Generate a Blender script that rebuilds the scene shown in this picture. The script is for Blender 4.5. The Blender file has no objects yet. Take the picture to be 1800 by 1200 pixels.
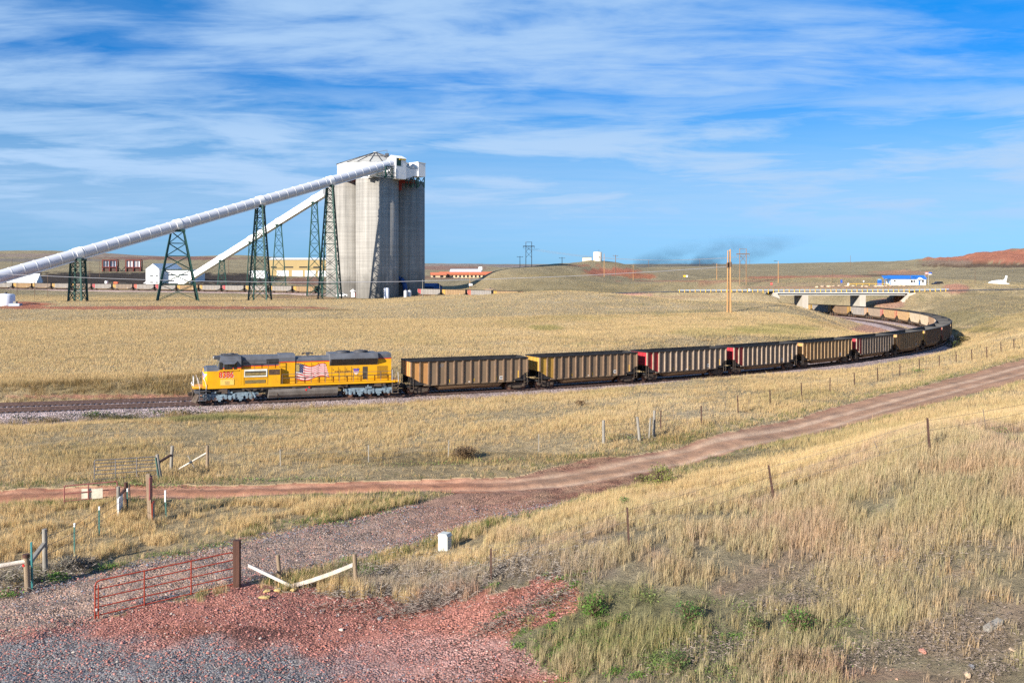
import bpy, math, random
import numpy as np
from mathutils import Vector, Matrix
random.seed(7)
RNG = np.random.default_rng(11)
F, YE, CZ = 1630.0, 463.5, 14.5          # focal length in photo pixels, eye-level row, eye height above the rails
scene = bpy.context.scene
COL = scene.collection
R = math.radians

# ------------------------------------------------------------------ helpers: meshes
class MB:
    """collects faces of boxes, prisms, tubes; build() links ONE mesh object"""
    def __init__(self):
        self.v = []; self.f = []; self.m = []; self.s = []; self.mi = 0
    def add(self, verts, faces, smooth=False):
        b = len(self.v); self.v.extend([tuple(p) for p in verts])
        for f in faces:
            self.f.append(tuple(b + i for i in f)); self.m.append(self.mi); self.s.append(smooth)
    def box(self, c, s, rz=0.0, ry=0.0):
        hx, hy, hz = s[0] / 2, s[1] / 2, s[2] / 2
        P = [Vector((x, y, z)) for x in (-hx, hx) for y in (-hy, hy) for z in (-hz, hz)]
        if rz or ry:
            M = Matrix.Rotation(rz, 3, 'Z') @ Matrix.Rotation(ry, 3, 'Y')
            P = [M @ p for p in P]
        c = Vector(c); P = [p + c for p in P]
        self.add(P, [(0, 1, 3, 2), (4, 6, 7, 5), (0, 4, 5, 1), (2, 3, 7, 6), (0, 2, 6, 4), (1, 5, 7, 3)])
    def bx(self, x0, x1, y0, y1, z0, z1):
        self.box(((x0 + x1) / 2, (y0 + y1) / 2, (z0 + z1) / 2), (abs(x1 - x0), abs(y1 - y0), abs(z1 - z0)))
    def bar(self, p0, p1, w, h=None):
        """square bar from p0 to p1"""
        h = h or w
        p0, p1 = Vector(p0), Vector(p1); d = (p1 - p0)
        if d.length < 1e-6: return
        d.normalize(); up = Vector((0, 0, 1)) if abs(d.z) < .95 else Vector((1, 0, 0))
        a = d.cross(up).normalized(); b = a.cross(d).normalized()
        P = []
        for p in (p0, p1):
            for sa, sb in ((-1, -1), (1, -1), (1, 1), (-1, 1)):
                P.append(p + a * sa * w / 2 + b * sb * h / 2)
        self.add(P, [(0, 3, 2, 1), (4, 5, 6, 7), (0, 1, 5, 4), (1, 2, 6, 5), (2, 3, 7, 6), (3, 0, 4, 7)])
    def cyl(self, p0, p1, r0, r1=None, n=12, caps=True, smooth=True):
        r1 = r0 if r1 is None else r1
        p0, p1 = Vector(p0), Vector(p1); d = (p1 - p0).normalized()
        up = Vector((0, 0, 1)) if abs(d.z) < .95 else Vector((1, 0, 0))
        a = d.cross(up).normalized(); b = a.cross(d).normalized()
        P = []
        for p, r in ((p0, r0), (p1, r1)):
            for i in range(n):
                t = 2 * math.pi * i / n
                P.append(p + a * (r * math.cos(t)) + b * (r * math.sin(t)))
        self.add(P, [(i, (i + 1) % n, n + (i + 1) % n, n + i) for i in range(n)], smooth)
        if caps:
            self.add(P[:n], [tuple(range(n))]); self.add(P[n:], [tuple(range(n))])
    def tube(self, pts, r, n=6):
        for a, b in zip(pts[:-1], pts[1:]): self.cyl(a, b, r, r, n, False)
    def prism(self, poly, axis, a0, a1):
        """polygon in the plane across 'axis', extruded a0..a1; poly pairs are the other two axes in order"""
        def mk(p, a):
            if axis == 'x': return (a, p[0], p[1])
            if axis == 'y': return (p[0], a, p[1])
            return (p[0], p[1], a)
        n = len(poly); P = [mk(p, a0) for p in poly] + [mk(p, a1) for p in poly]
        self.add(P, [tuple(range(n)), tuple(range(2 * n - 1, n - 1, -1))] + [(i, (i + 1) % n, n + (i + 1) % n, n + i) for i in range(n)])
    def lathe(self, prof, n=32, c=(0, 0), a0=0, a1=2 * math.pi, smooth=True):
        full = abs(a1 - a0 - 2 * math.pi) < 1e-6; k = n if full else n + 1
        P = []
        for r, z in prof:
            for i in range(k):
                t = a0 + (a1 - a0) * i / n; P.append((c[0] + r * math.cos(t), c[1] + r * math.sin(t), z))
        fs = []
        for j in range(len(prof) - 1):
            for i in range(n):
                i2 = (i + 1) % k
                fs.append((j * k + i, j * k + i2, (j + 1) * k + i2, (j + 1) * k + i))
        self.add(P, fs, smooth)
    def build(self, name, mats, parent=None, fixn=True):
        me = bpy.data.meshes.new(name); me.from_pydata(self.v, [], self.f)
        mats = mats if isinstance(mats, (list, tuple)) else [mats]
        for m in mats: me.materials.append(m)
        me.polygons.foreach_set('material_index', self.m); me.polygons.foreach_set('use_smooth', self.s)
        if fixn:
            import bmesh
            bm = bmesh.new(); bm.from_mesh(me); bmesh.ops.recalc_face_normals(bm, faces=bm.faces); bm.to_mesh(me); bm.free()
        me.update()
        o = bpy.data.objects.new(name, me); COL.objects.link(o)
        if parent is not None: o.parent = parent
        return o

def tag(o, label=None, cat=None, group=None, kind=None):
    if label: o['label'] = label
    if cat: o['category'] = cat
    if group: o['group'] = group
    if kind: o['kind'] = kind
    return o
def empty(name, loc=(0, 0, 0), rz=0, ry=0):
    o = bpy.data.objects.new(name, None); COL.objects.link(o); o.location = loc; o.rotation_euler = (0, ry, rz); o.empty_display_size = .3
    return o
KIDS = {}
def kids(o):
    return [c for c in o.children]
def copy_tree(o, parent=None):
    c = o.copy(); COL.objects.link(c)
    if parent is not None: c.parent = parent
    for ch in kids(o): copy_tree(ch, c)
    return c
def text_mesh(txt, size, name, mat, parent, M, extrude=0.004, align='CENTER', shear=0, weight=0.0):
    cu = bpy.data.curves.new(name, 'FONT'); cu.body = txt; cu.size = size; cu.align_x = align; cu.align_y = 'CENTER'; cu.extrude = extrude; cu.shear = shear
    cu.offset = weight
    t = bpy.data.objects.new('tmp', cu); COL.objects.link(t)
    bpy.context.view_layer.update()
    me = bpy.data.meshes.new_from_object(t.evaluated_get(bpy.context.evaluated_depsgraph_get()))
    bpy.data.objects.remove(t); bpy.data.curves.remove(cu)
    me.transform(M); me.materials.clear(); me.materials.append(mat); me.name = name
    o = bpy.data.objects.new(name, me); COL.objects.link(o); o.parent = parent
    return o

# ------------------------------------------------------------------ helpers: materials
def lk(nt, a, b): nt.links.new(a, b)
def M(name, rgb, rough=.7, metal=0., var=.18, scale=1.5, bump=0., streak=0., dirt=None, dirt_amt=.5, spec=.4, coord='Object', fine=None):
    m = bpy.data.materials.new(name); m.use_nodes = True; nt = m.node_tree; nd = nt.nodes
    b = nd['Principled BSDF']; b.inputs['Roughness'].default_value = rough; b.inputs['Metallic'].default_value = metal
    b.inputs['Specular IOR Level'].default_value = spec
    tc = nd.new('ShaderNodeTexCoord'); mp = nd.new('ShaderNodeMapping'); lk(nt, tc.outputs[coord], mp.inputs['Vector'])
    if streak: mp.inputs['Scale'].default_value = (1, 1, streak)
    n = nd.new('ShaderNodeTexNoise'); n.inputs['Scale'].default_value = scale; n.inputs['Detail'].default_value = 6; n.inputs['Roughness'].default_value = .62
    lk(nt, mp.outputs[0], n.inputs['Vector'])
    r = nd.new('ShaderNodeValToRGB'); lk(nt, n.outputs['Fac'], r.inputs['Fac'])
    c = Vector(rgb)
    r.color_ramp.elements[0].position = .3; r.color_ramp.elements[1].position = .7
    r.color_ramp.elements[0].color = (*(c * (1 - var)), 1); r.color_ramp.elements[1].color = (*[min(.95, x * (1 + var)) for x in c], 1)
    out = r.outputs['Color']
    if dirt is not None:
        n2 = nd.new('ShaderNodeTexNoise'); n2.inputs['Scale'].default_value = scale * .45; n2.inputs['Detail'].default_value = 8; n2.inputs['Roughness'].default_value = .7
        mp2 = nd.new('ShaderNodeMapping'); lk(nt, tc.outputs[coord], mp2.inputs['Vector']); mp2.inputs['Location'].default_value = (13, 7, 3); mp2.inputs['Scale'].default_value = (1, 1, .35)
        lk(nt, mp2.outputs[0], n2.inputs['Vector'])
        rr = nd.new('ShaderNodeMapRange'); lk(nt, n2.outputs['Fac'], rr.inputs[0]); rr.inputs[1].default_value = .42; rr.inputs[2].default_value = .68; rr.inputs[4].default_value = dirt_amt
        mx = nd.new('ShaderNodeMix'); mx.data_type = 'RGBA'; lk(nt, rr.outputs[0], mx.inputs[0]); lk(nt, out, mx.inputs[6]); mx.inputs[7].default_value = (*dirt, 1); out = mx.outputs[2]
    lk(nt, out, b.inputs['Base Color'])
    if bump:
        n3 = nd.new('ShaderNodeTexNoise'); n3.inputs['Scale'].default_value = fine or scale * 6; n3.inputs['Detail'].default_value = 4; lk(nt, tc.outputs[coord], n3.inputs['Vector'])
        bp = nd.new('ShaderNodeBump'); bp.inputs['Strength'].default_value = bump; bp.inputs['Distance'].default_value = .05; lk(nt, n3.outputs['Fac'], bp.inputs['Height']); lk(nt, bp.outputs[0], b.inputs['Normal'])
    return m

# ------------------------------------------------------------------ value noise (numpy)
_T = RNG.random((256, 256))
def vnoise(x, y):
    xi = np.floor(x).astype(np.int64); yi = np.floor(y).astype(np.int64); fx = x - xi; fy = y - yi
    fx = fx * fx * (3 - 2 * fx); fy = fy * fy * (3 - 2 * fy)
    a = _T[xi & 255, yi & 255]; b = _T[(xi + 1) & 255, yi & 255]; c = _T[xi & 255, (yi + 1) & 255]; d = _T[(xi + 1) & 255, (yi + 1) & 255]
    return (a * (1 - fx) + b * fx) * (1 - fy) + (c * (1 - fx) + d * fx) * fy
def fbm(x, y, o=4):
    s = 0; a = .5; t = 0
    for i in range(o):
        s = s + a * vnoise(x + 37.1 * i, y + 11.7 * i); t += a; x = x * 2.03; y = y * 2.03; a *= .55
    return s / t

# ------------------------------------------------------------------ the railway loop in plan
def track_curve():
    ks = np.linspace(-80, 443.8, 10)
    kv = np.array([-0.00287, 0.00104, 0.00494, 0.0038, 0.00528, 0.00318, 0.00345, 0.00504, 0.00457, 0.00411])
    ss = np.arange(-140, 436, 1.0); k = np.interp(ss, ks, kv); k[ss < -80] = -.0029 + (-80 - ss[ss < -80]) * .00003
    h = np.concatenate([[0], np.cumsum((k[1:] + k[:-1]) / 2)]); i0 = int(np.argmin(abs(ss))); h = h - h[i0] + .3397
    hm = (h[1:] + h[:-1]) / 2
    X = np.concatenate([[0], np.cumsum(np.cos(hm))]); D = np.concatenate([[0], np.cumsum(np.sin(hm))])
    X = X - X[i0] - 33.83; D = D - D[i0] + 97.0
    Z = CZ - (14.516 + 1.0967 * ss / 100 + .1568 * (ss / 100) ** 2)
    return ss, X, D, h, Z
TS, TX, TD, TH, TZ = track_curve()
def track(s, off=0.0):
    x = np.interp(s, TS, TX); d = np.interp(s, TS, TD); h = np.interp(s, TS, TH); z = np.interp(s, TS, TZ)
    return np.array([x - math.sin(h) * off, d + math.cos(h) * off, z]), h
def inner_off(s): return float(np.interp(s, [-140, 40, 250, 436], [3.95, 3.95, 8.0, 8.0]))
INNER = np.array([track(s, inner_off(s))[0] for s in TS])
OUTER = np.stack([TX, TD, TZ], 1)
FAR = np.array([(-520, 640, -1.6), (-334, 603, -1.6), (-220, 561, -1.7), (-108, 519, -1.9), (-51, 484, -2.2), (-2, 450, -2.4), (40, 415, -3.2), (75, 378, -4.5)], float)
def poly_resample(P, step):
    seg = np.linalg.norm(np.diff(P[:, :2], axis=0), axis=1); t = np.concatenate([[0], np.cumsum(seg)])
    # smooth with Catmull-like cubic through interp + box filter
    n = int(t[-1] / step); tt = np.linspace(0, t[-1], n + 1)
    Q = np.stack([np.interp(tt, t, P[:, i]) for i in range(P.shape[1])], 1)
    w = max(3, int(40 / step)) | 1
    pad = np.concatenate([np.repeat(Q[:1], w // 2, 0) + (np.arange(-(w // 2), 0)[:, None]) * (Q[1] - Q[0]), Q, np.repeat(Q[-1:], w // 2, 0) + (np.arange(1, w // 2 + 1)[:, None]) * (Q[-1] - Q[-2])])
    ker = np.ones(w) / w
    return np.stack([np.convolve(pad[:, i], ker, 'valid') for i in range(P.shape[1])], 1)
FARP = poly_resample(FAR, 2.0)

# ------------------------------------------------------------------ the land: heights through control points
CP = []
def cp(px, py, D): CP.append((px / 1.0, D, CZ - (py - YE) / F * D))
def cz(X, D, Z): CP.append((900 + F * X / D, D, Z))
# foreground yard and roads
for a in [(0, 1200, 26.3), (450, 1200, 26.3), (800, 1200, 25.8), (167, 1087, 31.4), (418, 1030, 34), (0, 1075, 32), (200, 1040, 33.9), (626, 1033, 34.5),
          (600, 950, 40.5), (800, 900, 45.6), (1000, 850, 51.5), (1200, 804, 57.4), (1400, 757, 65), (1600, 702, 76), (1800, 648, 93.6),
          (700, 853, 51.6), (400, 862, 51), (0, 873, 49.8), (265, 915, 44.4), (220, 845, 53), (862, 1018, 31.5), (782, 968, 38.5),
          (1106, 963, 31), (1360, 878, 35), (1632, 800, 32.6), (1800, 1200, 20), (1300, 1200, 22), (1000, 1200, 24.6), (1800, 950, 26), (1500, 1020, 27), (1800, 745, 40),
          (1250, 1060, 27), (1060, 778, 61), (1233, 745, 66), (1502, 678, 90), (1735, 631, 106), (1750, 588, 140), (1680, 615, 128),
          (300, 760, 75), (0, 800, 62), (0, 742, 82), (600, 760, 73), (1000, 720, 78), (1000, 692, 95), (800, 740, 76), (1500, 650, 115)]: cp(*a)
# inside the loop
for a in [(0, 668, 106), (330, 655, 112), (600, 640, 122), (700, 622, 136), (1200, 585, 160), (1000, 605, 150), (1320, 585, 172)]: cp(*a)
for a in [(-80, 150, .9), (-100, 200, .3), (-150, 300, -.1), (-230, 410, -1.2), (-30, 180, 1.2), (-60, 250, .3), (-60, 350, -.9), (-20, 300, .9), (-250, 500, -2.9), (-40, 430, -2.2)]: cz(*a)
for a in [(900, 516.5, 365), (1000, 514.3, 365), (1100, 520.5, 335), (1180, 529, 315), (1290, 533, 298), (1370, 535, 283), (1420, 545, 270), (1460, 562, 250), (1520, 590, 222), (1385, 541, 318), (1420, 550, 318), (1440, 558, 308), (1462, 567, 288), (1485, 577, 262),
          (800, 523, 380), (1000, 545, 250), (1150, 550, 240), (1300, 556, 225), (1400, 575, 205), (1000, 580, 190), (1250, 566, 205)]: cp(*a)
for a in [(82, 340, -5.), (60, 400, -3.4), (20, 418, -2.2), (100, 395, -6.2), (-30, 520, -2.4), (-80, 560, -2.6)]: cz(*a)
# silo plain
for a in [(-74, 470, -3.1), (-74, 500, -3.1), (-130, 470, -2.9), (-200, 480, -2.7), (-165, 353, .1), (-138, 383, -.8), (-112, 411, -1.7), (-86, 438, -2.2), (-60, 452, -2.6), (-160, 540, -2.4), (-260, 580, -2.2)]: cz(*a)
# hill and land right of the silos
for a in [(900, 505, 482), (850, 491, 522), (864, 478, 536), (800, 506, 515), (900, 473, 541), (940, 470, 556), (1000, 464, 588), (1040, 457.5, 650), (1085, 461.5, 655), (1060, 478, 610), (1140, 489, 620), (1095, 490, 570),
          (1000, 490, 525), (1000, 500, 490), (1100, 500, 520), (1200, 501, 470), (1300, 500, 470), (1300, 489, 600), (1200, 480, 800), (1300, 470, 1200), (1450, 463.2, 3000), (1200, 466, 2200), (1200, 465.2, 3000),
          (1500, 484, 800), (870, 466.5, 3000), (760, 463.5, 2400), (800, 463.5, 2400), (950, 466, 3000), (830, 475, 1600), (800, 487.5, 1230), (800, 491.5, 980), (770, 503, 560), (840, 500, 600),
          (1550, 459.5, 2500), (1620, 464, 2500), (1480, 462, 2600), (1800, 440, 1200), (1700, 452, 1200), (1640, 465, 1200), (1760, 444, 1200), (1800, 466, 900), (1700, 478, 700), (1640, 482, 700), (1600, 474, 1100), (1500, 474, 1300), (1400, 478, 1000), (1400, 488, 640),
          (1758, 498, 500), (1700, 497, 480), (1593, 500.5, 430), (1640, 501, 425), (1500, 501, 430), (1400, 501, 440), (1800, 503, 470)]: cp(*a)
cz(-60, 700, 2.0); cz(60, 900, 9.0); cz(15, 690, 6.0); cz(45, 700, 8.0)
# right cutting
for a in [(1700, 520, 335), (1690, 497, 388), (1690, 498, 384), (1650, 506, 374), (1725, 501, 390), (1600, 516, 368), (1690, 503.5, 455), (1800, 520, 330), (1800, 545, 265), (1720, 545, 275), (1800, 583, 170), (1750, 565, 215), (1760, 500, 430)]: cp(*a)
for a in [(150, 340, .5), (146, 380, 1.2), (150, 410, 3.6), (110, 420, -3.0), (88, 345, -.8), (118, 460, 2.0)]: cz(*a)
# left distance
for a in [(0, 441, 2500), (60, 440, 2500), (110, 441.5, 2500), (200, 446, 2500), (260, 451, 2500), (320, 455, 2600), (380, 450, 2500), (430, 449, 2500), (480, 454, 2600), (600, 460, 2600), (700, 462, 2600), (-200, 440, 2500),
          (0, 470, 1200), (300, 470, 1200), (0, 481, 760), (100, 482, 760), (250, 484, 740), (400, 485, 730), (0, 500, 640), (100, 500, 640), (250, 500, 630), (400, 500, 620), (530, 489, 760), (560, 483, 860), (480, 480, 900), (650, 480, 900), (300, 460, 1800), (600, 468, 1600)]: cp(*a)
# rim of the sheet
for a in [(0, 6, 9.5), (0, 14, 5.8), (-8, 14, 4.6), (8, 14, 6.6), (-10, 8, 6.0), (10, 8, 10.)]: cz(*a)
for D, ZL, ZR in [(10, 5, 11), (26, 2.7, 9.5), (34, 2.6, 9.8), (50, 2.0, 8.0), (80, .9, 5.5), (110, 1.0, 5.5), (170, .8, 6.), (300, -1.2, 8.), (480, -2.8, 9.), (760, 6, 18), (1200, 14, 30), (2500, 50, 50), (5000, 40, 40)]:
    CP.append((900 - 1500, D, ZL)); CP.append((900 + 1500, D, ZR))
for px in range(0, 1801, 200): CP.append((px, 5200, CZ - 2.0 - .5 * ((px // 200) % 2)))
CPA = np.array(CP, float)
def _n(px, D): return np.stack([(np.asarray(px) - 900) / 380.0, np.log(np.asarray(D)) * 2.0], -1)
_A = _n(CPA[:, 0], CPA[:, 1])
_ZS = CPA[:, 2] / (1 + CPA[:, 1] / 400)           # heights scaled so near and far weigh alike
def _k(r2): return .5 * r2 * np.log(r2 + 1e-12)
def _solve():
    n = len(_A); d2 = ((_A[:, None] - _A[None]) ** 2).sum(-1); K = _k(d2) + np.eye(n) * 2e-3
    P = np.c_[np.ones(n), _A]; S = np.zeros((n + 3, n + 3)); S[:n, :n] = K; S[:n, n:] = P; S[n:, :n] = P.T
    return np.linalg.solve(S, np.r_[_ZS, 0, 0, 0])
_W = _solve()
def base_h(X, D):
    X = np.atleast_1d(np.asarray(X, float)).ravel(); D = np.atleast_1d(np.asarray(D, float)).ravel(); out = np.empty_like(X)
    for i in range(0, len(X), 20000):
        Q = _n(900 + F * np.clip(X[i:i + 20000] / D[i:i + 20000], -1.12, 1.12), D[i:i + 20000])
        d2 = ((Q[:, None, :] - _A[None]) ** 2).sum(-1)
        out[i:i + 20000] = (_k(d2) @ _W[:-3] + _W[-3] + Q @ _W[-2:]) * (1 + D[i:i + 20000] / 400)
    return out
def near_poly(X, D, P, reach):
    """distance to a dense polyline and height of its nearest point (only where within reach of its bounding box)"""
    dist = np.full(len(X), 1e9); zz = np.zeros(len(X)); idx = np.full(len(X), -1)
    sel = np.where((X > P[:, 0].min() - reach) & (X < P[:, 0].max() + reach) & (D > P[:, 1].min() - reach) & (D < P[:, 1].max() + reach))[0]
    for i in range(0, len(sel), 8000):
        q = sel[i:i + 8000]; d2 = (X[q, None] - P[None, :, 0]) ** 2 + (D[q, None] - P[None, :, 1]) ** 2; j = d2.argmin(1)
        dist[q] = np.sqrt(d2[np.arange(len(q)), j]); zz[q] = P[j, 2]; idx[q] = j
    return dist, zz, idx
HROAD = np.stack([np.linspace(36, 215, 90), np.linspace(352, 352, 90), np.interp(np.linspace(36, 215, 90), [36, 60, 150, 175, 215], [3.2, 3.8, 3.95, 4.4, 5.2])], 1)
SPAN = (98.5, 147.0)
def land(X, D, detail=True):
    X = np.atleast_1d(np.asarray(X, float)).ravel(); D = np.atleast_1d(np.asarray(D, float)).ravel()
    h = base_h(X, D)
    if detail:
        amp = np.clip(D / 400, .12, 3.0)
        h = h + (fbm(X / 9 + 5, D / 9, 4) - .5) * .5 * np.clip(amp, .12, .8) + (fbm(X / 60, D / 60 + 9, 3) - .5) * 2.2 * np.clip((D - 160) / 600, 0, 1.4) + (fbm(X / 1.3, D / 1.3, 3) - .5) * .16
        cutz = np.clip((D - 150) / 60, 0, 1) * np.clip((440 - D) / 60, 0, 1) * np.clip((X - 105) / 20, 0, 1); h = h + cutz * ((fbm(X / 14 + D / 40, D / 9, 3) - .5) * 2.2)
        redh = np.clip((D - 800) / 200, 0, 1) * np.clip((2200 - D) / 300, 0, 1) * np.clip((X / D - .40) / .05, 0, 1); h = h + redh * (fbm(X / 45, D / 90, 4) - .5) * 20
    # road bank each side of the bridge
    d, z, j = near_poly(X, D, HROAD, 40)
    m = (d < 40) & ((X < SPAN[0]) | (X > SPAN[1]))
    h = np.where(m, np.maximum(h, z - np.maximum(0, d - 6.5) * .42), h)
    h = np.where((d < 6.5) & ((X < SPAN[0]) | (X > SPAN[1])), np.minimum(h, z), h)
    for P, w, up in ((OUTER, 3.3, .45), (INNER, 3.3, .45), (FARP, 4.0, .5)):
        d, z, j = near_poly(X, D, P, 60); zf = z - .78; e = np.maximum(0, d - w); m = d < 60
        e2 = e + (fbm(X / 3, D / 3, 2) - .5) * 1.2 * np.clip(e, 0, 1)
        hi = zf + e2 * up; lo = zf - e2 * .4
        if P is OUTER:      # the open side towards the road lies no higher than the ballast foot
            jj = np.clip(j, 0, len(P) - 1); tx, ty = np.cos(TH[jj]), np.sin(TH[jj]); near = ((X - P[jj, 0]) * ty - (D - P[jj, 1]) * tx) > 0
            k = np.interp(jj, [0, 260, 300], [1, 1, 0]); left = np.interp(jj, [110, 150], [0, 1]); lowhi = zf - .36 + left * .30 + np.clip(e - 2.0 + 1.7 * left, 0, 9) * .12 + np.maximum(e - 11, 0) * .5
            hi = np.where(near, lowhi * k + hi * (1 - k), hi)
        h = np.where(m, np.clip(h, lo, np.maximum(hi, lo)), h)
    return h
def pix(X, D, Z): return 900 + F * X / D, YE + (CZ - Z) / D * F
def P3(px, py, D): return Vector(((px - 900) / F * D, D, CZ - (py - YE) / F * D))
_DG = np.exp(np.linspace(math.log(14), math.log(4500), 1800))
def G(px, py, dmin=14., dmax=4500.):
    """first point of the land met by the sight line of a photo pixel"""
    Dm = _DG[(_DG >= dmin) & (_DG <= dmax)]
    X = (px - 900) / F * Dm; zr = CZ - (py - YE) / F * Dm; h = land(X, Dm, False)
    i = np.where(h >= zr)[0]
    if len(i) == 0: i = [int(np.argmin(zr - h))]
    i = i[0]
    if i > 0 and h[i] >= zr[i]:
        a, b = zr[i - 1] - h[i - 1], zr[i] - h[i]; t = a / (a - b + 1e-9); D = Dm[i - 1] + (Dm[i] - Dm[i - 1]) * t
    else: D = Dm[i]
    return Vector(((px - 900) / F * D, D, CZ - (py - YE) / F * D))
def on(X, D): return Vector((X, D, float(land(X, D, True)[0])))
def at(px, D):
    """a point of the land in the column of a photo pixel, D metres out"""
    return on((px - 900) / F * D, D)
# ------------------------------------------------------------------ camera, sun, sky
SUN_AZ, SUN_EL = R(48), R(22.5)
SV = Vector((-math.cos(SUN_AZ) * math.cos(SUN_EL), -math.sin(SUN_AZ) * math.cos(SUN_EL), math.sin(SUN_EL)))
cam = bpy.data.cameras.new('camera'); cam.sensor_width = 36; cam.lens = F / 1800 * 36; cam.shift_y = -(600 - YE) / 1800; cam.clip_start = .3; cam.clip_end = 20000
co = bpy.data.objects.new('camera', cam); COL.objects.link(co); co.location = (0, 0, CZ); co.rotation_euler = (R(90), 0, 0); scene.camera = co
sl = bpy.data.lights.new('sun', 'SUN'); sl.energy = 5.0; sl.angle = R(.53); sl.color = (1, .93, .82)
so = bpy.data.objects.new('sun', sl); COL.objects.link(so); so.rotation_euler = SV.to_track_quat('Z', 'Y').to_euler(); so.location = (0, 0, 60)
scene.view_settings.view_transform = 'Standard'; scene.view_settings.look = 'None'; scene.view_settings.gamma = 1; scene.view_settings.exposure = .95
def make_sky():
    w = bpy.data.worlds.new('World'); scene.world = w; w.use_nodes = True; nt = w.node_tree; nd = nt.nodes; bg = nd['Background']
    sk = nd.new('ShaderNodeTexSky'); sk.sky_type = 'NISHITA'; sk.sun_disc = False; sk.sun_elevation = SUN_EL
    sk.sun_rotation = math.atan2(SV.x, SV.y); sk.air_density = 1.0; sk.dust_density = .25; sk.ozone_density = 2.2; sk.altitude = 1400
    tc = nd.new('ShaderNodeTexCoord'); sp = nd.new('ShaderNodeSeparateXYZ'); lk(nt, tc.outputs['Generated'], sp.inputs[0])
    def math_(op, a, b=None, c=None, clamp=False):
        n = nd.new('ShaderNodeMath'); n.operation = op; n.use_clamp = clamp
        for i, v in enumerate((a, b, c)):
            if v is None: continue
            if isinstance(v, (int, float)): n.inputs[i].default_value = v
            else: lk(nt, v, n.inputs[i])
        return n.outputs[0]
    zc = math_('MAXIMUM', sp.outputs[2], 0.0); zz = math_('ADD', zc, .10)
    u = math_('DIVIDE', sp.outputs[0], zz); v = math_('DIVIDE', sp.outputs[1], zz)
    cb = nd.new('ShaderNodeCombineXYZ'); lk(nt, u, cb.inputs[0]); lk(nt, v, cb.inputs[1])
    def noise(scale_xyz, sc, det, rough, dist, loc=(0, 0, 0), rot=0):
        mp = nd.new('ShaderNodeMapping'); lk(nt, cb.outputs[0], mp.inputs[0]); mp.inputs['Scale'].default_value = scale_xyz; mp.inputs['Location'].default_value = loc; mp.inputs['Rotation'].default_value = (0, 0, rot)
        n = nd.new('ShaderNodeTexNoise'); lk(nt, mp.outputs[0], n.inputs['Vector']); n.inputs['Scale'].default_value = sc; n.inputs['Detail'].default_value = det; n.inputs['Roughness'].default_value = rough; n.inputs['Distortion'].default_value = dist * .45
        return n.outputs['Fac']
    a = noise((.85, 1.35, 1), 1.25, 9, .56, .7, (3.1, 1.7, 0), R(14))
    b = noise((.75, 2.0, 1), 2.1, 9, .62, 1.2, (7.3, 4.1, 0), R(8))
    c = noise((.5, .7, 1), .55, 3, .5, .2, (1.9, 8.2, 0))
    m1 = math_('MULTIPLY_ADD', b, .42, math_('MULTIPLY', a, .62)); m2 = math_('MULTIPLY_ADD', c, .55, m1)
    mr = nd.new('ShaderNodeMapRange'); mr.interpolation_type = 'SMOOTHSTEP'; lk(nt, m2, mr.inputs[0]); mr.inputs[1].default_value = .68; mr.inputs[2].default_value = .98; mr.inputs[4].default_value = .88
    # thin even veil low over the horizon
    veil = nd.new('ShaderNodeMapRange'); veil.interpolation_type = 'SMOOTHSTEP'; lk(nt, sp.outputs[2], veil.inputs[0]); veil.inputs[1].default_value = .20; veil.inputs[2].default_value = .05; veil.inputs[3].default_value = 0; veil.inputs[4].default_value = .55
    v2 = nd.new('ShaderNodeMapRange'); lk(nt, sp.outputs[2], v2.inputs[0]); v2.inputs[1].default_value = 0; v2.inputs[2].default_value = .06; v2.inputs[3].default_value = .35; v2.inputs[4].default_value = 1
    vv = math_('MULTIPLY', veil.outputs[0], v2.outputs[0]); vv = math_('MULTIPLY', vv, math_('MULTIPLY_ADD', b, 1.0, .5))
    fade = nd.new('ShaderNodeMapRange'); lk(nt, sp.outputs[2], fade.inputs[0]); fade.inputs[1].default_value = .02; fade.inputs[2].default_value = .06; fade.inputs[3].default_value = .3
    cl = math_('MULTIPLY', mr.outputs[0], fade.outputs[0])
    # soft low bands
    cb2 = nd.new('ShaderNodeCombineXYZ'); lk(nt, math_('DIVIDE', sp.outputs[0], math_('MAXIMUM', sp.outputs[1], .05)), cb2.inputs[0]); lk(nt, sp.outputs[2], cb2.inputs[1])
    mp2 = nd.new('ShaderNodeMapping'); lk(nt, cb2.outputs[0], mp2.inputs[0]); mp2.inputs['Scale'].default_value = (2.8, 22, 1); mp2.inputs['Rotation'].default_value = (0, 0, R(-2)); mp2.inputs['Location'].default_value = (4.2, 1.3, 0)
    n2 = nd.new('ShaderNodeTexNoise'); lk(nt, mp2.outputs[0], n2.inputs['Vector']); n2.inputs['Scale'].default_value = 1.6; n2.inputs['Detail'].default_value = 9; n2.inputs['Roughness'].default_value = .6; n2.inputs['Distortion'].default_value = .35
    m3 = nd.new('ShaderNodeMapRange'); m3.interpolation_type = 'SMOOTHSTEP'; lk(nt, n2.outputs['Fac'], m3.inputs[0]); m3.inputs[1].default_value = .33; m3.inputs[2].default_value = .64; m3.inputs[4].default_value = 1.0
    w3 = nd.new('ShaderNodeMapRange'); w3.interpolation_type = 'SMOOTHSTEP'; lk(nt, sp.outputs[2], w3.inputs[0]); w3.inputs[1].default_value = .01; w3.inputs[2].default_value = .07; w3.inputs[3].default_value = .3
    w4 = nd.new('ShaderNodeMapRange'); w4.interpolation_type = 'SMOOTHSTEP'; lk(nt, sp.outputs[2], w4.inputs[0]); w4.inputs[1].default_value = .21; w4.inputs[2].default_value = .12; w4.inputs[3].default_value = .12; w4.inputs[4].default_value = 1.0
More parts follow.
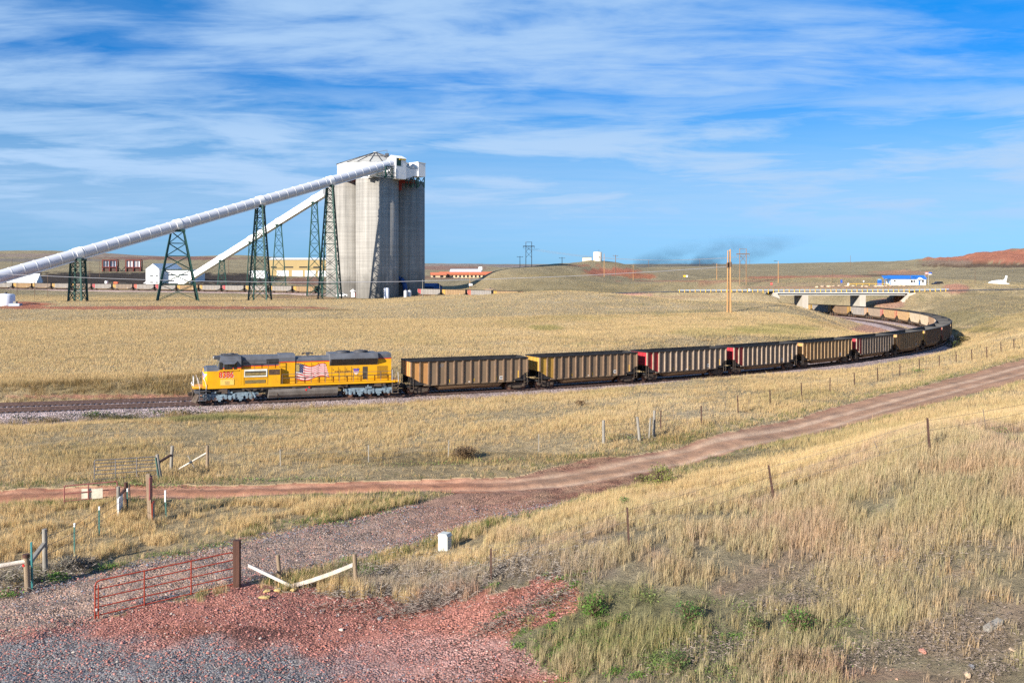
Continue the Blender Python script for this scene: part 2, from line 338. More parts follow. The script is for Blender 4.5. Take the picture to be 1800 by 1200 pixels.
    vv = math_('MAXIMUM', vv, math_('MULTIPLY', math_('MULTIPLY', m3.outputs[0], w3.outputs[0]), w4.outputs[0]))
    tot = math_('MAXIMUM', cl, vv, clamp=True)
    hs = nd.new('ShaderNodeHueSaturation'); hs.inputs['Saturation'].default_value = 1.0; lk(nt, sk.outputs[0], hs.inputs['Color'])
    hz = nd.new('ShaderNodeValToRGB'); lk(nt, sp.outputs[2], hz.inputs['Fac']); e = hz.color_ramp.elements
    e[0].position = 0; e[0].color = (.125, .335, .73, 1); e[1].position = .5; e[1].color = (.10, .48, .85, 1)
    for p_, c_ in ((.014, (.14, .34, .71)), (.069, (.19, .375, .60)), (.124, (.12, .385, .62)), (.203, (.02, .37, .73)), (.271, (.03, .43, .78))): x_ = e.new(p_); x_.color = (*c_, 1)
    hm_ = nd.new('ShaderNodeMix'); hm_.data_type = 'RGBA'; hm_.blend_type = 'MULTIPLY'; hm_.inputs[0].default_value = 1; lk(nt, hs.outputs[0], hm_.inputs[6]); lk(nt, hz.outputs[0], hm_.inputs[7])
    mx = nd.new('ShaderNodeMix'); mx.data_type = 'RGBA'; lk(nt, tot, mx.inputs[0]); lk(nt, hm_.outputs[2], mx.inputs[6]); mx.inputs[7].default_value = (*[x * CLOUD for x in (2.35, 3.45, 4.95)], 1)
    lk(nt, mx.outputs[2], bg.inputs['Color']); bg.inputs['Strength'].default_value = SKY
SKY, CLOUD = .10, 1.0
make_sky()

# ------------------------------------------------------------------ roads in plan
def poly(pts, step=.5):
    P = np.array([[(px - 900) / F * D, D] for px, py, D in pts]); P = np.c_[P, np.zeros(len(P))]
    # smooth resample
    seg = np.linalg.norm(np.diff(P[:, :2], axis=0), axis=1); t = np.r_[0, np.cumsum(seg)]; tt = np.arange(0, t[-1], step)
    Q = np.stack([np.interp(tt, t, P[:, i]) for i in range(2)], 1); w = int(9 / step) | 1; k = np.ones(w) / w
    pad = np.r_[Q[:1] + np.arange(-(w // 2), 0)[:, None] * (Q[1] - Q[0]), Q, Q[-1:] + np.arange(1, w // 2 + 1)[:, None] * (Q[-1] - Q[-2])]
    Q = np.stack([np.convolve(pad[:, i], k, 'valid') for i in range(2)], 1)
    return np.c_[Q, np.zeros(len(Q))]
ROAD = poly([(-500, 0, 47), (-250, 0, 48.7), (0, 873, 49.8), (400, 862, 51), (700, 853, 51.8), (1000, 848, 52.0), (1200, 804, 57.6), (1400, 757, 65.2), (1600, 702, 76.3), (1800, 648, 93.8), (1950, 626, 108), (2100, 0, 128)])
TRAIL = poly([(-500, 0, 27.5), (-250, 0, 29.5), (0, 1078, 31.9), (200, 1040, 34.0), (400, 992, 36.8), (600, 945, 40.6), (800, 898, 45.6), (950, 866, 49.5), (1080, 836, 54)])
YARD = [(-700, 1260), (-300, 1170), (-50, 1108), (165, 1084), (300, 1058), (418, 1026), (520, 1032), (640, 1050), (780, 1058), (850, 1050), (905, 1028), (985, 1018), (1040, 1040), (1010, 1075), (935, 1100), (900, 1128), (945, 1172), (1000, 1205), (1010, 1400), (-900, 1500)]
def inpoly(x, y, pg):
    c = np.zeros(len(x), bool); n = len(pg)
    for i in range(n):
        x0, y0 = pg[i]; x1, y1 = pg[(i + 1) % n]
        if y0 == y1: continue
        m = ((y0 > y) != (y1 > y)) & (x < (x1 - x0) * (y - y0) / (y1 - y0) + x0); c ^= m
    return c
def masks(X, D, Z):
    """how far a point is inside road / trail / yard (metres, positive = inside)"""
    px, py = pix(X, D, Z)
    n = (fbm(X / 1.1, D / 1.1, 3) - .5) * 1.5 + (fbm(X / 6, D / 6, 2) - .5) * 1.6
    d, _, j = near_poly(X, D, ROAD, 12); w = np.interp(j, [0, len(ROAD) * .35, len(ROAD) * .47, len(ROAD)], [1.55, 1.7, 3.7, 3.5]); road = w - d + n * .45
    d2, _, j2 = near_poly(X, D, TRAIL, 12); w2 = np.interp(j2, [0, len(TRAIL) * .6, len(TRAIL) * .9, len(TRAIL)], [2.6, 2.6, 3.9, 3.2]); trail = w2 - d2 + n * .35
    yx, yy = px + n * 9, py + (fbm(X / .9 + 3, D / .9, 3) - .5) * 30 + (fbm(X / .3 + 3, D / .3, 2) - .5) * 26
    yard = inpoly(yx, yy, YARD) & (D < 60)
    return road, trail, yard, np.where(d < 50, d, 99), np.where(d2 < 50, d2, 99), px, py
# patches of soil, scrub and rock colour, one strip of painted bank shade: (px,py,rx,ry,rgb,strength,Dmin,Dmax)
RED = (.40, .155, .095); PINK = (.46, .24, .18); SCRUB = (.052, .04, .032); STRAW = (.43, .33, .19); OLIVE = (.20, .19, .075); TAN = (.33, .26, .155); GREYB = (.27, .23, .19)
PATCH = [(250, 541, 330, 3.2, RED, .95, 250, 480), (40, 535, 55, 4.5, RED, 1, 250, 480), (480, 545, 150, 2.2, (.2, .15, .08), .7, 200, 470), (560, 522, 120, 3, (.2, .13, .1), .6, 380, 520),
         (230, 490, 280, 12, SCRUB, 1, 610, 1500), (20, 491, 140, 11, SCRUB, 1, 610, 1500), (420, 491, 70, 10, SCRUB, .9, 600, 1500), (540, 494, 40, 7, (.22, .12, .085), .9, 560, 1000),
         (1075, 478, 52, 7, RED, 1, 500, 800), (1125, 485, 34, 5, (.42, .17, .09), 1, 500, 800), (1025, 466.5, 40, 1.5, RED, .6, 500, 800), (1100, 517, 60, 3, PINK, .9, 340, 460), (1200, 522, 80, 3, (.3, .2, .13), .6, 340, 460),
         (1760, 450, 150, 13, RED, .95, 650, 2000), (1680, 462, 60, 6, (.24, .16, .12), .8, 650, 2000), (1740, 467, 130, 3.5, (.13, .085, .055), .95, 500, 2000), (1560, 484, 60, 2.0, (.14, .09, .06), .8, 500, 2000), (1380, 488, 70, 3.2, RED, .8, 500, 1400), (1470, 486, 60, 3, (.42, .2, .13), .8, 500, 1400),
         (1580, 479, 50, 4, (.42, .2, .13), .6, 600, 1500), (1300, 494, 220, 1.5, (.35, .15, .1), .6, 480, 900), (1450, 505, 200, 1.6, (.36, .2, .14), .7, 385, 560), (1440, 499, 130, 2, (.36, .26, .17), .6, 400, 560),
         (1681, 507, 24, 9, (.42, .2, .14), .85, 250, 480), (1560, 533, 30, 9, PINK, .7, 250, 430), (1535, 577, 42, 10, (.42, .23, .17), .9, 150, 330), (1480, 570, 40, 8, (.36, .26, .15), .6, 150, 330),
         (800, 466, 90, 3, (.3, .25, .22), .7, 1500, 4000), (780, 471, 80, 4, (.26, .155, .12), .9, 1000, 3000), (920, 468, 60, 2, (.2, .18, .2), .7, 1500, 4000), (150, 449, 200, 4, (.27, .205, .17), .8, 1500, 4000), (60, 457, 140, 3, (.17, .15, .15), .7, 1000, 3000), (300, 454, 140, 3, (.2, .1, .085), .8, 1000, 3000), (880, 466, 200, 1.5, (.2, .17, .17), .6, 2000, 6000),
         (780, 488, 60, 3, (.24, .13, .09), .7, 700, 1700), (1000, 503, 150, 9, (.25, .205, .115), .6, 440, 700), (980, 484, 60, 5, (.3, .235, .12), .6, 440, 800), (1050, 512, 200, 4, (.22, .18, .1), .6, 400, 560),
         (960, 576, 30, 5, OLIVE, .7, 120, 330), (1360, 580, 90, 9, OLIVE, .55, 120, 300), (1260, 585, 90, 8, OLIVE, .35, 120, 300), (350, 686, 340, 12, (.26, .2, .1), .55, 96, 125), (350, 697, 420, 3.5, (.42, .2, .14), .9, 90, 112),  # long strip behind the rails holds the shade of its grass
         (1770, 545, 150, 34, (.245, .20, .115), .75, 160, 420), (1700, 560, 60, 14, (.25, .21, .1), .5, 160, 420), (1710, 580, 60, 5, (.17, .15, .07), .7, 120, 260), (1450, 640, 60, 5, PINK, .5, 120, 180),
         (200, 735, 330, 6, (.11, .12, .05), .85, 72, 92), (420, 722, 300, 5, (.12, .13, .055), .6, 75, 96), (900, 806, 420, 13, (.25, .185, .09), .65, 50, 66), (1240, 770, 160, 13, (.22, .165, .08), .7, 50, 80), (180, 800, 140, 20, (.27, .21, .1), .5, 50, 70),
         (720, 1020, 190, 34, (.235, .20, .17), .85, 28, 40), (800, 1055, 90, 22, (.26, .165, .135), .7, 27, 40), (60, 1010, 120, 22, (.25, .22, .18), .7, 30, 44), (960, 1000, 120, 24, (.24, .195, .155), .7, 25, 40),
         (1200, 1120, 320, 85, (.225, .21, .12), .6, 18, 36), (1090, 1090, 150, 60, (.19, .185, .085), .6, 20, 36), (1420, 1080, 260, 50, (.25, .22, .13), .6, 18, 36), (1380, 1060, 70, 14, (.28, .22, .17), .6, 18, 34), (1690, 1120, 110, 45, (.31, .225, .16), .6, 16, 32), (1530, 1185, 120, 14, (.33, .2, .155), .5, 16, 30),
         (1720, 830, 110, 9, (.36, .25, .175), .6, 24, 50), (1640, 900, 220, 40, (.27, .235, .14), .45, 22, 48), (1680, 1010, 40, 12, (.37, .255, .175), .5, 20, 40), (1560, 1040, 200, 40, (.27, .225, .145), .5, 18, 40)]
def ground_colour(X, D, Z, px, py):
    n = len(X); c = np.empty((n, 3))
    f1 = fbm(X / 7, D / 7, 4); f2 = fbm(X / 30 + 9, D / 30, 3); f3 = fbm(X / 1.6, D / 1.6 + 4, 3)
    straw = np.array(STRAW); tan = np.array(TAN); far = np.array((.285, .235, .145)); hill = np.array((.29, .235, .14))
    band = fbm(X / 46 + D / 30, D / 8, 3); patch = fbm(X / 12 + 50, D / 12, 3)
    c[:] = straw * ((.80 + .32 * f1) * (.86 + .28 * band))[:, None]
    w = np.clip((patch - .60) * 5, 0, .6)[:, None]; c = c * (1 - w) + np.array((.27, .225, .115)) * w
    w = np.clip((.36 - patch) * 6, 0, .55)[:, None]; c = c * (1 - w) + np.array((.47, .38, .25)) * w
    t = np.clip((D - 330) / 130, 0, 1)[:, None]; c = c * (1 - t) + t * (hill * (.75 + .5 * f2)[:, None])
    t = np.clip((D - 900) / 700, 0, 1)[:, None]; c = c * (1 - t) + t * (far * (.8 + .4 * f2)[:, None])
    # left plain stays straw as far as the silos
    t = (np.clip((520 - D) / 60, 0, 1) * np.clip((20 - X) / 60, 0, 1))[:, None]; c = c * (1 - t) + t * straw * (.85 + .3 * f2)[:, None]
    # near right slope: thin grass over stony soil
    t = np.clip((46 - D) / 8, 0, 1) * np.clip((X + 3) / 4, 0, 1); t = t[:, None]
    soil = np.array((.315, .265, .175)); soil2 = np.array((.33, .25, .18)); gold = np.clip((D - 31) / 12, 0, 1)[:, None]; soil = soil * (1 - gold) + np.array((.42, .33, .185)) * gold; s = np.clip((f3 - .45) * 4, 0, 1)[:, None]
    c = c * (1 - t) + t * (soil * (1 - s) + soil2 * s)
    for (cx, cy, rx, ry, rgb, st, d0, d1) in PATCH:
        e = ((px - cx) / rx) ** 2 + ((py - cy) / ry) ** 2 + (f1 - .5) * 1.5 + (f3 - .5) * .8
        w = np.clip((1.15 - e) * 2.2, 0, 1) * st * ((D > d0) & (D < d1)); w = w[:, None]
        c = c * (1 - w) + w * np.array(rgb) * (.8 + .4 * f1)[:, None]
    return np.clip(c, .02, .8)

def ground_material(name, kind):
    m = bpy.data.materials.new(name); m.use_nodes = True; nt = m.node_tree; nd = nt.nodes; b = nd['Principled BSDF']; b.inputs['Roughness'].default_value = .95; b.inputs['Specular IOR Level'].default_value = .1
    at_ = nd.new('ShaderNodeAttribute'); at_.attribute_name = 'Col'; ge = nd.new('ShaderNodeNewGeometry')
    def noise(sc, det=5, rough=.6, scl=(1, 1, 1)):
        mp = nd.new('ShaderNodeMapping'); lk(nt, ge.outputs['Position'], mp.inputs[0]); mp.inputs['Scale'].default_value = scl
        n = nd.new('ShaderNodeTexNoise'); n.inputs['Scale'].default_value = sc; n.inputs['Detail'].default_value = det; n.inputs['Roughness'].default_value = rough; lk(nt, mp.outputs[0], n.inputs['Vector']); return n.outputs['Fac']
    def rng(x, a, b_, c, d):
        n = nd.new('ShaderNodeMapRange'); lk(nt, x, n.inputs[0])
        for i, v in enumerate((a, b_, c, d)): n.inputs[i + 1].default_value = v
        return n.outputs[0]
    def mul(a, b_):
        n = nd.new('ShaderNodeMath'); n.operation = 'MULTIPLY'; lk(nt, a, n.inputs[0]); lk(nt, b_, n.inputs[1]); return n.outputs[0]
    if kind == 'grassland':
        v = mul(rng(noise(1.4, 8, .7, (1, .7, 1)), .3, .7, .62, 1.35), rng(noise(.09, 5, .6, (1, .45, 1)), .3, .7, .84, 1.16))
        hgt = noise(1.6, 8, .75); bs, bd = 1.0, .7
    elif kind == 'road':
        v = mul(rng(noise(9, 6, .7), .3, .7, .72, 1.28), rng(noise(.7, 5, .6), .3, .7, .85, 1.15)); hgt = noise(12, 5, .7); bs, bd = .6, .06
    else:
        vo = nd.new('ShaderNodeTexVoronoi'); vo.inputs['Scale'].default_value = 15.; vo.inputs['Randomness'].default_value = 1; lk(nt, ge.outputs['Position'], vo.inputs['Vector'])
        sv = nd.new('ShaderNodeSeparateColor'); lk(nt, vo.outputs['Color'], sv.inputs[0])
        dust = rng(noise(.8, 5, .65), .38, .62, 0, 1)
        st = nd.new('ShaderNodeMix'); st.data_type = 'FLOAT'; lk(nt, dust, st.inputs[0]); lk(nt, rng(sv.outputs[0], 0, 1, .25, 1.75), st.inputs[2]); lk(nt, rng(sv.outputs[0], 0, 1, .72, 1.25), st.inputs[3])
        v = mul(mul(st.outputs[0], rng(vo.outputs['Distance'], .0, .6, 1.25, .7)), rng(noise(1.1, 5, .6), .3, .7, .85, 1.15)); hgt = mul(vo.outputs['Distance'], rng(dust, 0, 1, -1.0, -.3)); bs, bd = 1.0, .06
    mx = nd.new('ShaderNodeVectorMath'); mx.operation = 'SCALE'; lk(nt, at_.outputs['Color'], mx.inputs[0]); lk(nt, v, mx.inputs['Scale'])
    lk(nt, mx.outputs[0], b.inputs['Base Color'])
    bp = nd.new('ShaderNodeBump'); bp.inputs['Strength'].default_value = bs; bp.inputs['Distance'].default_value = bd; lk(nt, hgt, bp.inputs['Height']); lk(nt, bp.outputs[0], b.inputs['Normal'])
    return m
M_LAND = ground_material('dry_grassland', 'grassland'); M_ROAD = ground_material('packed_red_dirt', 'road'); M_GRAVEL = ground_material('loose_gravel', 'gravel')

def make_ground():
    rows = np.r_[np.arange(4, 20, .5), np.arange(20, 62, .22), np.arange(62, 118, .42), np.arange(118, 470, 1.9), np.exp(np.arange(math.log(470), math.log(5200), .018))]
    us = np.r_[np.linspace(-1.1, -.62, 24)[:-1], np.linspace(-.62, .62, 620), np.linspace(.62, 1.1, 24)[1:]]
    U, D = np.meshgrid(us, rows); X = (U * np.maximum(D, 30.)).ravel(); Dv = D.ravel(); Z = land(X, Dv)
    road, trail, yard, dr, dt, px, py = masks(X, Dv, Z)
    on_road = road > 0; on_trail = (trail > 0) & ~on_road
    # wheel ruts and a slightly sunken carriageway
    for mk, dd, off in ((on_road, dr, 1.0), (on_trail, dt, .95)):
        rut = np.exp(-((dd - off) / .32) ** 2) * .07; Z = np.where(mk, Z - .05 - rut + (fbm(X / .5, Dv / .5, 2) - .5) * .05, Z)
    Z = np.where(yard, Z + (fbm(X / .35, Dv / .35, 2) - .5) * .06, Z)
    C = ground_colour(X, Dv, Z, px, py)
    f1 = fbm(X / 2.4, Dv / 2.4, 3)[:, None]; f2 = fbm(X / .8 + 7, Dv / .8, 3)[:, None]
    rc = np.array((.37, .215, .135)) * (.75 + .5 * f1); rut = np.exp(-((dr - 1.15) / .40) ** 2)[:, None] * np.clip(.35 + 1.1 * f1, 0, 1); rc = rc * (1 - .85 * rut) + np.array((.52, .365, .255)) * .85 * rut; mid = (np.exp(-(dr / .35) ** 2) + np.exp(-((dr - 1.9) / .25) ** 2))[:, None] * np.clip((f2 - .3) * 3, 0, 1); rc = rc * (1 - .7 * mid) + np.array((.20, .135, .10)) * .7 * mid
    side = np.clip((.8 - road) / .8, 0, 1)[:, None] * np.clip((f2 - .35) * 3, 0, 1); rc = rc * (1 - side * .7) + np.array((.26, .11, .075)) * side * .7
    lf = np.clip((960 - px) / 160, 0, 1)[:, None]; rc = rc * (1 - lf) + rc * np.array([1.08, .86, .80]) * lf
    C = np.where(on_road[:, None], rc, C)
    tc_ = np.array((.42, .285, .215)) * (.85 + .3 * f1); cen = np.clip((f2 - .45) * 5, 0, 1); tc_ = tc_ * (1 - .5 * cen) + np.array((.245, .20, .165)) * .5 * cen
    rt = np.exp(-((dt - .95) / .4) ** 2)[:, None] * .5; tc_ = tc_ * (1 - rt) + np.array((.52, .35, .265)) * rt
    jt = np.clip((px - 640) / 360, 0, 1)[:, None]; tc_ = tc_ * (1 - jt) + rc * jt
    C = np.where(on_trail[:, None], tc_, C)
    redg = np.array((.39, .17, .128)) * (.8 + .4 * f1); greyg = np.array((.235, .226, .222)) * (.8 + .4 * f2)
    e = ((px - 230) / 470) ** 2 + ((py - 1180) / 72) ** 2 + (f1[:, 0] - .5) * 1.6; w = np.clip((1.1 - e) * 2, 0, 1)[:, None] * .95
    e2 = ((px - 760) / 260) ** 2 + ((py - 1160) / 50) ** 2 + (f1[:, 0] - .5) * 1.2; w2 = np.clip((1.0 - e2) * 2, 0, 1)[:, None] * .6
    soilp = np.clip((fbm(X / 2.1 + 70, Dv / 1.2, 4) - .52) * 6, 0, .8)[:, None]; redg = redg * (1 - soilp) + np.array((.25, .105, .07)) * soilp; yc = redg * (1 - w) + greyg * w; yc = yc * (1 - w2) + np.array((.36, .235, .215)) * (.75 + .5 * f2) * w2
    e3 = ((px - 460) / 75) ** 2 + ((py - 1115) / 16) ** 2 + (f2[:, 0] - .5); w3 = np.clip((1 - e3) * 2, 0, 1)[:, None] * .8; yc = yc * (1 - w3) + np.array((.16, .075, .06)) * w3  # dark shadow right of the gate painted into the gravel colour
    C = np.where((yard & ~on_trail)[:, None], yc, C)
    cls = np.where(on_road, 1, np.where(on_trail | yard, 2, 0)).reshape(D.shape)
    nr, nc = D.shape; idx = np.arange(nr * nc).reshape(nr, nc)
    quads = np.stack([idx[:-1, :-1], idx[:-1, 1:], idx[1:, 1:], idx[1:, :-1]], -1).reshape(-1, 4)
    qc = cls[:-1, :-1].ravel()
    co_ = np.stack([X, Dv, Z], 1)
    for k, (name, mat) in enumerate((('ground', M_LAND), ('dirt_road', M_ROAD), ('gravel_road', M_GRAVEL))):
        q = quads[qc == k]; used, inv = np.unique(q.ravel(), return_inverse=True)
        me = bpy.data.meshes.new(name); me.vertices.add(len(used)); me.vertices.foreach_set('co', co_[used].ravel())
        me.loops.add(q.size); me.loops.foreach_set('vertex_index', inv.astype(np.int32)); me.polygons.add(len(q)); me.polygons.foreach_set('loop_start', np.arange(0, q.size, 4, dtype=np.int32))
        me.polygons.foreach_set('use_smooth', np.ones(len(q), bool)); me.update(calc_edges=True)
        ca = me.color_attributes.new('Col', 'FLOAT_COLOR', 'POINT'); ca.data.foreach_set('color', np.c_[C[used], np.ones(len(used))].astype(np.float32).ravel())
        me.materials.append(mat); o = bpy.data.objects.new(name, me); COL.objects.link(o); tag(o, kind='structure')
make_ground()
# ------------------------------------------------------------------ paint shop
GREYW = M('weathered_grey', (.25, .23, .20), .85, var=.25, scale=6, streak=.2, bump=.2)
WOOD = M('weathered_wood', (.27, .20, .135), .9, var=.35, scale=9, streak=.08, bump=.5)
WOODB = M('brown_timber', (.085, .038, .026), .8, var=.35, scale=8, streak=.1, bump=.5)
WOODP = M('pale_plank', (.70, .62, .52), .8, var=.18, scale=5, dirt=(.3, .24, .18), dirt_amt=.6, bump=.3)
POLE = M('orange_pole_wood', (.50, .265, .105), .8, var=.3, scale=4, streak=.05)
DPOLE = M('dark_pole_wood', (.14, .09, .06), .85, var=.3, scale=4, streak=.05)
YELLOW = M('armour_yellow', (.75, .365, .006), .45, var=.10, scale=1.3, dirt=(.33, .19, .05), dirt_amt=.35)
YELLOWD = M('faded_yellow', (.80, .52, .13), .5, var=.08, scale=1.3)
LGREY = M('harbour_grey', (.115, .12, .138), .5, var=.2, scale=1.2, dirt=(.05, .045, .045), dirt_amt=.5)
DGREY = M('sooty_grey', (.06, .06, .068), .6, var=.3, scale=2)
BLACK = M('black_iron', (.022, .02, .02), .7, var=.35, scale=3)
DUSTB = M('dusty_underframe', (.085, .062, .047), .85, var=.4, scale=4)
TRUCKB = M('blue_grey_truck', (.22, .30, .36), .55, var=.3, scale=4, dirt=(.07, .06, .055), dirt_amt=.6)
RED = M('signal_red', (.58, .012, .012), .5, var=.15, scale=2)
WHITE = M('white_paint', (.80, .80, .78), .5, var=.06, scale=2)
VENTW = M('pale_vent_paint', (.72, .73, .68), .5, var=.1, scale=2, dirt=(.4, .3, .15), dirt_amt=.5)
GLASS = M('dark_window', (.02, .022, .025), .08, var=.1, spec=.8)
GLASSG = M('green_windscreen', (.05, .07, .06), .08, var=.3, scale=2, spec=.9)
STEEL = M('rail_steel', (.115, .07, .058), .55, metal=.2, var=.3, scale=3)
TIE = M('creosote_tie', (.055, .036, .03), .9, var=.4, scale=5)
WHEEL = M('rusty_wheel', (.15, .075, .05), .7, var=.35, scale=5)
TANK = M('dusty_fuel_tank', (.17, .15, .135), .55, var=.25, scale=1.2, dirt=(.07, .055, .045), dirt_amt=.6)
NAVY = M('flag_navy', (.025, .03, .09), .5, var=.2)
FLAGR = M('flag_red', (.52, .025, .045), .5, var=.15)
FLAGW = M('flag_white', (.72, .70, .66), .5, var=.08)
EMBLUE = M('emblem_blue', (.03, .09, .42), .5, var=.1)
EMPINK = M('emblem_stripes', (.62, .2, .16), .5, var=.2)
OLDPATCH = M('worn_patch', (.36, .26, .10), .7, var=.3, scale=4)
BRASS = M('silver_rail', (.55, .55, .56), .4, metal=.3, var=.15)
BROWNRAIL = M('dusty_handrail', (.15, .115, .09), .7, var=.2)
CARB = {k: M('car_%s' % k, c, .7, var=.16, scale=.9, streak=.3, dirt=d, dirt_amt=.55) for k, c, d in
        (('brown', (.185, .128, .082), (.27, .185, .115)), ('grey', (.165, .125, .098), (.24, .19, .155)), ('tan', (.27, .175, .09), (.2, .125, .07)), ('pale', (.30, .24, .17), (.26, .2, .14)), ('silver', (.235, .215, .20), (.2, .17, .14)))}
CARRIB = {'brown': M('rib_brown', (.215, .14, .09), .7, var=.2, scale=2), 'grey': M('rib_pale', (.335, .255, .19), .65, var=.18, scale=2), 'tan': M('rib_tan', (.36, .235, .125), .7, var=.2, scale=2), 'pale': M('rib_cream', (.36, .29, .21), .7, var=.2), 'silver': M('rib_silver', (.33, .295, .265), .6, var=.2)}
ENDP = {'orange': M('end_orange', (.52, .26, .09), .65, var=.1, scale=1, dirt=(.4, .2, .1), dirt_amt=.3), 'yellow': M('end_yellow', (.46, .27, .05), .6, var=.15, scale=1, dirt=(.3, .17, .05), dirt_amt=.6),
        'red': M('end_red', (.38, .025, .035), .6, var=.12, scale=1), 'white': M('end_cream', (.5, .45, .38), .6, var=.1), 'scarlet': M('end_scarlet', (.66, .07, .03), .6, var=.1)}
RIM = M('coal_black_rim', (.018, .017, .018), .6, var=.4, scale=2)
LINER = M('coal_stained_liner', (.032, .030, .031), .55, var=.55, scale=.7)
TUB = M('dusty_tub', (.20, .125, .068), .75, var=.2, scale=.8, dirt=(.11, .07, .042), dirt_amt=.5)
MARKY = M('reflector_yellow', (.75, .45, .02), .5, var=.05)
FAINT = M('faint_lettering', (.205, .19, .20), .6, var=.2)

# ------------------------------------------------------------------ tracks
def ballast_mat():
    m = bpy.data.materials.new('pink_ballast'); m.use_nodes = True; nt = m.node_tree; nd = nt.nodes; b = nd['Principled BSDF']; b.inputs['Roughness'].default_value = .9
    ge = nd.new('ShaderNodeNewGeometry'); vo = nd.new('ShaderNodeTexVoronoi'); vo.inputs['Scale'].default_value = 7.; lk(nt, ge.outputs['Position'], vo.inputs['Vector'])
    cr = nd.new('ShaderNodeValToRGB'); lk(nt, vo.outputs['Color'], cr.inputs['Fac']); e = cr.color_ramp.elements
    e[0].position = .05; e[0].color = (.11, .075, .07, 1); e[1].position = .95; e[1].color = (.58, .48, .46, 1); x = e.new(.5); x.color = (.35, .26, .245, 1)
    n = nd.new('ShaderNodeTexNoise'); n.inputs['Scale'].default_value = .5; n.inputs['Detail'].default_value = 5; lk(nt, ge.outputs['Position'], n.inputs['Vector'])
    mr = nd.new('ShaderNodeMapRange'); lk(nt, n.outputs['Fac'], mr.inputs[0]); mr.inputs[1].default_value = .3; mr.inputs[2].default_value = .7; mr.inputs[3].default_value = .75; mr.inputs[4].default_value = 1.2
    vm = nd.new('ShaderNodeVectorMath'); vm.operation = 'SCALE'; lk(nt, cr.outputs[0], vm.inputs[0]); lk(nt, mr.outputs[0], vm.inputs['Scale']); lk(nt, vm.outputs[0], b.inputs['Base Color'])
    bp = nd.new('ShaderNodeBump'); bp.inputs['Strength'].default_value = .8; bp.inputs['Distance'].default_value = .12; lk(nt, vo.outputs['Distance'], bp.inputs['Height']); lk(nt, bp.outputs[0], b.inputs['Normal'])
    return m
BALLAST = ballast_mat()
def lay_track(name, P, ties=True, step=1, wide=False):
    """P: dense centre line points (x, y, rail-top z)"""
    P = np.asarray(P, float); T = np.gradient(P[:, :2], axis=0); T /= np.linalg.norm(T, axis=1)[:, None]; N = np.stack([-T[:, 1], T[:, 0]], 1)
    root = empty(name, tuple(P[0])); tag(root, kind='structure'); root.location = (0, 0, 0)
    prof = [(-4.2, -1.35), (-3.3, -.92), (-2.5, -.52), (-1.65, -.235), (-.7, -.25), (0, -.24), (.7, -.25), (1.65, -.235), (2.5, -.52), (3.3, -.92), (4.2, -1.35)]
    if wide: prof = [(-6.6, -1.6), (-5.6, -1.1), (-4.4, -.9), (-3.3, -.74)] + prof[2:]
    mb = MB(); k = len(prof); V = []
    for i in range(len(P)):
        for (o, z) in prof:
            q = P[i, :2] + N[i] * (o + random.uniform(-.12, .12)); V.append((q[0], q[1], P[i, 2] + z + random.uniform(-.035, .035)))
    mb.add(V, [(i * k + j, i * k + j + 1, (i + 1) * k + j + 1, (i + 1) * k + j) for i in range(len(P) - 1) for j in range(k - 1)], True)
    mb.build('ballast', BALLAST, root)
    for o in (-.755, .755):
        mb = MB(); V = []; pr = [(-.07, -.17), (-.038, -.13), (-.038, -.04), (-.038, 0), (.038, 0), (.038, -.04), (.038, -.13), (.07, -.17)]; k = len(pr)
        for i in range(len(P)):
            for (a, z) in pr:
                q = P[i, :2] + N[i] * (o + a); V.append((q[0], q[1], P[i, 2] + z))
        mb.add(V, [(i * k + j, i * k + (j + 1) % k, (i + 1) * k + (j + 1) % k, (i + 1) * k + j) for i in range(len(P) - 1) for j in range(k)])
        mb.build('rail', STEEL, root)
    if ties:
        mb = MB(); seg = np.linalg.norm(np.diff(P[:, :2], axis=0), axis=1); t = np.r_[0, np.cumsum(seg)]
        for s in np.arange(.3, t[-1], .52):
            x, y, z = (np.interp(s, t, P[:, i]) for i in range(3)); a = math.atan2(np.interp(s, t, T[:, 1]), np.interp(s, t, T[:, 0]))
            mb.box((x, y, z - .255), (.21, 2.5, .13), a + random.uniform(-.02, .02))
        o = mb.build('sleepers', TIE, root, fixn=False); tag(o, kind='stuff')
    return root
lay_track('railway_track', OUTER[(TS > -120)], wide=True)
lay_track('railway_track', INNER[(TS > -120)])
lay_track('railway_track', FARP, ties=False)

# ------------------------------------------------------------------ coal hopper cars
def side_frame_mb(m, xc, y):
    """cast side frame of a freight truck, wheel base 1.78"""
    s = 1 if y > 0 else -1
    m.prism([(xc - 1.12, .36), (xc - .75, .30), (xc - .35, .17), (xc + .35, .17), (xc + .75, .30), (xc + 1.12, .36), (xc + 1.16, .66), (xc + .7, .76), (xc + .3, .86), (xc - .3, .86), (xc - .7, .76), (xc - 1.16, .66)], 'y', y - .07, y + .07)
    for dx in (-.13, 0, .13): m.cyl((xc + dx, y + s * .02, .24), (xc + dx, y + s * .02, .62), .055, n=8)
    for dx in (-.89, .89): m.cyl((xc + dx, y, .46), (xc + dx, y + s * .15, .46), .15, n=10)
def make_truck(parent, xc, mat=DUSTB):
    m = MB(); side_frame_mb(m, xc, -1.0); side_frame_mb(m, xc, 1.0); m.bx(xc - .22, xc + .22, -1.05, 1.05, .5, .82)
    t = m.build('truck', mat, parent)
    for dx in (-.89, .89):
        w = MB()
        for y in (-.755, .755):
            w.cyl((xc + dx, y - .07, .46), (xc + dx, y + .07, .46), .46, n=20)
            w.cyl((xc + dx, y - .10 * (1 if y < 0 else -1), .46), (xc + dx, y + .03 * (1 if y < 0 else -1), .46), .30, n=14)
        w.cyl((xc + dx, -1.0, .46), (xc + dx, 1.0, .46), .08, n=8)
        w.build('wheelset', WHEEL, t)
    return t
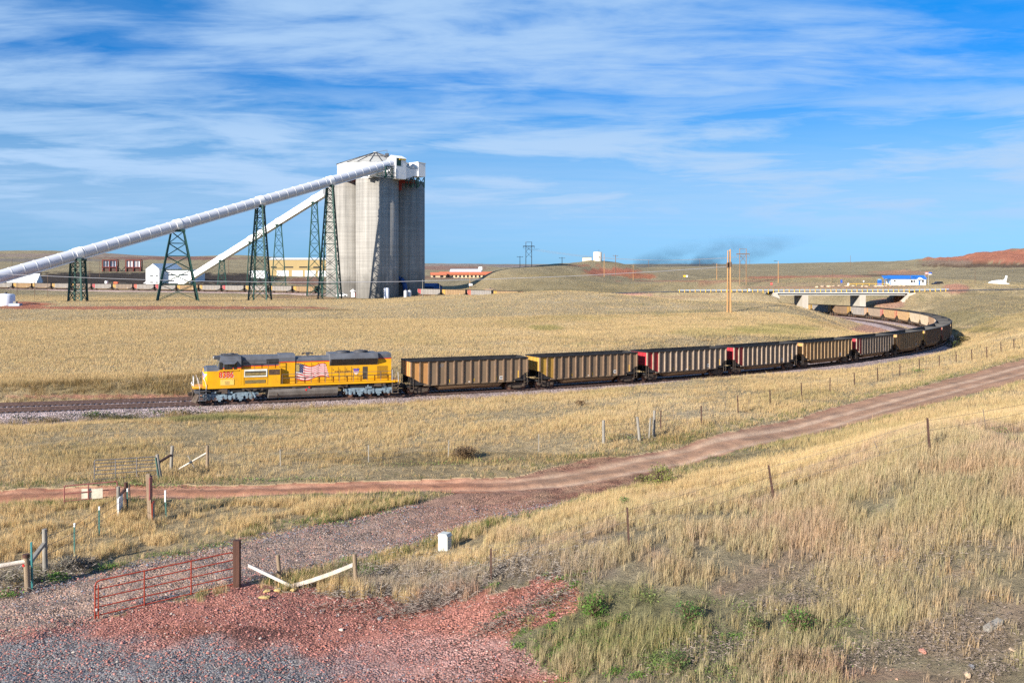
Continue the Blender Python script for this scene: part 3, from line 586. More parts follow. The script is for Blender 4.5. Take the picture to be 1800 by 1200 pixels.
def panel_edge(x):   # lower edge of the side sheet: rises towards both ends over the platforms
    a = abs(x)
    return 1.12 if a < 5.7 else 1.12 + (a - 5.7) / (7.3 - 5.7) * .95
NRIB = 14
RX = [-7.3 + i * (14.6 / (NRIB)) for i in range(NRIB + 1)]
CARPROTO = {}
def make_car(body, end, detail=True):
    """coal hopper about the middle of its length; x along the track, painted end at -x, rail top at z=0"""
    root = empty('coal_hopper_car')
    H, W, L = 3.86, 1.50, 7.3
    b = MB()
    for s in (-1, 1):
        for i in range(2, NRIB):
            x0, x1 = RX[i], RX[i + 1]
            b.add([(x0, s * W, panel_edge(x0)), (x1, s * W, panel_edge(x1)), (x1, s * W, H - .12), (x0, s * W, H - .12)], [(0, 1, 2, 3)])
        # end corner sheets and bottom sill
        b.bx(-5.72, 5.72, s * W - .05, s * W + .05, 1.0, 1.15)
    b.add([(L, -W, panel_edge(L)), (L, W, panel_edge(L)), (L, W, H - .12), (L, -W, H - .12)], [(0, 1, 2, 3)])
    for sx in (-1, 1):   # slope sheets under the ends
        b.add([(sx * L, -W, panel_edge(L)), (sx * L, W, panel_edge(L)), (sx * 4.2, W, 1.02), (sx * 4.2, -W, 1.02)], [(0, 1, 2, 3)])
    bo = b.build('body', CARB[body], root)
    for s in (-1, 1):
        r = MB()
        for i in range(NRIB + 1):
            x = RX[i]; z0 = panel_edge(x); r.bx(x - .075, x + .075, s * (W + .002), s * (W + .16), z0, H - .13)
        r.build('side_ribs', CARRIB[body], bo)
    e = MB()
    for s in (-1, 1):
        for i in range(0, 2):
            x0, x1 = RX[i], RX[i + 1]
            e.add([(x0, s * W, panel_edge(x0)), (x1, s * W, panel_edge(x1)), (x1, s * W, H - .12), (x0, s * W, H - .12)], [(0, 1, 2, 3)])
    e.add([(-L, -W, panel_edge(L)), (-L, W, panel_edge(L)), (-L, W, H - .12), (-L, -W, H - .12)], [(0, 1, 2, 3)])
    for y in (-.75, 0, .75): e.bx(-L - .07, -L, y - .05, y + .05, panel_edge(L), H - .12)
    e.build('painted_end', ENDP[end], root)
    m = MB()
    for s in (-1, 1): m.bx(-L - .12, L + .12, s * (W - .02), s * (W + .17), H - .13, H)
    for s in (-1, 1): m.bx(s * (L - .02), s * (L + .12), -W, W, H - .128, H - .002)
    m.build('top_rim', RIM, root)
    c = MB(); w = W - .05
    for s in (-1, 1): c.add([(-L + .05, s * w, 1.1), (L - .05, s * w, 1.1), (L - .05, s * w, H - .1), (-L + .05, s * w, H - .1)], [(0, 1, 2, 3)])
    for s in (-1, 1): c.add([(s * (L - .05), -w, H - .1), (s * (L - .05), w, H - .1), (s * (L - .1), w, 2.7), (s * (L - .1), -w, 2.7)], [(0, 1, 2, 3)])
    for s in (-1, 1): c.add([(s * (L - .1), -w, 2.7), (s * (L - .1), w, 2.7), (s * 4.3, w, .9), (s * 4.3, -w, .9)], [(0, 1, 2, 3)])
    c.add([(-4.3, -w, .9), (4.3, -w, .9), (4.3, w, .9), (-4.3, w, .9)], [(0, 1, 2, 3)])
    for x in (-3.2, 0, 3.2): c.bar((x, -w, 3.3), (x, w, 3.3), .12)
    c.build('bin_liner', LINER, root, fixn=False)
    t = MB(); n = 10
    for s in (-1, 1):
        ring = [(s * (.16 + .0 + 1.2 * math.sin(0)), 1.0)]; P = []
        for i in range(n + 1):
            a = math.pi * i / n; P.append((s * .78 + .64 * math.cos(a), 1.0 - .62 * math.sin(a)))
        V = [(-4.25, y, 1.0 if abs(1.0 - z) < .01 else 1.0 - (1.0 - z) * .25) for y, z in P] + [(-3.75, y, z) for y, z in P] + [(3.75, y, z) for y, z in P] + [(4.25, y, 1.0 - (1.0 - z) * .25) for y, z in P]
        k = n + 1
        t.add(V, [(j * k + i, j * k + i + 1, (j + 1) * k + i + 1, (j + 1) * k + i) for j in range(3) for i in range(n)], True)
    t.build('belly_tub', TUB, root)
    u = MB(); u.bx(-7.6, 7.6, -.3, .3, .68, 1.0)
    for s in (-1, 1):
        u.bx(s * 7.45 - .12, s * 7.45 + .12, -1.5, 1.5, .85, 1.05); u.bx(s * 7.6, s * 8.12, -.14, .14, .72, .96); u.cyl((s * 6.6, -.9, 1.35), (s * 6.6, .2, 1.35), .22, n=10)
        for y in (-.8, .8): u.bar((s * 7.4, y, 1.0), (s * 7.25, y, 2.2), .07)
    u.build('underframe', BLACK, root)
    for s in (-1, 1):
        for y in (-1.5, 1.5):
            l = MB()
            for x in (7.38, 6.95): l.bar((s * x, y, .55), (s * x, y, 2.02), .05)
            for z in (.6, .95, 1.3, 1.65): l.bar((s * 6.95, y, z), (s * 7.38, y, z), .035)
            l.build('ladder', DUSTB, root)
        make_truck(root, s * 6.15)
    if detail:
        for s in (-1, 1):
            for (x, z0, z1, wd) in ((3.3, 1.25, 1.75, .11), (6.15, 1.45, 2.3, .11), (-2.6, 1.25, 1.6, .07), (.45, 1.25, 1.6, .07)):
                q = MB(); q.bx(x - wd / 2, x + wd / 2, s * (W + .004), s * (W + .012), z0, z1); q.build('reflector', MARKY, bo)
        q = MB(); q.bx(3.72, 4.28, -W - .014, -W - .004, 1.35, 1.72); q.mi = 1
        for x in (3.84, 4.0, 4.16): q.bx(x - .055, x + .055, -W - .02, -W - .0135, 1.42, 1.66)
        q.build('data_plate', [WHITE, BLACK], bo)
        q = MB(); q.bx(-.25, 0.02, -W - .014, -W - .004, 1.2, 1.28); q.build('small_plate', WHITE, bo)
        Mx = Matrix.Rotation(R(90), 4, 'X')
        for txt, x, z, sz in LETTER.get((body, end), ()):
            text_mesh(txt, sz, 'lettering', FAINT, bo, Matrix.Translation((x, -W - .006, z)) @ Mx)
    return root
LETTER = {('brown', 'orange'): (('JEF', -3.6, 3.2, .5), ('JE', -5.0, 2.5, .42), ('41', -5.0, 2.0, .4), ('23', 3.15, 3.2, .5)), }
def put_on_track(o, s, off=0.0, back=6.15):
    a, _ = track(s - back, off); b, _ = track(s + back, off); d = b - a; c = (a + b) / 2
    o.location = tuple(c); o.rotation_euler = (0, -math.atan2(d[2], math.hypot(d[0], d[1])), math.atan2(d[1], d[0]))
SPEC = [('brown', 'orange'), ('brown', 'yellow'), ('grey', 'red'), ('grey', 'red'), ('tan', 'orange'), ('grey', 'red'), ('tan', 'orange'), ('brown', 'yellow'), ('brown', 'red'), ('tan', 'white'), ('grey', 'orange'), ('brown', 'yellow'),
        ('pale', 'orange'), ('pale', 'yellow'), ('tan', 'yellow'), ('tan', 'red'), ('grey', 'red'), ('silver', 'orange'), ('brown', 'yellow'), ('silver', 'yellow'), ('grey', 'yellow'), ('silver', 'yellow'), ('silver', 'yellow')]
ORD = ['first', 'second', 'third', 'fourth', 'fifth', 'sixth', 'seventh', 'eighth', 'ninth', 'tenth', 'eleventh', 'twelfth', 'thirteenth', 'fourteenth', 'fifteenth', 'sixteenth', 'seventeenth', 'eighteenth', 'nineteenth', 'twentieth', 'twenty first', 'twenty second', 'twenty third']
BODYW = {'brown': 'brown', 'grey': 'grey brown', 'tan': 'tan', 'pale': 'cream', 'silver': 'silvery grey'}
def place_cars():
    proto = {}
    for i, sp in enumerate(SPEC):
        if sp not in proto: o = proto[sp] = make_car(*sp)
        else: o = copy_tree(proto[sp])
        put_on_track(o, 22.6 + 16.2 * (i + .5))
        w = 'cream' if sp[1] == 'white' else sp[1]
        tag(o, '%s coal car with %s end, %s car behind the yellow locomotive' % (BODYW[sp[0]], w, ORD[i]), 'hopper car', 'coal hopper cars coupled behind the locomotive')
    # the string of cars standing along the silos
    seg = np.linalg.norm(np.diff(FARP[:, :2], axis=0), axis=1); t = np.r_[0, np.cumsum(seg)]
    far = [('silver', 'yellow'), ('tan', 'yellow'), ('grey', 'yellow'), ('silver', 'yellow'), ('grey', 'yellow'), ('silver', 'red'), ('grey', 'yellow'), ('silver', 'scarlet'), ('silver', 'red'), ('tan', 'yellow'), ('silver', 'yellow'), ('silver', 'red'), ('silver', 'yellow'), ('silver', 'yellow'), ('tan', 'yellow')]
    s560 = t[np.argmin(abs(900 + F * FARP[:, 0] / FARP[:, 1] - 560))]; s745 = t[np.argmin(abs(900 + F * FARP[:, 0] / FARP[:, 1] - 733))]
    jobs = [(s560 - 8.1 - 16.2 * k, far[-1 - k % 15], 'left', k) for k in range(16)]
    right = [('silver', 'red'), ('tan', 'yellow'), ('silver', 'scarlet'), ('tan', 'yellow'), ('silver', 'red'), ('silver', 'yellow')]
    jobs += [(s745 + 8.1 + 16.2 * k, right[k], 'right', k) for k in range(6)]
    for s, sp, side, k in jobs:
        if sp not in proto: o = proto[sp] = make_car(*sp, detail=False)
        else: o = copy_tree(proto[sp])
        a = [np.interp(s - 6.15, t, FARP[:, i]) for i in range(3)]; b = [np.interp(s + 6.15, t, FARP[:, i]) for i in range(3)]
        o.location = tuple((np.array(a) + np.array(b)) / 2); o.rotation_euler = (0, 0, math.atan2(b[1] - a[1], b[0] - a[0]))
        w = sp[1]
        tag(o, '%s coal car with %s end on the far track, %s %s of the silos' % (BODYW[sp[0]], w, ORD[k], side), 'hopper car', 'coal hopper cars standing along the silos')
place_cars()
# ------------------------------------------------------------------ the yellow locomotive
def hexprof(w, z0, zs, wt, zt):
    return [(-w, z0), (w, z0), (w, zs), (wt, zt), (-wt, zt), (-w, zs)]
def make_loco():
    root = empty('diesel_locomotive')
    X = lambda x: x - 11.4
    tag(root, 'yellow and grey diesel freight locomotive with flag on its hood leading the train', 'locomotive')
    def part(name, mats, fn, parent=None, **k):
        m = MB(); fn(m); return m.build(name, mats, parent or root, **k)
    # frame, sill, tank
    part('underframe', BLACK, lambda m: (m.bx(X(1.1), X(21.9), -1.25, 1.25, 1.1, 1.56), m.bx(X(5.8), X(8.2), -1.1, 1.1, .9, 1.15), m.bx(X(-.05), X(1.1), -.2, .2, .75, 1.05), m.bx(X(21.8), X(22.65), -.2, .2, .75, 1.05)))
    def sill(m):
        for s in (-1, 1): m.bx(X(1.55), X(21.7), s * 1.5 - .04, s * 1.5 + .04, 1.56, 1.80)
        m.bx(X(.35), X(22.2), -1.48, 1.48, 1.60, 1.74)
        m.prism([(X(.32), -.9), (X(.32), .9), (X(1.2), 1.5), (X(1.2), -1.5)], 'z', 1.602, 1.78)
        m.bx(X(21.7), X(22.25), -1.5, 1.5, 1.6, 1.78)
    part('side_sill', YELLOW, sill)
    def gear(m):
        for x in (2.9, 3.4, 5.3, 6.4, 7.2, 10.4, 11.9, 15.3, 16.2, 19.4, 20.3): m.bx(X(x), X(x + random.uniform(.15, .5)), -1.42, -1.2, 1.22, 1.55)
        m.tube([(X(5.2), -1.4, 1.42), (X(8.2), -1.42, 1.38), (X(12), -1.42, 1.42), (X(16.3), -1.4, 1.36)], .045)
        m.bx(X(3.2), X(3.75), -1.46, -1.25, 1.0, 1.54); m.bx(X(19.6), X(20.15), -1.46, -1.25, 1.15, 1.54)
        for x in (5.6, 8.2, 15.4): m.tube([(X(x), -1.42, 1.4), (X(x + .5), -1.48, 1.2), (X(x + .7), -1.5, .7), (X(x + .5), -1.48, .5)], .04)
    part('piping', DUSTB, gear)
    tp = [(-1.5, 1.28), (-1.55, 1.0), (-1.45, .62), (-1.15, .30), (1.15, .30), (1.45, .62), (1.55, 1.0), (1.5, 1.28)]
    tk = part('fuel_tank', TANK, lambda m: m.prism(tp, 'x', X(7.95), X(15.3)))
    part('fuel_cap', RED, lambda m: (m.cyl((X(12.2), -1.5, 1.36), (X(12.2), -1.62, 1.36), .09, n=10), m.bx(X(11.8), X(11.95), -1.56, -1.5, 1.0, 1.2)), tk)
    # trucks
    for xc in (4.05, 18.85):
        m = MB()
        for s in (-1, 1):
            y = s * 1.12
            f = 1 if xc < 10 else -1
            out = [(-2.75, .78), (-2.55, 1.02), (-1.7, .98), (-.9, .86), (.2, .86), (.7, 1.08), (1.9, 1.12), (2.4, 1.0), (2.9, .98), (2.9, .72), (2.2, .66), (1.2, .62), (.6, .50), (-.6, .50), (-1.2, .58), (-2.4, .58)]
            m.prism([(X(xc) + f * a, b) for a, b in out], 'y', y - .09, y + .09)
            for dx in (-2.12, 0, 2.12):
                m.cyl((X(xc) + dx, y - .05, .56), (X(xc) + dx, y + s * .2, .56), .24, n=14); m.cyl((X(xc) + dx, y + s * .2, .56), (X(xc) + dx, y + s * .26, .56), .12, n=10)
                for e in (-.42, .42): m.bx(X(xc) + dx + e - .11, X(xc) + dx + e + .11, y - .12, y + s * .14 + .02 * s, .40, .95)
            for dx in (-1.05, 1.05):
                m.bx(X(xc) + dx - .28, X(xc) + dx + .28, y, y + s * .16, .36, .60); m.cyl((X(xc) + dx - .35, y + s * .1, .62), (X(xc) + dx + .35, y + s * .1, .70), .07, n=8); m.bx(X(xc) + dx - .12, X(xc) + dx + .12, y, y + s * .12, .18, .34)
            m.cyl((X(xc) - .15, y + s * .05, .95), (X(xc) - .15, y + s * .05, 1.35), .12, n=10); m.bx(X(xc) - .45, X(xc) + .25, y - .06, y + s * .16, .98, 1.16); m.cyl((X(xc) - f * 1.9, y + s * .05, 1.1), (X(xc) - f * 1.4, y + s * .05, 1.12), .13, n=10)
        m.bx(X(xc) - 2.4, X(xc) + 2.4, -1.05, 1.05, .6, .9)
        t = m.build('truck', TRUCKB, root)
        for dx in (-2.12, 0, 2.12):
            w = MB()
            for y in (-.755, .755):
                w.cyl((X(xc) + dx, y - .075, .535), (X(xc) + dx, y + .075, .535), .535, n=24)
            w.cyl((X(xc) + dx, -1.0, .535), (X(xc) + dx, 1.0, .535), .1, n=8); w.build('wheelset', WHEEL, t)
    # nose
    def nose(m):
        y0, y1 = [(-1.5, 1.78), (1.5, 1.78), (1.5, 3.36), (1.0, 3.72), (-1.0, 3.72), (-1.5, 3.36)], None
        A = [(-1.12, 1.78), (1.12, 1.78), (1.12, 3.30), (.85, 3.60), (-.85, 3.60), (-1.12, 3.30)]
        B = [(-1.5, 1.78), (1.5, 1.78), (1.5, 3.38), (1.05, 3.74), (-1.05, 3.74), (-1.5, 3.38)]
        P = [(X(1.42), *p) for p in A] + [(X(1.72), *p) for p in B] + [(X(3.0), *p) for p in B]
        m.mi = 0; m.add(P, [(0, 1, 2, 3, 4, 5), (0, 1, 7, 6), (1, 2, 8, 7), (5, 0, 6, 11), (6, 7, 13, 12), (7, 8, 14, 13), (11, 6, 12, 17), (12, 13, 14, 15, 16, 17)])
        m.mi = 1; m.add(P, [(2, 3, 9, 8), (3, 4, 10, 9), (4, 5, 11, 10), (8, 9, 15, 14), (9, 10, 16, 15), (10, 11, 17, 16)])
    ns = part('nose', [YELLOW, LGREY], nose)
    # winged emblem on the nose
    def wings(m):
        x = X(1.405)
        m.mi = 0; m.prism([(-1.05, 3.12), (1.05, 3.12), (.82, 2.86), (.5, 2.6), (.3, 2.44), (-.3, 2.44), (-.5, 2.6), (-.82, 2.86)], 'x', x, x + .012)
        m.mi = 1
        for (z, w0, w1) in ((3.04, .32, 1.0), (2.93, .32, .88), (2.82, .32, .74), (2.71, .32, .6)):
            for s in (-1, 1): m.bx(x - .006, x, s * w0, s * w1, z - .036, z + .036)
        m.bx(x - .006, x, -.26, .26, 2.86, 3.08)
        m.mi = 2
        for y in (-.2, -.1, 0, .1, .2): m.bx(x - .006, x, y - .025, y + .025, 2.46, 2.83)
    part('wing_emblem', [FLAGW, EMBLUE, FLAGR], wings, ns)
    def chamf(m):   # the wing's tip running round onto the slanted corner of the nose
        for s in (-1,):
            a = Vector((X(1.42), s * 1.12, 0)); b = Vector((X(1.72), s * 1.5, 0)); n = Vector((-(b - a).y * s * -1, (b - a).x * s, 0)).normalized(); n = Vector((-.785, -.62, 0)); 
            for k, (z, u) in enumerate(((3.04, .95), (2.93, .7), (2.82, .5), (2.71, .25))):
                c = b * u + a * (1 - u)
                m.mi = 0; m.add([tuple(a + n * .006 + Vector((0, 0, z - .055))), tuple(c + n * .006 + Vector((0, 0, z - .055))), tuple(c + n * .006 + Vector((0, 0, z + .055))), tuple(a + n * .006 + Vector((0, 0, z + .055)))], [(0, 1, 2, 3)])
                m.mi = 1; m.add([tuple(a + n * .012 + Vector((0, 0, z - .034))), tuple(c + n * .012 + Vector((0, 0, z - .034))), tuple(c + n * .012 + Vector((0, 0, z + .034))), tuple(a + n * .012 + Vector((0, 0, z + .034)))], [(0, 1, 2, 3)])
    part('wing_tip_emblem', [FLAGW, EMBLUE], chamf, ns, fixn=False)
    # cab
    def cab(m):
        w = 1.54
        m.mi = 0; m.prism([(-w, 1.78), (w, 1.78), (w, 3.60), (-w, 3.60)], 'x', X(3.0), X(5.12))
        m.mi = 2; m.prism([(-w - .004, 3.60), (w + .004, 3.60), (w + .004, 3.70), (-w - .004, 3.70)], 'x', X(2.98), X(5.124))
        m.mi = 1
        A = [(-w, 3.70), (w, 3.70), (w, 4.42), (1.15, 4.84), (-1.15, 4.84), (-w, 4.42)]
        xs = [2.72, 2.72, 2.98, 3.1, 3.1, 2.98]
        P = [(X(x), *p) for x, p in zip(xs, A)] + [(X(5.12), *p) for p in A]
        m.add(P, [(0, 1, 2, 3, 4, 5), (6, 7, 8, 9, 10, 11)] + [(i, (i + 1) % 6, 6 + (i + 1) % 6, 6 + i) for i in range(6)])
    cb = part('cab', [YELLOW, LGREY, RED], cab)
    def side_win(m):
        for s in (-1, 1):
            y = s * 1.545
            for (a, b, z0, z1) in ((2.92, 3.24, 3.52, 4.28), (3.42, 3.80, 3.52, 4.16), (3.84, 4.22, 3.52, 4.16), (4.36, 4.68, 3.52, 4.28)): m.bx(X(a), X(b), y - .02, y + .012 * s + .004 * s, z0, z1)
    part('side_window', GLASS, side_win, cb)
    def shield(m):
        for y0, y1 in ((-1.35, -.1), (.1, 1.35)):
            def pt(y, z): t = (z - 3.70) / .72; return (X(2.72 + .26 * t) - .012, y, z)
            m.add([pt(y0, 3.80), pt(y1, 3.80), pt(y1, 4.36), pt(y0, 4.36)], [(0, 1, 2, 3)])
    part('windscreen', GLASSG, shield, cb, fixn=False)
    for s in (-1, 1):
        def visor(m, s=s):
            y = s * 1.545
            m.add([(X(3.1), y, 4.38), (X(4.75), y, 4.38), (X(4.42), y + s * .42, 4.14), (X(3.4), y + s * .42, 4.14), (X(3.1), y, 4.34), (X(4.75), y, 4.34), (X(4.42), y + s * .42, 4.10), (X(3.4), y + s * .42, 4.10)], [(0, 1, 2, 3), (4, 5, 6, 7), (2, 3, 7, 6)])
        part('sun_visor', LGREY, visor, cb)
    def sillrail(m):
        for s in (-1, 1): m.bx(X(2.85), X(4.9), s * 1.545 - .05, s * 1.545 + .06, 3.36, 3.46); 
    part('arm_rest', YELLOW, sillrail, cb)
    part('drip_strip', BLACK, lambda m: m.bx(X(3.3), X(4.3), -1.58, -1.545, 3.30, 3.345), cb)
    def roofgear(m):
        m.bx(X(3.4), X(4.9), -.55, .55, 4.84, 5.0); m.bx(X(3.2), X(3.7), .2, .9, 4.84, 4.97); m.cyl((X(4.2), 0, 5.0), (X(4.2), 0, 5.08), .32, n=12)
        m.bx(X(2.5), X(3.1), -.9, .9, 4.52, 4.80); m.bx(X(2.42), X(2.52), -.8, -.25, 4.56, 4.76); m.bx(X(2.42), X(2.52), .25, .8, 4.56, 4.76); m.bar((X(3.6), -.9, 4.8), (X(3.6), -.9, 5.15), .05)
    part('roof_equipment', DGREY, roofgear, cb)
    part('headlight', WHITE, lambda m: (m.cyl((X(2.5), -.12, 4.66), (X(2.40), -.12, 4.66), .09, n=10), m.cyl((X(2.5), .12, 4.66), (X(2.40), .12, 4.66), .09, n=10)), cb)
    for z, s in ((2.94, .84),):
        Mx = Matrix.Translation((X(3.62), -1.552, z)) @ Matrix.Rotation(R(90), 4, 'X') @ Matrix.Diagonal((.88, 1, 1, 1))
        Mw = Matrix.Translation((X(3.665), -1.545, z - .035)) @ Matrix.Rotation(R(90), 4, 'X') @ Matrix.Diagonal((.88, 1, 1, 1))
        text_mesh('8386', s, 'number_outline', FLAGW, cb, Mw, .002, weight=.012); text_mesh('8386', s, 'road_number', RED, cb, Mx, .003, weight=.016)
    part('access_panel', YELLOWD, lambda m: (m.bx(X(3.05), X(4.4), -1.575, -1.54, 1.9, 2.5)), cb)
    part('panel_louvre', OLDPATCH, lambda m: [m.bx(X(3.5), X(3.95), -1.585, -1.574, 1.98 + k * .06, 2.01 + k * .06) for k in range(6)] and [m.bx(X(x), X(x + .06), -1.585, -1.574, 2.37, 2.43) for x in (3.2, 4.2)], cb)
    # equipment cabinet
    eq = part('equipment_cabinet', YELLOW, lambda m: (m.bx(X(5.12), X(9.2), -1.5, 1.5, 1.78, 3.48), m.bx(X(5.12), X(5.4), -1.53, -1.5, 1.8, 3.48)))
    part('vent_panel', VENTW, lambda m: (m.bx(X(5.42), X(7.78), -1.56, -1.5, 3.26, 3.46), m.bx(X(5.42), X(7.78), -1.56, -1.5, 2.66, 2.78), m.bx(X(5.42), X(5.52), -1.56, -1.5, 2.78, 3.26), m.bx(X(7.68), X(7.78), -1.56, -1.5, 2.78, 3.26)), eq)
    def gr(m):
        m.mi = 0; m.bx(X(5.5), X(7.7), -1.515, -1.5, 2.76, 3.28); m.bx(X(5.52), X(7.62), -1.515, -1.5, 1.98, 2.34)
        m.mi = 1
        for k in range(9): m.bx(X(5.54), X(7.66), -1.53, -1.515, 2.82 + k * .034 + 0, 2.84 + k * .034)
        for k in range(8): m.bx(X(5.54), X(7.6), -1.53, -1.515, 2.0 + k * .042, 2.02 + k * .042)
    part('grille', [BLACK, OLDPATCH], gr, eq)
    part('mesh_screen', M('rusty_mesh', (.09, .052, .03), .9, var=.6, scale=5), lambda m: m.bx(X(7.95), X(9.08), -1.525, -1.5, 2.82, 3.40), eq)
    part('panel_seam', BLACK, lambda m: [m.bx(X(x), X(x + .03), -1.508, -1.5, 1.8, 3.46) for x in (7.84, 9.17)] and m.bx(X(5.42), X(7.8), -1.508, -1.5, 2.5, 2.525), eq)
    def toprail(m):
        for x in (5.3, 6.5, 7.9, 9.1):
            m.bar((X(x), -1.42, 3.48), (X(x), -1.42, 4.32), .045)
        m.bar((X(5.3), -1.42, 4.3), (X(9.1), -1.42, 4.3), .04); m.bar((X(5.3), -1.42, 3.9), (X(9.1), -1.42, 3.9), .03)
    part('roof_railing', DGREY, toprail)
    # hoods
    def hood(m, x0, x1, w, zy, zs, wt, zt, z0=1.78, red=.085):
        m.mi = 0; m.prism([(-w, z0), (w, z0), (w, zy), (-w, zy)], 'x', X(x0), X(x1))
        m.mi = 1; m.prism([(-w - .004, zy), (w + .004, zy), (w + .004, zy + red), (-w - .004, zy + red)], 'x', X(x0) + .002, X(x1) - .002)
        m.mi = 2; m.prism([(-w, zy + red), (w, zy + red), (w, zs), (wt, zt), (-wt, zt), (-w, zs)], 'x', X(x0), X(x1))
    uh = part('blower_hood', [YELLOW, RED, LGREY], lambda m: hood(m, 5.12, 9.05, 1.02, 3.70, 4.45, .78, 4.80, 3.48))
    part('louvre', BLACK, lambda m: (m.bx(X(7.75), X(9.0), -1.06, -1.02, 4.02, 4.46), m.bx(X(6.4), X(7.5), -1.035, -1.02, 3.82, 3.9)), uh)
    part('dynamic_brake_hood', [YELLOW, RED, LGREY], lambda m: hood(m, 9.05, 10.75, 1.06, 4.05, 4.55, .8, 4.92))
    lh = part('long_hood', [YELLOW, RED, LGREY], lambda m: (hood(m, 10.75, 14.5, .98, 4.02, 4.28, .75, 4.55),))
    rh = part('rear_hood', [YELLOW, RED, LGREY], lambda m: hood(m, 14.5, 21.35, .98, 4.15, 4.6, .92, 4.78))
    def seams(m, x0, x1, zt):
        x = x0
        while x < x1:
            m.bx(X(x), X(x + .03), -.992, -.98, 1.85, zt)
            for z in (2.2, zt - .35): m.bx(X(x + .12), X(x + .2), -1.0, -.98, z, z + .1)
            x += .72
    part('door_seam', M('seam_brown', (.12, .07, .02), .8), lambda m: seams(m, 9.6, 14.4, 3.95), lh)
    part('door_seam', M('seam_brown', (.12, .07, .02), .8), lambda m: seams(m, 14.7, 18.0, 3.4), rh)
    def flares(m):
        c = [(-1.0, 3.55), (-1.52, 4.30), (-1.50, 4.42), (-1.15, 4.88), (1.15, 4.88), (1.50, 4.42), (1.52, 4.30), (1.0, 3.55)]
        m.mi = 0; m.prism(c, 'x', X(14.45), X(19.75))
    rd = part('radiator_housing', LGREY, flares)
    RGM = M('radiator_black', (.035, .033, .034), .6, var=.3)
    for s in (-1, 1):
        def rgr(m, s=s):
            for k in range(4):
                x0 = 14.6 + k * 1.28; a = Vector((0, s * 1.03, 3.61)); b = Vector((0, s * 1.53, 4.28)); n = Vector((0, s * .82, -.57)) * .02
                P = [Vector((X(x0), *(a + n).yz)), Vector((X(x0 + 1.2), *(a + n).yz)), Vector((X(x0 + 1.2), *(b + n).yz)), Vector((X(x0), *(b + n).yz))]
                m.add([tuple(p) for p in P], [(0, 1, 2, 3)])
        part('radiator_grille', RGM, rgr, rd, fixn=False)
    for x in (16.1, 18.1): part('cooling_fan', DGREY, lambda m: (m.cyl((X(x), 0, 4.88), (X(x), 0, 5.06), .78, n=24), m.cyl((X(x), 0, 5.06), (X(x), 0, 5.09), .6, n=24)), rd)
    part('hood_door', M('dark_open_door', (.06, .05, .04), .8, var=.4), lambda m: m.bx(X(18.12), X(18.66), -1.005, -.98, 1.95, 3.35), rh)
    def bars(m):
        m.mi = 0; m.bx(X(19.75), X(20.95), -.995, -.98, 2.05, 3.38); m.mi = 1
        for k in range(10): m.bx(X(19.8 + k * .12), X(19.85 + k * .12), -1.01, -.994, 2.05, 3.38)
    part('air_grille', [BLACK, YELLOW], bars, rh)
    part('horn', DGREY, lambda m: (m.bar((X(12.2), -.2, 4.5), (X(12.2), -.2, 4.85), .07), m.bar((X(11.75), -.2, 4.9), (X(12.65), -.2, 4.9), .06), m.cyl((X(11.9), -.2, 4.9), (X(11.6), -.2, 4.9), .05, .11, n=8), m.cyl((X(12.5), -.2, 4.9), (X(12.8), -.2, 4.9), .05, .11, n=8), m.bx(X(12.05), X(12.4), -.4, 0, 4.72, 5.02)))
    # the waving flag painted on the hood
    def flag(m):
        NA = 40
        def pt(a, b, dy=0):
            x = 10.30 - .55 * b * (1 - a) + a * 3.75 + b * a * .42
            wv = .23 * math.sin(a * 9.0 - .3 + b * 1.0) * (0.35 + .65 * a)
            z = 3.80 - b * (1.50 + .12 * math.sin(a * 5)) + wv - .16 * a
            return (X(x), -.988 - dy, z)
        for r in range(13):
            for i in range(NA):
                a0, a1 = i / NA, (i + 1) / NA; b0, b1 = r / 13, (r + 1) / 13
                m.mi = 2 if (a0 < .36 and r < 7) else (0 if r % 2 == 0 else 1)
                m.add([pt(a0, b0), pt(a0, b1), pt(a1, b1), pt(a1, b0)], [(0, 1, 2, 3)])
        m.mi = 1
        for r in range(8):
            for c in range(5):
                a = .04 + c * .066 + (r % 2) * .03; b = .045 + r * .062
                m.add([pt(a, b, .004), pt(a + .008, b + .016, .004), pt(a + .016, b, .004), pt(a + .008, b - .016, .004)], [(0, 1, 2, 3)])
    part('flag_decal', [FLAGR, FLAGW, NAVY], flag, lh, fixn=False)
    part('worn_panel', OLDPATCH, lambda m: m.bx(X(10.78), X(11.22), -1.0, -.995, 3.05, 3.78), lh)
    def shieldem(m):
        y = -.986; x = 17.4; z = 2.85
        m.mi = 0; m.prism([(X(x - .3), z + .28), (X(x - .12), z + .33), (X(x), z + .28), (X(x + .12), z + .33), (X(x + .3), z + .28), (X(x + .27), z + .02), (X(x - .27), z + .02)], 'y', y - .01, y)
        m.mi = 1; m.prism([(X(x - .28), z + .02), (X(x + .28), z + .02), (X(x + .24), z - .2), (X(x), z - .36), (X(x - .24), z - .2)], 'y', y - .01, y); m.mi = 2
        for k in range(5): m.bx(X(x - .2 + k * .09), X(x - .165 + k * .09), y - .014, y - .01, z - .2, z + .015)
        for k in range(2): m.bx(X(x - .2), X(x + .2), y - .014, y - .01, z + .09 + k * .09, z + .12 + k * .09)
    part('shield_emblem', [EMBLUE, FLAGW, FLAGR], shieldem, rh)
    text_mesh('BUILDING AMERICA', .22, 'slogan', M('slogan_brown', (.10, .04, .03), .6), rh, Matrix.Translation((X(16.0), -.985, 2.88)) @ Matrix.Rotation(R(90), 4, 'X'), weight=.004)
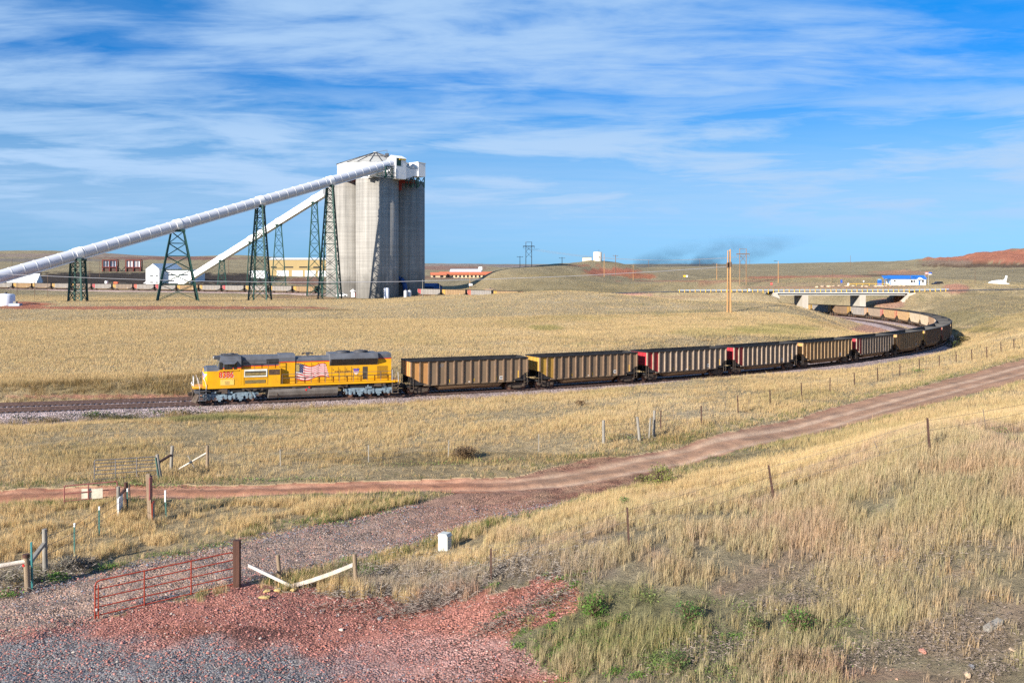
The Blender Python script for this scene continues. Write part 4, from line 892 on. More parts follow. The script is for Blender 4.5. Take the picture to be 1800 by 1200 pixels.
    # walkway rails
    def rail(m):
        xs = [9.35 + k * 1.53 for k in range(9)]
        for x in xs: m.bar((X(x), -1.46, 1.75), (X(x), -1.46, 2.82), .05)
        m.bar((X(9.35), -1.46, 2.82), (X(21.6), -1.46, 2.82), .045); m.bar((X(9.35), -1.46, 2.42), (X(21.6), -1.46, 2.42), .035)
        for x in xs: m.bar((X(x), 1.46, 1.75), (X(x), 1.46, 2.82), .05)
        m.bar((X(9.35), 1.46, 2.82), (X(21.6), 1.46, 2.82), .045)
    part('handrail', BROWNRAIL, rail)
    def steps(m, x0, x1, sy=(-1, 1)):
        for s in sy:
            for x in (x0, x1): m.bx(X(x) - .05, X(x) + .05, s * 1.52 - .18, s * 1.52, .35, 1.6)
            for z in (.38, .72, 1.05, 1.38): m.bx(X(x0), X(x1), s * 1.52 - .3, s * 1.52, z - .025, z + .025)
    part('front_steps', LGREY, lambda m: (steps(m, .98, 1.62), m.bx(X(.55), X(1.0), -1.3, 1.3, 1.1, 1.6)))
    part('rear_steps', DUSTB, lambda m: (steps(m, 21.35, 22.0), m.bx(X(21.7), X(22.1), -1.3, 1.3, 1.1, 1.6)))
    rails = []
    for s in (-1, 1):
        rails += [[(X(1.0), s * 1.56, .5), (X(1.0), s * 1.56, 1.7), (X(.9), s * 1.5, 2.3), (X(.78), s * 1.45, 2.75)], [(X(1.66), s * 1.56, .5), (X(1.66), s * 1.56, 1.9), (X(1.5), s * 1.48, 2.45), (X(1.35), s * 1.3, 2.7)], [(X(21.35), s * 1.5, 1.8), (X(21.35), s * 1.5, 2.95)], [(X(22.05), s * 1.55, .6), (X(22.05), s * 1.52, 1.9), (X(22.0), s * 1.5, 2.7)]]
        rails.append([(X(.45), s * .9, 1.75), (X(.45), s * .9, 2.7), (X(.45), s * .3, 2.7), (X(.45), s * .3, 1.75)])
    for pts in rails: part('grab_rail', BRASS, lambda m: m.tube(pts, .035))
    def plow(m):
        for s in (-1, 1):
            m.add([(X(.25), 0, .12), (X(.65), s * 1.45, .12), (X(.95), s * 1.45, .95), (X(.6), 0, .95)], [(0, 1, 2, 3)])
            m.add([(X(.35), 0, .12), (X(.75), s * 1.45, .12), (X(1.0), s * 1.45, .95), (X(.7), 0, .95)], [(0, 1, 2, 3)])
        m.bx(X(.0), X(.6), -.2, .2, .7, 1.1)
        for y in (-1.0, -.6, .6, 1.0): m.tube([(X(.5), y, 1.5), (X(.35), y, 1.1), (X(.3), y * .9, .6)], .04)
    part('snow_plow', DUSTB, plow)
    part('ditch_light', WHITE, lambda m: [m.cyl((X(.35), y, 1.95), (X(.25), y, 1.95), .11, n=10) for y in (-.75, .75)])
    put_on_track(root, 11.4, back=7.4)
    return root
make_loco()
# ------------------------------------------------------------------ silos and conveyors
def concrete():
    m = bpy.data.materials.new('streaked_concrete'); m.use_nodes = True; nt = m.node_tree; nd = nt.nodes; b = nd['Principled BSDF']; b.inputs['Roughness'].default_value = .9; b.inputs['Specular IOR Level'].default_value = .15
    tc = nd.new('ShaderNodeTexCoord')
    def noise(scl, sc, det=6, rough=.6):
        mp = nd.new('ShaderNodeMapping'); lk(nt, tc.outputs['Object'], mp.inputs[0]); mp.inputs['Scale'].default_value = scl
        n = nd.new('ShaderNodeTexNoise'); n.inputs['Scale'].default_value = sc; n.inputs['Detail'].default_value = det; n.inputs['Roughness'].default_value = rough; lk(nt, mp.outputs[0], n.inputs['Vector']); return n.outputs['Fac']
    def rng(x, a, b_, c, d):
        n = nd.new('ShaderNodeMapRange'); lk(nt, x, n.inputs[0])
        for i, v in enumerate((a, b_, c, d)): n.inputs[i + 1].default_value = v
        return n.outputs[0]
    def mul(a, b_):
        n = nd.new('ShaderNodeMath'); n.operation = 'MULTIPLY'; lk(nt, a, n.inputs[0]); lk(nt, b_, n.inputs[1]); return n.outputs[0]
    st = rng(noise((1, 1, .018), .55, 5, .65), .3, .7, .72, 1.2); ln = rng(noise((.02, .02, 1), 1.6, 3), .35, .65, .88, 1.08); bl = rng(noise((1, 1, .5), .12), .3, .7, .85, 1.12); st2 = rng(noise((1, 1, .03), 1.6, 3, .6), .55, .75, 1.0, .78)
    v = mul(mul(st, ln), mul(bl, st2))
    sp = nd.new('ShaderNodeSeparateXYZ'); lk(nt, tc.outputs['Object'], sp.inputs[0])
    # dust-black band of coal grime low down, ragged
    g = nd.new('ShaderNodeMath'); g.operation = 'MULTIPLY_ADD'; lk(nt, noise((1, 1, .6), .16, 6, .7), g.inputs[0]); g.inputs[1].default_value = 26; lk(nt, sp.outputs[2], g.inputs[2])
    gr = rng(g.outputs[0], 20, 27, .62, 1.0); gw = rng(sp.outputs[2], 3, 7, 1, 0)
    cr = nd.new('ShaderNodeVectorMath'); cr.operation = 'SCALE'; cr.inputs[0].default_value = (.315, .298, .272); lk(nt, mul(v, gr), cr.inputs['Scale']); lk(nt, cr.outputs[0], b.inputs['Base Color'])
    n3 = noise((1, 1, 3), 2.2, 5); bp = nd.new('ShaderNodeBump'); bp.inputs['Strength'].default_value = .35; bp.inputs['Distance'].default_value = .15; lk(nt, n3, bp.inputs['Height']); lk(nt, bp.outputs[0], b.inputs['Normal'])
    return m
CONC = concrete()
REDST = M('red_beam', (.34, .05, .04), .7, var=.2, scale=.5)
WHSIDE = M('white_siding', (.80, .80, .80), .6, var=.05, scale=.3, streak=.1, dirt=(.6, .55, .5), dirt_amt=.35)
TINROOF = M('grey_tin_roof', (.46, .45, .41), .6, var=.1, scale=.2, dirt=(.3, .26, .22), dirt_amt=.4)
GREENST = M('green_steel', (.016, .06, .048), .6, var=.25, scale=.4)
DKGREEN = M('dark_green_steel', (.015, .05, .04), .6, var=.25, scale=.4)
BLUEP = M('blue_paint', (.02, .13, .45), .6, var=.1, scale=.5)
TUBE = M('pale_conveyor_tube', (.52, .54, .61), .5, var=.06, scale=.15, dirt=(.55, .53, .52), dirt_amt=.4)
SC = Vector((-73.6, 500.0)); SBZ = -3.3; SR = 11.1
def make_silos():
    root = empty('coal_silo', (SC.x, SC.y, SBZ)); tag(root, 'tall cluster of four pale concrete coal silos under a white round top house', 'silo')
    H = 61.8
    ctr = {'front': (3.2, -15.4), 'left': (-15.0, -2.0), 'right': (15.2, 2.2), 'back': (-1.5, 15.6)}
    for k, (x, y) in ctr.items():
        m = MB()
        m.lathe([(SR, 0), (SR, H), (0, H)], 72, (x, y))
        m.build('silo_tower', CONC, root)
    m = MB(); m.bx(-20, -8, -14.2, -10, H - .3, H + 1.2); m.bx(-13.2, -9.2, -11, -6, H - 4.6, H - .3); m.build('red_beam', REDST, root)
    m = MB(); m.bx(12, 22.5, -9.9, -5, H - 1.4, H + .2); m.bx(12.2, 15.2, -9.4, -5, H - 5.2, H - 1.4); m.build('red_beam', REDST, root)
    m = MB(); m.lathe([(21.6, H + .1), (20.3, H + 2.2), (20.3, H + 8.9)], 40)
    m.build('top_house', WHSIDE, root)
    m = MB(); m.lathe([(20.9, H + 8.8), (1.2, H + 15.6), (1.2, H + 16.2), (0, H + 16.3)], 20, smooth=False)
    rf = m.build('cone_roof', TINROOF, root)
    m = MB()
    for i in range(20):
        a = 2 * math.pi * i / 20; m.bar((20.9 * math.cos(a), 20.9 * math.sin(a), H + 8.92), (1.2 * math.cos(a), 1.2 * math.sin(a), H + 15.75), .28)
    for rr, zz in ((9, H + 13.0),): 
        for i in range(20):
            a, b = 2 * math.pi * i / 20, 2 * math.pi * (i + 1) / 20; m.bar((rr * math.cos(a), rr * math.sin(a), zz + .05), (rr * math.cos(b), rr * math.sin(b), zz + .05), .35)
    m.bar((1, 0, H + 16.2), (6.5, -2, H + 16.9), .2); m.bar((6.5, -2, H + 14.4), (6.5, -2, H + 16.9), .15); m.bx(5.6, 7.4, -3, -1.2, H + 13.8, H + 15.1)
    m.build('roof_ribs', DGREY, rf)
    # head house at the front right, turned half round, with a gallery running back to a tail box
    hh = empty('head_house', (14.2, -25.0, H), R(45)); hh.parent = root
    # local: x to front-right... x axis = (.7,.7) back-right, y axis = (-.7,.7) back-left
    def hw(m):
        # box: x 0..6.6 (back right), y 0..7.4 (back left)
        P = [(0, 0), (6.6, 0), (6.6, 7.4), (0, 7.4)]
        z0, z1, zr = -.4, 10.2, 12.0
        m.add([(0, 0, z0), (6.6, 0, z0), (6.6, 0, z1), (0, 0, z1)], [(0, 1, 2, 3)]); m.add([(0, 7.4, z0), (6.6, 7.4, z0), (6.6, 7.4, z1), (0, 7.4, z1)], [(0, 1, 2, 3)])
        for x in (0, 6.6): m.add([(x, 0, z0), (x, 7.4, z0), (x, 7.4, z1), (x, 3.9, zr), (x, 0, z1)], [(0, 1, 2, 3, 4)])
        m.add([(0, 0, z0), (6.6, 0, z0), (6.6, 7.4, z0), (0, 7.4, z0)], [(0, 1, 2, 3)])
    m = MB(); hw(m); w1 = m.build('wall', WHSIDE, hh)
    m = MB(); m.add([(-.3, -.3, 10.15), (6.9, -.3, 10.15), (6.9, 3.9, 12.0), (-.3, 3.9, 12.0)], [(0, 1, 2, 3)]); m.add([(-.3, 7.7, 10.15), (6.9, 7.7, 10.15), (6.9, 3.9, 12.0), (-.3, 3.9, 12.0)], [(0, 1, 2, 3)]); m.build('gable_roof', WHITE, hh, fixn=False)
    m = MB(); m.bx(.4, 3.3, -.06, 0, 6.2, 10.0); m.build('opening', DKGREEN, hh)
    m = MB(); m.bx(2.0, 6.0, -.5, .1, 9.4, 9.9); m.build('hoist_beam', MARKY, hh)
    def gal(m):
        for y in (.4, 6.4): m.add([(6.6, y, .2), (14.5, y, 1.9), (14.5, y, 5.6), (10, y, 5.2), (6.6, y, 6.4)], [(0, 1, 2, 3, 4)])
        m.add([(6.6, .4, .2), (14.5, .4, 1.9), (14.5, 6.4, 1.9), (6.6, 6.4, .2)], [(0, 1, 2, 3)])
    m = MB(); gal(m); m.build('gallery', WHSIDE, hh, fixn=False)
    m = MB()
    for y in (.3, 6.5): m.add([(6.6, y, 6.6), (10, y, 5.3), (10, 3.4, 7.0), (6.6, 3.4, 8.0)], [(0, 1, 2, 3)]); m.add([(10, y, 5.3), (14.5, y, 5.7), (14.5, 3.4, 7.2), (10, 3.4, 7.0)], [(0, 1, 2, 3)])
    m.build('gallery_roof', TINROOF, hh, fixn=False)
    m = MB(); m.prism([(14.5, 1.6), (19.3, 1.6), (19.3, 8.6), (14.5, 9.0)], 'y', -.2, 7.0); m.build('tail_box', WHSIDE, hh)
    m = MB(); m.prism([(14.2, 9.0), (19.6, 8.6), (19.6, 8.85), (14.2, 9.25)], 'y', -.5, 7.3); m.build('tail_roof', WHITE, hh)
    def truss(m):
        for x in (11.5, 15, 19):
            for y in (.4, 6.4): m.bar((x, y, -4), (x, y, 1.6), .45)
        for y in (.4, 6.4):
            for a, b in ((11.5, 15), (15, 19)): m.bar((a, y, -4), (b, y, 1.4), .3); m.bar((b, y, -4), (a, y, 1.4), .3)
        m.bar((7, .3, -1.0), (19, .3, -1.6), .3)
    m = MB(); truss(m); m.build('truss', DKGREEN, hh)
    # green platform and truss under the conveyor's head
    def plat(m):
        for (x, y) in ((-6.5, 0), (-2.5, 0), (-6.5, 6), (-2.5, 6)): m.bar((x, y, -1), (x, y, 5.6), .4)
        for y in (0, 6): m.bar((-6.5, y, 0), (-2.5, y, 5), .28); m.bar((-2.5, y, 0), (-6.5, y, 5), .28); m.bar((-6.5, y, 5.4), (-2.5, y, 5.4), .4); m.bar((-12, y, .2), (0, y, .2), .4)
        for x in (-12, -9, -6): m.bar((x, 0, .2), (x, 0, 2.2), .15)
        m.bar((-12, 0, 2.2), (0, 0, 2.2), .15)
    m = MB(); plat(m); m.build('platform', GREENST, hh)
    m = MB(); m.bx(-13, -4, 5, 9, .2, 5.5); m.bx(-16, -13.5, 6, 8, .2, 3); m.build('transfer_chute', WHSIDE, hh)
    return root
make_silos()
def tube_conveyor(name, label, A, B, r, mat, ringstep, group, hood=()):
    root = empty(name, tuple(A)); tag(root, label, 'conveyor', group)
    d = Vector(B) - Vector(A); L = d.length; u = d.normalized()
    m = MB(); m.cyl((0, 0, 0), tuple(d), r, n=28); tb = m.build('tube', mat, root)
    m = MB(); k = int(L / ringstep)
    for i in range(k + 1):
        p = u * (i * ringstep); m.cyl(tuple(p), tuple(p + u * .32), r + .08, n=28)
    for t in hood:
        p = u * (L * t); m.cyl(tuple(p - u * 1.3), tuple(p + u * 1.3), r + .3, n=28)
    m.build('ring_flange', WHSIDE, tb)
    m = MB(); side = u.cross(Vector((0, 0, 1))).normalized(); dn = side.cross(u)
    for s in (-1, 1): m.bar(tuple(side * s * r * .5 + dn * -1 * 0 - Vector((0, 0, r * 1.02))), tuple(d + side * s * r * .5 - Vector((0, 0, r * 1.02))), .5)
    m.build('keel_beam', WHSIDE, root)
    return root
C1B = P3(690, 287.0, 477.5); C1A = Vector((C1B.x - math.cos(SUN_AZ) * 250, C1B.y - math.sin(SUN_AZ) * 250, C1B.z - 250 * .3008))
def c1(px):
    # point of the conveyor axis in a photo column
    lo, hi = 0., 1.
    for _ in range(50):
        t = (lo + hi) / 2; q = C1A.lerp(C1B, t)
        if 900 + F * q.x / q.y < px: lo = t
        else: hi = t
    return C1A.lerp(C1B, lo), lo
C2A, C2B = P3(318, 498, 612.), P3(572, 338, 504.)
def c2(px):
    lo, hi = 0., 1.
    for _ in range(50):
        t = (lo + hi) / 2; q = C2A.lerp(C2B, t)
        if 900 + F * q.x / q.y < px: lo = t
        else: hi = t
    return C2A.lerp(C2B, lo), lo
TW1 = [137, 312, 457, 580]; TW2 = [390, 442, 490, 553]
tube_conveyor('conveyor', 'long grey white tube conveyor rising to the top of the silos in front of them', C1A, C1B, 2.25, TUBE, 4.6, 'tube conveyors climbing to the silos', [c1(p)[1] for p in TW1])
tube_conveyor('conveyor', 'thinner white tube conveyor climbing from the white building to the silos', C2A, C2B, 2.0, WHSIDE, 5.5, 'tube conveyors climbing to the silos', [c2(p)[1] for p in TW2])
def lattice(name, label, top, zb, wb, wt, n, ang=0., w=.55, wy=None, group=None, zt_off=2.6):
    """four-legged tower under a conveyor; wb / wt base and top width"""
    root = empty(name, (top.x, top.y, zb), ang); tag(root, label, 'tower', group)
    H = top.z - zt_off - zb; wy = wy or (wb, wt)
    def leg(sx, sy, t): return Vector((sx * (wb + (wt - wb) * t) / 2, sy * (wy[0] + (wy[1] - wy[0]) * t) / 2, H * t))
    for sx in (-1, 1):
        for sy in (-1, 1):
            m = MB(); m.bar(tuple(leg(sx, sy, 0) - Vector((0, 0, 1.5))), tuple(leg(sx, sy, 1)), w); m.build('leg', GREENST, root)
    m = MB(); ts = [0.0]; 
    # panels shorten upwards
    hs = [1.0 * (.93 ** i) for i in range(n)]; tot = sum(hs); c = 0
    for h_ in hs: c += h_ / tot; ts.append(c)
    for i in range(n):
        a, b = ts[i], ts[i + 1]
        for (p, q) in (((-1, -1), (1, -1)), ((1, -1), (1, 1)), ((1, 1), (-1, 1)), ((-1, 1), (-1, -1))):
            m.bar(leg(*p, b), leg(*q, b), w * .5); m.bar(leg(*p, a), leg(*q, b), w * .36); m.bar(leg(*q, a), leg(*p, b), w * .36)
    m.build('bracing', GREENST, root)
    m = MB(); m.box((0, 0, H + .3), (wt + 1.0, (wy[1]) + 1.0, .9)); m.bar((-wt / 2, 0, H), (-wt / 2, 0, H + zt_off - .4), .6); m.bar((wt / 2, 0, H), (wt / 2, 0, H + zt_off - .4), .6); m.build('saddle', DKGREEN, root)
    return root
g1 = 'green steel towers under the long conveyor'; g2 = 'green steel towers under the white conveyor'
names = ['short slim', 'broad splayed', 'tall slim', 'tallest']
spec1 = [(137, 5.2, 3.8, 4, .6, None, 0), (312, 16.5, 5., 5, .62, (9.5, 3.0), R(24)), (457, 8.4, 3.0, 7, .62, None, 0), (580, 9.8, 2.8, 10, .62, None, 0)]
lab1 = ['short slim dark green lattice tower under the low end of the long conveyor', 'broad splayed green lattice tower under the long conveyor', 'slim green lattice tower under the middle of the long conveyor crossing the white one', 'tallest green lattice tower beside the pale silos']
for (px, wb, wt, n, w, wy, an), l in zip(spec1, lab1):
    q, t = c1(px); zb = float(land(q.x, q.y, False)[0]); lattice('lattice_tower', l, q, zb, wb, wt, n, an, w, wy, g1)
lab2 = ['shortest green lattice tower under the low end of the white conveyor', 'slim green lattice tower under the white conveyor partly behind another tower', 'splayed green lattice tower under the white conveyor in front of the yellow building', 'tall green lattice tower under the high end of the white conveyor']
for (px, wb, wt, n), l in zip([(390, 6, 2.6, 4), (442, 6, 2.6, 5), (490, 9, 2.8, 6), (553, 8.5, 2.6, 8)], lab2):
    q, t = c2(px); zb = float(land(q.x, q.y, False)[0]); lattice('lattice_tower', l, q, zb - .5, wb, wt, n, R(15), .5, None, g2, 2.3)

# ------------------------------------------------------------------ road bridge
BCONC = M('bridge_concrete', (.46, .42, .36), .85, var=.12, scale=.5, streak=.3, dirt=(.3, .25, .2), dirt_amt=.4)
BDECK = M('pale_bridge_beam', (.52, .52, .50), .7, var=.1, scale=.4, dirt=(.35, .33, .3), dirt_amt=.4)
def make_bridge():
    Y = 346.; z1 = 3.9
    xa, xb = (1364 - 900) / F * Y, (1598 - 900) / F * Y
    root = empty('road_bridge', ((xa + xb) / 2, Y, 0)); tag(root, 'pale concrete road bridge on two piers crossing over the coal train', 'bridge')
    L = (xb - xa) / 2
    m = MB(); m.bx(-L, L, 0, 12, z1 - .42, z1); dk = m.build('deck', BDECK, root)
    m = MB()
    for y in (1.1, 4.2, 7.6, 10.8): m.bx(-L + 1, L - 1, y, y + .5, z1 - 1.15, z1 - .42); m.bx(-L + 1, L - 1, y - .15, y + .65, z1 - 1.21, z1 - 1.0)
    m.build('girder', BDECK, root)
    for px in (1417., 1518.5):
        x = (px - 900) / F * Y - (xa + xb) / 2; m = MB(); m.bx(x - 1.1, x + 1.1, 1.0, 11, -10.5, z1 - 1.22); m.build('pier', BCONC, root)
    for s in (-1, 1):
        m = MB(); m.bx(s * (L - .4), s * (L + .8), -.3, 12.3, z1 - 4.5, z1 - .43)
        m.prism([(s * (L + 2.2), z1 - .1), (s * (L - .3), z1 - .3), (s * (L - 3.4), z1 - 3.2), (s * (L - 2.4), z1 - 4.2), (s * (L + 2.2), z1 - 4.2)] if s > 0 else [(-L - 1.2, z1 - .1), (-L + .2, z1 - .3), (-L + 1.2, z1 - 2.0), (-L + .6, z1 - 3), (-L - 1.2, z1 - 3)], 'y', -.9, -.3); m.build('abutment', BCONC, root)
    return root
make_bridge()
ASPH = M('grey_road_asphalt', (.10, .10, .105), .9, var=.2, scale=.3)
def strip(name, pts, w, mat, lift=.05, step=4, kind='structure'):
    P = poly_resample(np.array([(x, y, 0) for x, y in pts], float), step); T = np.gradient(P[:, :2], axis=0); T /= np.linalg.norm(T, axis=1)[:, None]; N = np.stack([-T[:, 1], T[:, 0]], 1)
    m = MB(); V = []; k = 5
    for o in np.linspace(-w / 2, w / 2, k):
        Q = P[:, :2] + N * o; Z = land(Q[:, 0], Q[:, 1]) + lift; V.append(np.c_[Q, Z])
    V = np.stack(V, 1).reshape(-1, 3); n = len(P)
    m.add([tuple(v) for v in V], [(i * k + j, i * k + j + 1, (i + 1) * k + j + 1, (i + 1) * k + j) for i in range(n - 1) for j in range(k - 1)], True)
    o = m.build(name, mat); tag(o, kind=kind); return o
m = MB(); m.bx(HROAD[0, 0], SPAN[0] + 1, 379, 387, 0, 0) if False else None
def road_top():
    m = MB()
    for i in range(len(HROAD) - 1):
        x0, x1 = HROAD[i, 0], HROAD[i + 1, 0]; y0, y1 = HROAD[i, 1], HROAD[i + 1, 1]; z0, z1 = HROAD[i, 2] + .12, HROAD[i + 1, 2] + .12
        m.add([(x0, y0 - 3.8, z0), (x1, y1 - 3.8, z1), (x1, y1 + 3.8, z1), (x0, y0 + 3.8, z0)], [(0, 1, 2, 3)])
    tag(m.build('highway', ASPH), kind='structure')
road_top()
GALV = M('galvanised_rail', (.33, .38, .46), .5, metal=.2, var=.1, scale=.5)
def guard_rail():
    Y = 346.5; x0, x1 = (1192 - 900) / F * Y, (1668 - 900) / F * Y
    def zt(x): return float(np.interp(x, HROAD[:, 0], HROAD[:, 2]))
    root = empty('guard_rail', (x0, Y, zt(x0))); tag(root, 'long grey guard rail on short yellow posts along the road over the bridge', 'guard rail')
    m = MB(); n = 60
    for i in range(n):
        a, b = x0 + (x1 - x0) * i / n, x0 + (x1 - x0) * (i + 1) / n
        m.bar((a - x0, 0, zt(a) - zt(x0) + .82), (b - x0, 0, zt(b) - zt(x0) + .82), .12, .42)
    m.build('rail_beam', GALV, root); k = 0; x = x0 + .5
    while x < x1:
        pm = MB(); pm.bx(x - x0 - .10, x - x0 + .10, -.22, -.02, zt(x) - zt(x0) - .5, zt(x) - zt(x0) + .98); pm.build('post', MARKY, root); x += 1.95
guard_rail()

# ------------------------------------------------------------------ buildings
def gable(name, label, cat, c, L, W, H, rise, ang, wall, roof, wins=(), door=None, overhang=.3, wmat=None, group=None):
    """c = middle of the near long side at ground; long axis along local x"""
    root = empty(name, tuple(c), ang); tag(root, label, cat, group)
    m = MB(); m.add([(-L / 2, 0, -2), (L / 2, 0, -2), (L / 2, 0, H), (-L / 2, 0, H)], [(0, 1, 2, 3)]); m.add([(-L / 2, W, -2), (L / 2, W, -2), (L / 2, W, H), (-L / 2, W, H)], [(0, 1, 2, 3)])
    for x in (-L / 2, L / 2): m.add([(x, 0, -2), (x, W, -2), (x, W, H), (x, W / 2, H + rise), (x, 0, H)], [(0, 1, 2, 3, 4)])
    m.build('wall', wall, root)
    m = MB(); o = overhang; dz = rise / (W / 2) * o
    for y0, y1 in ((-o, W / 2), (W + o, W / 2)):
        m.add([(-L / 2 - o, y0, H - dz + .05), (L / 2 + o, y0, H - dz + .05), (L / 2 + o, y1, H + rise + .05), (-L / 2 - o, y1, H + rise + .05)], [(0, 1, 2, 3)])
        m.add([(-L / 2 - o, y0, H - dz + .2), (L / 2 + o, y0, H - dz + .2), (L / 2 + o, y1, H + rise + .2), (-L / 2 - o, y1, H + rise + .2)], [(0, 1, 2, 3)])
        m.add([(-L / 2 - o, y0, H - dz + .05), (L / 2 + o, y0, H - dz + .05), (L / 2 + o, y0, H - dz + .2), (-L / 2 - o, y0, H - dz + .2)], [(0, 1, 2, 3)])
    m.build('roof', roof, root, fixn=False)
    for (x0, x1, z0, z1) in wins:
        m = MB(); m.bx(x0, x1, -.06, -.003, z0, z1); m.build('window', wmat or GLASS, root)
    if door:
        m = MB(); m.bx(door[0], door[1], -.07, -.003, 0, door[2]); m.build('door', BLUEP, root)
    return root
BLUER = M('blue_metal_roof', (.025, .15, .48), .5, var=.06, scale=.5)
BTRIM = M('blue_trim', (.05, .2, .5), .6)
c = at(1596.5, 430.); c.z += .1
hs = gable('office_building', 'small white office building with a blue metal roof above the road', 'building', c, 15.6, 7.5, 2.9, 1.35, R(-6), WHITE, BLUER, [(-6.4, -5.6, 1.5, 2.3), (1.2, 2.0, 1.0, 2.3), (2.3, 2.9, 1.0, 2.3), (6.2, 6.9, .9, 2.3)], (4.5, 5.3, 2.2), .5)
def porch(m):
    for x in (-10.6, -8.6): m.bar((x, .3, 0), (x, .3, 2.9), .18)
    m.bar((-10.6, .3, .9), (-8, .3, .9), .12); m.bar((-7.8, .2, .9), (-7.8, .2, 1.0), .1)
m = MB(); porch(m); m.build('porch_post', BTRIM, hs)
m = MB(); m.add([(-11, -.4, 2.85), (-7.8, -.4, 2.85), (-7.8, 3.75, 4.3), (-11, 3.75, 4.3)], [(0, 1, 2, 3)]); m.build('porch_roof', BLUER, hs)
m = MB(); m.bx(3.9, 6.1, -1.3, 0, 2.5, 2.7); m.prism([(3.7, 2.7), (6.3, 2.7), (5.0, 3.5)], 'y', -1.4, .4); m.build('entrance_canopy', WHITE, hs)
m = MB()
for x in (-7.8, 7.8): m.bx(x - .12, x + .12, -.08, -.004, 0, 2.9)
m.bx(-7.8, 7.8, -.05, -.004, 2.72, 2.9); m.build('corner_trim', BTRIM, hs)
m = MB()
for (y0, y1) in ((1.2, 2.2), (2.9, 3.9), (4.6, 5.6)): m.bx(7.803, 7.86, y0, y1, .9, 2.3)
m.build('gable_window', GLASS, hs)
# toilet cabin, parked car, white rock-shaped marker
def toilet():
    c = at(1546, 432.); root = empty('portable_toilet', tuple(c)); tag(root, 'bright blue portable toilet cabin left of the white office building', 'toilet cabin')
    m = MB(); m.bx(-.75, .75, -.75, .75, -.2, 2.5); m.build('cabin', BLUEP, root); m = MB(); m.lathe([(1.0, 2.5), (.7, 2.75), (0, 2.85)], 8); m.build('roof', M('pale_blue_roof', (.25, .5, .8), .6), root); m = MB(); m.bx(-.5, .5, -.8, -.753, .1, 2.2); m.build('door', M('toilet_door', (.015, .1, .4), .5), root)
toilet()
def car(c, ang, paint, label, group=None, s=1.0, cat='car', tall=1.0):
    root = empty('parked_car', tuple(c), ang); root.scale = (s, s, s); tag(root, label, cat, group)
    prof = [(-2.4, .35), (2.4, .35), (2.42, .9), (2.3, 1.02), (1.25, 1.12), (.55, 1.72 * tall), (-1.9, 1.75 * tall), (-2.35, 1.15), (-2.42, .9)]
    m = MB(); m.prism(prof, 'y', -.92, .92); b = m.build('body', paint, root)
    m = MB()
    for y in (-.935, .925): m.prism([(1.05, 1.12), (.48, 1.62 * tall), (-1.75, 1.64 * tall), (-2.1, 1.15)], 'y', y, y + .01)
    m.build('window', GLASS, b)
    for x in (-1.5, 1.5):
        for y in (-.85, .85):
            m = MB(); m.cyl((x, y - .12, .36), (x, y + .12, .36), .37, n=16); m.cyl((x, y - .13, .36), (x, y + .13, .36), .2, n=10); m.build('wheel', BLACK, root)
    return root
CARN = M('dark_car_paint', (.012, .015, .03), .3, var=.1, spec=.6); CARW = M('white_car_paint', (.75, .75, .76), .35, var=.04, spec=.6); CARS = M('silver_car_paint', (.4, .42, .45), .35, metal=.3, var=.05); CARR = M('maroon_car_paint', (.2, .03, .03), .35, var=.05); CARBL = M('blue_car_paint', (.06, .14, .3), .35, var=.05)
c = at(1648, 431.); c.z += .1; car(c, R(183), CARN, 'dark blue sport utility car parked right of the white office building', tall=1.05)
def fin():
    c = at(1754, 500.); root = empty('white_monument', tuple(c)); tag(root, 'low white wedge shaped structure with an upright fin on the hillside', 'monument')
    m = MB(); m.prism([(-5.4, -.6), (5.2, -.6), (5.4, .2), (3.7, .35), (3.7, 1.9), (.8, 1.95), (-2.5, 1.5), (-4.3, .7)], 'y', -1.6, 1.6); m.build('hull', WHITE, root)
    m = MB(); m.prism([(3.0, 1.8), (4.4, 1.6), (4.85, 3.1), (5.0, 4.3), (4.3, 4.4), (4.0, 3.0)], 'y', -.35, .35); m.build('fin', WHITE, root)
fin()
def flagpole(px, D, hgt, label, canton, stripes):
    c = at(px, D); root = empty('flagpole', tuple(c)); tag(root, label, 'flagpole', 'flagpoles beside the office building')
    m = MB(); m.cyl((0, 0, -.3), (0, 0, hgt), .07, .05, n=8); m.build('pole', BRASS, root)
    m = MB(); n = 8
    for i in range(n):
        a, b = i / n, (i + 1) / n; y = lambda t: .12 * math.sin(t * 7)
        for k in range(3): m.mi = k % 2 if stripes else (0 if k != 2 else 1); m.add([(a * 1.7, y(a), hgt - .1 - k * .36), (b * 1.7, y(b), hgt - .1 - k * .36), (b * 1.7, y(b), hgt - .46 - k * .36), (a * 1.7, y(a), hgt - .46 - k * .36)], [(0, 1, 2, 3)])
    m.build('flag', [canton, FLAGW], root, fixn=False)
flagpole(1626, 431, 6.3, 'silver flagpole with a red and white flag right of the office building', FLAGR, True); flagpole(1632, 429, 6.2, 'silver flagpole with a blue flag next to the dark car', EMBLUE, False)

OCHRE = M('ochre_siding', (.40, .29, .13), .7, var=.05, scale=.2)
def pbase(px, D): return at(px, D)
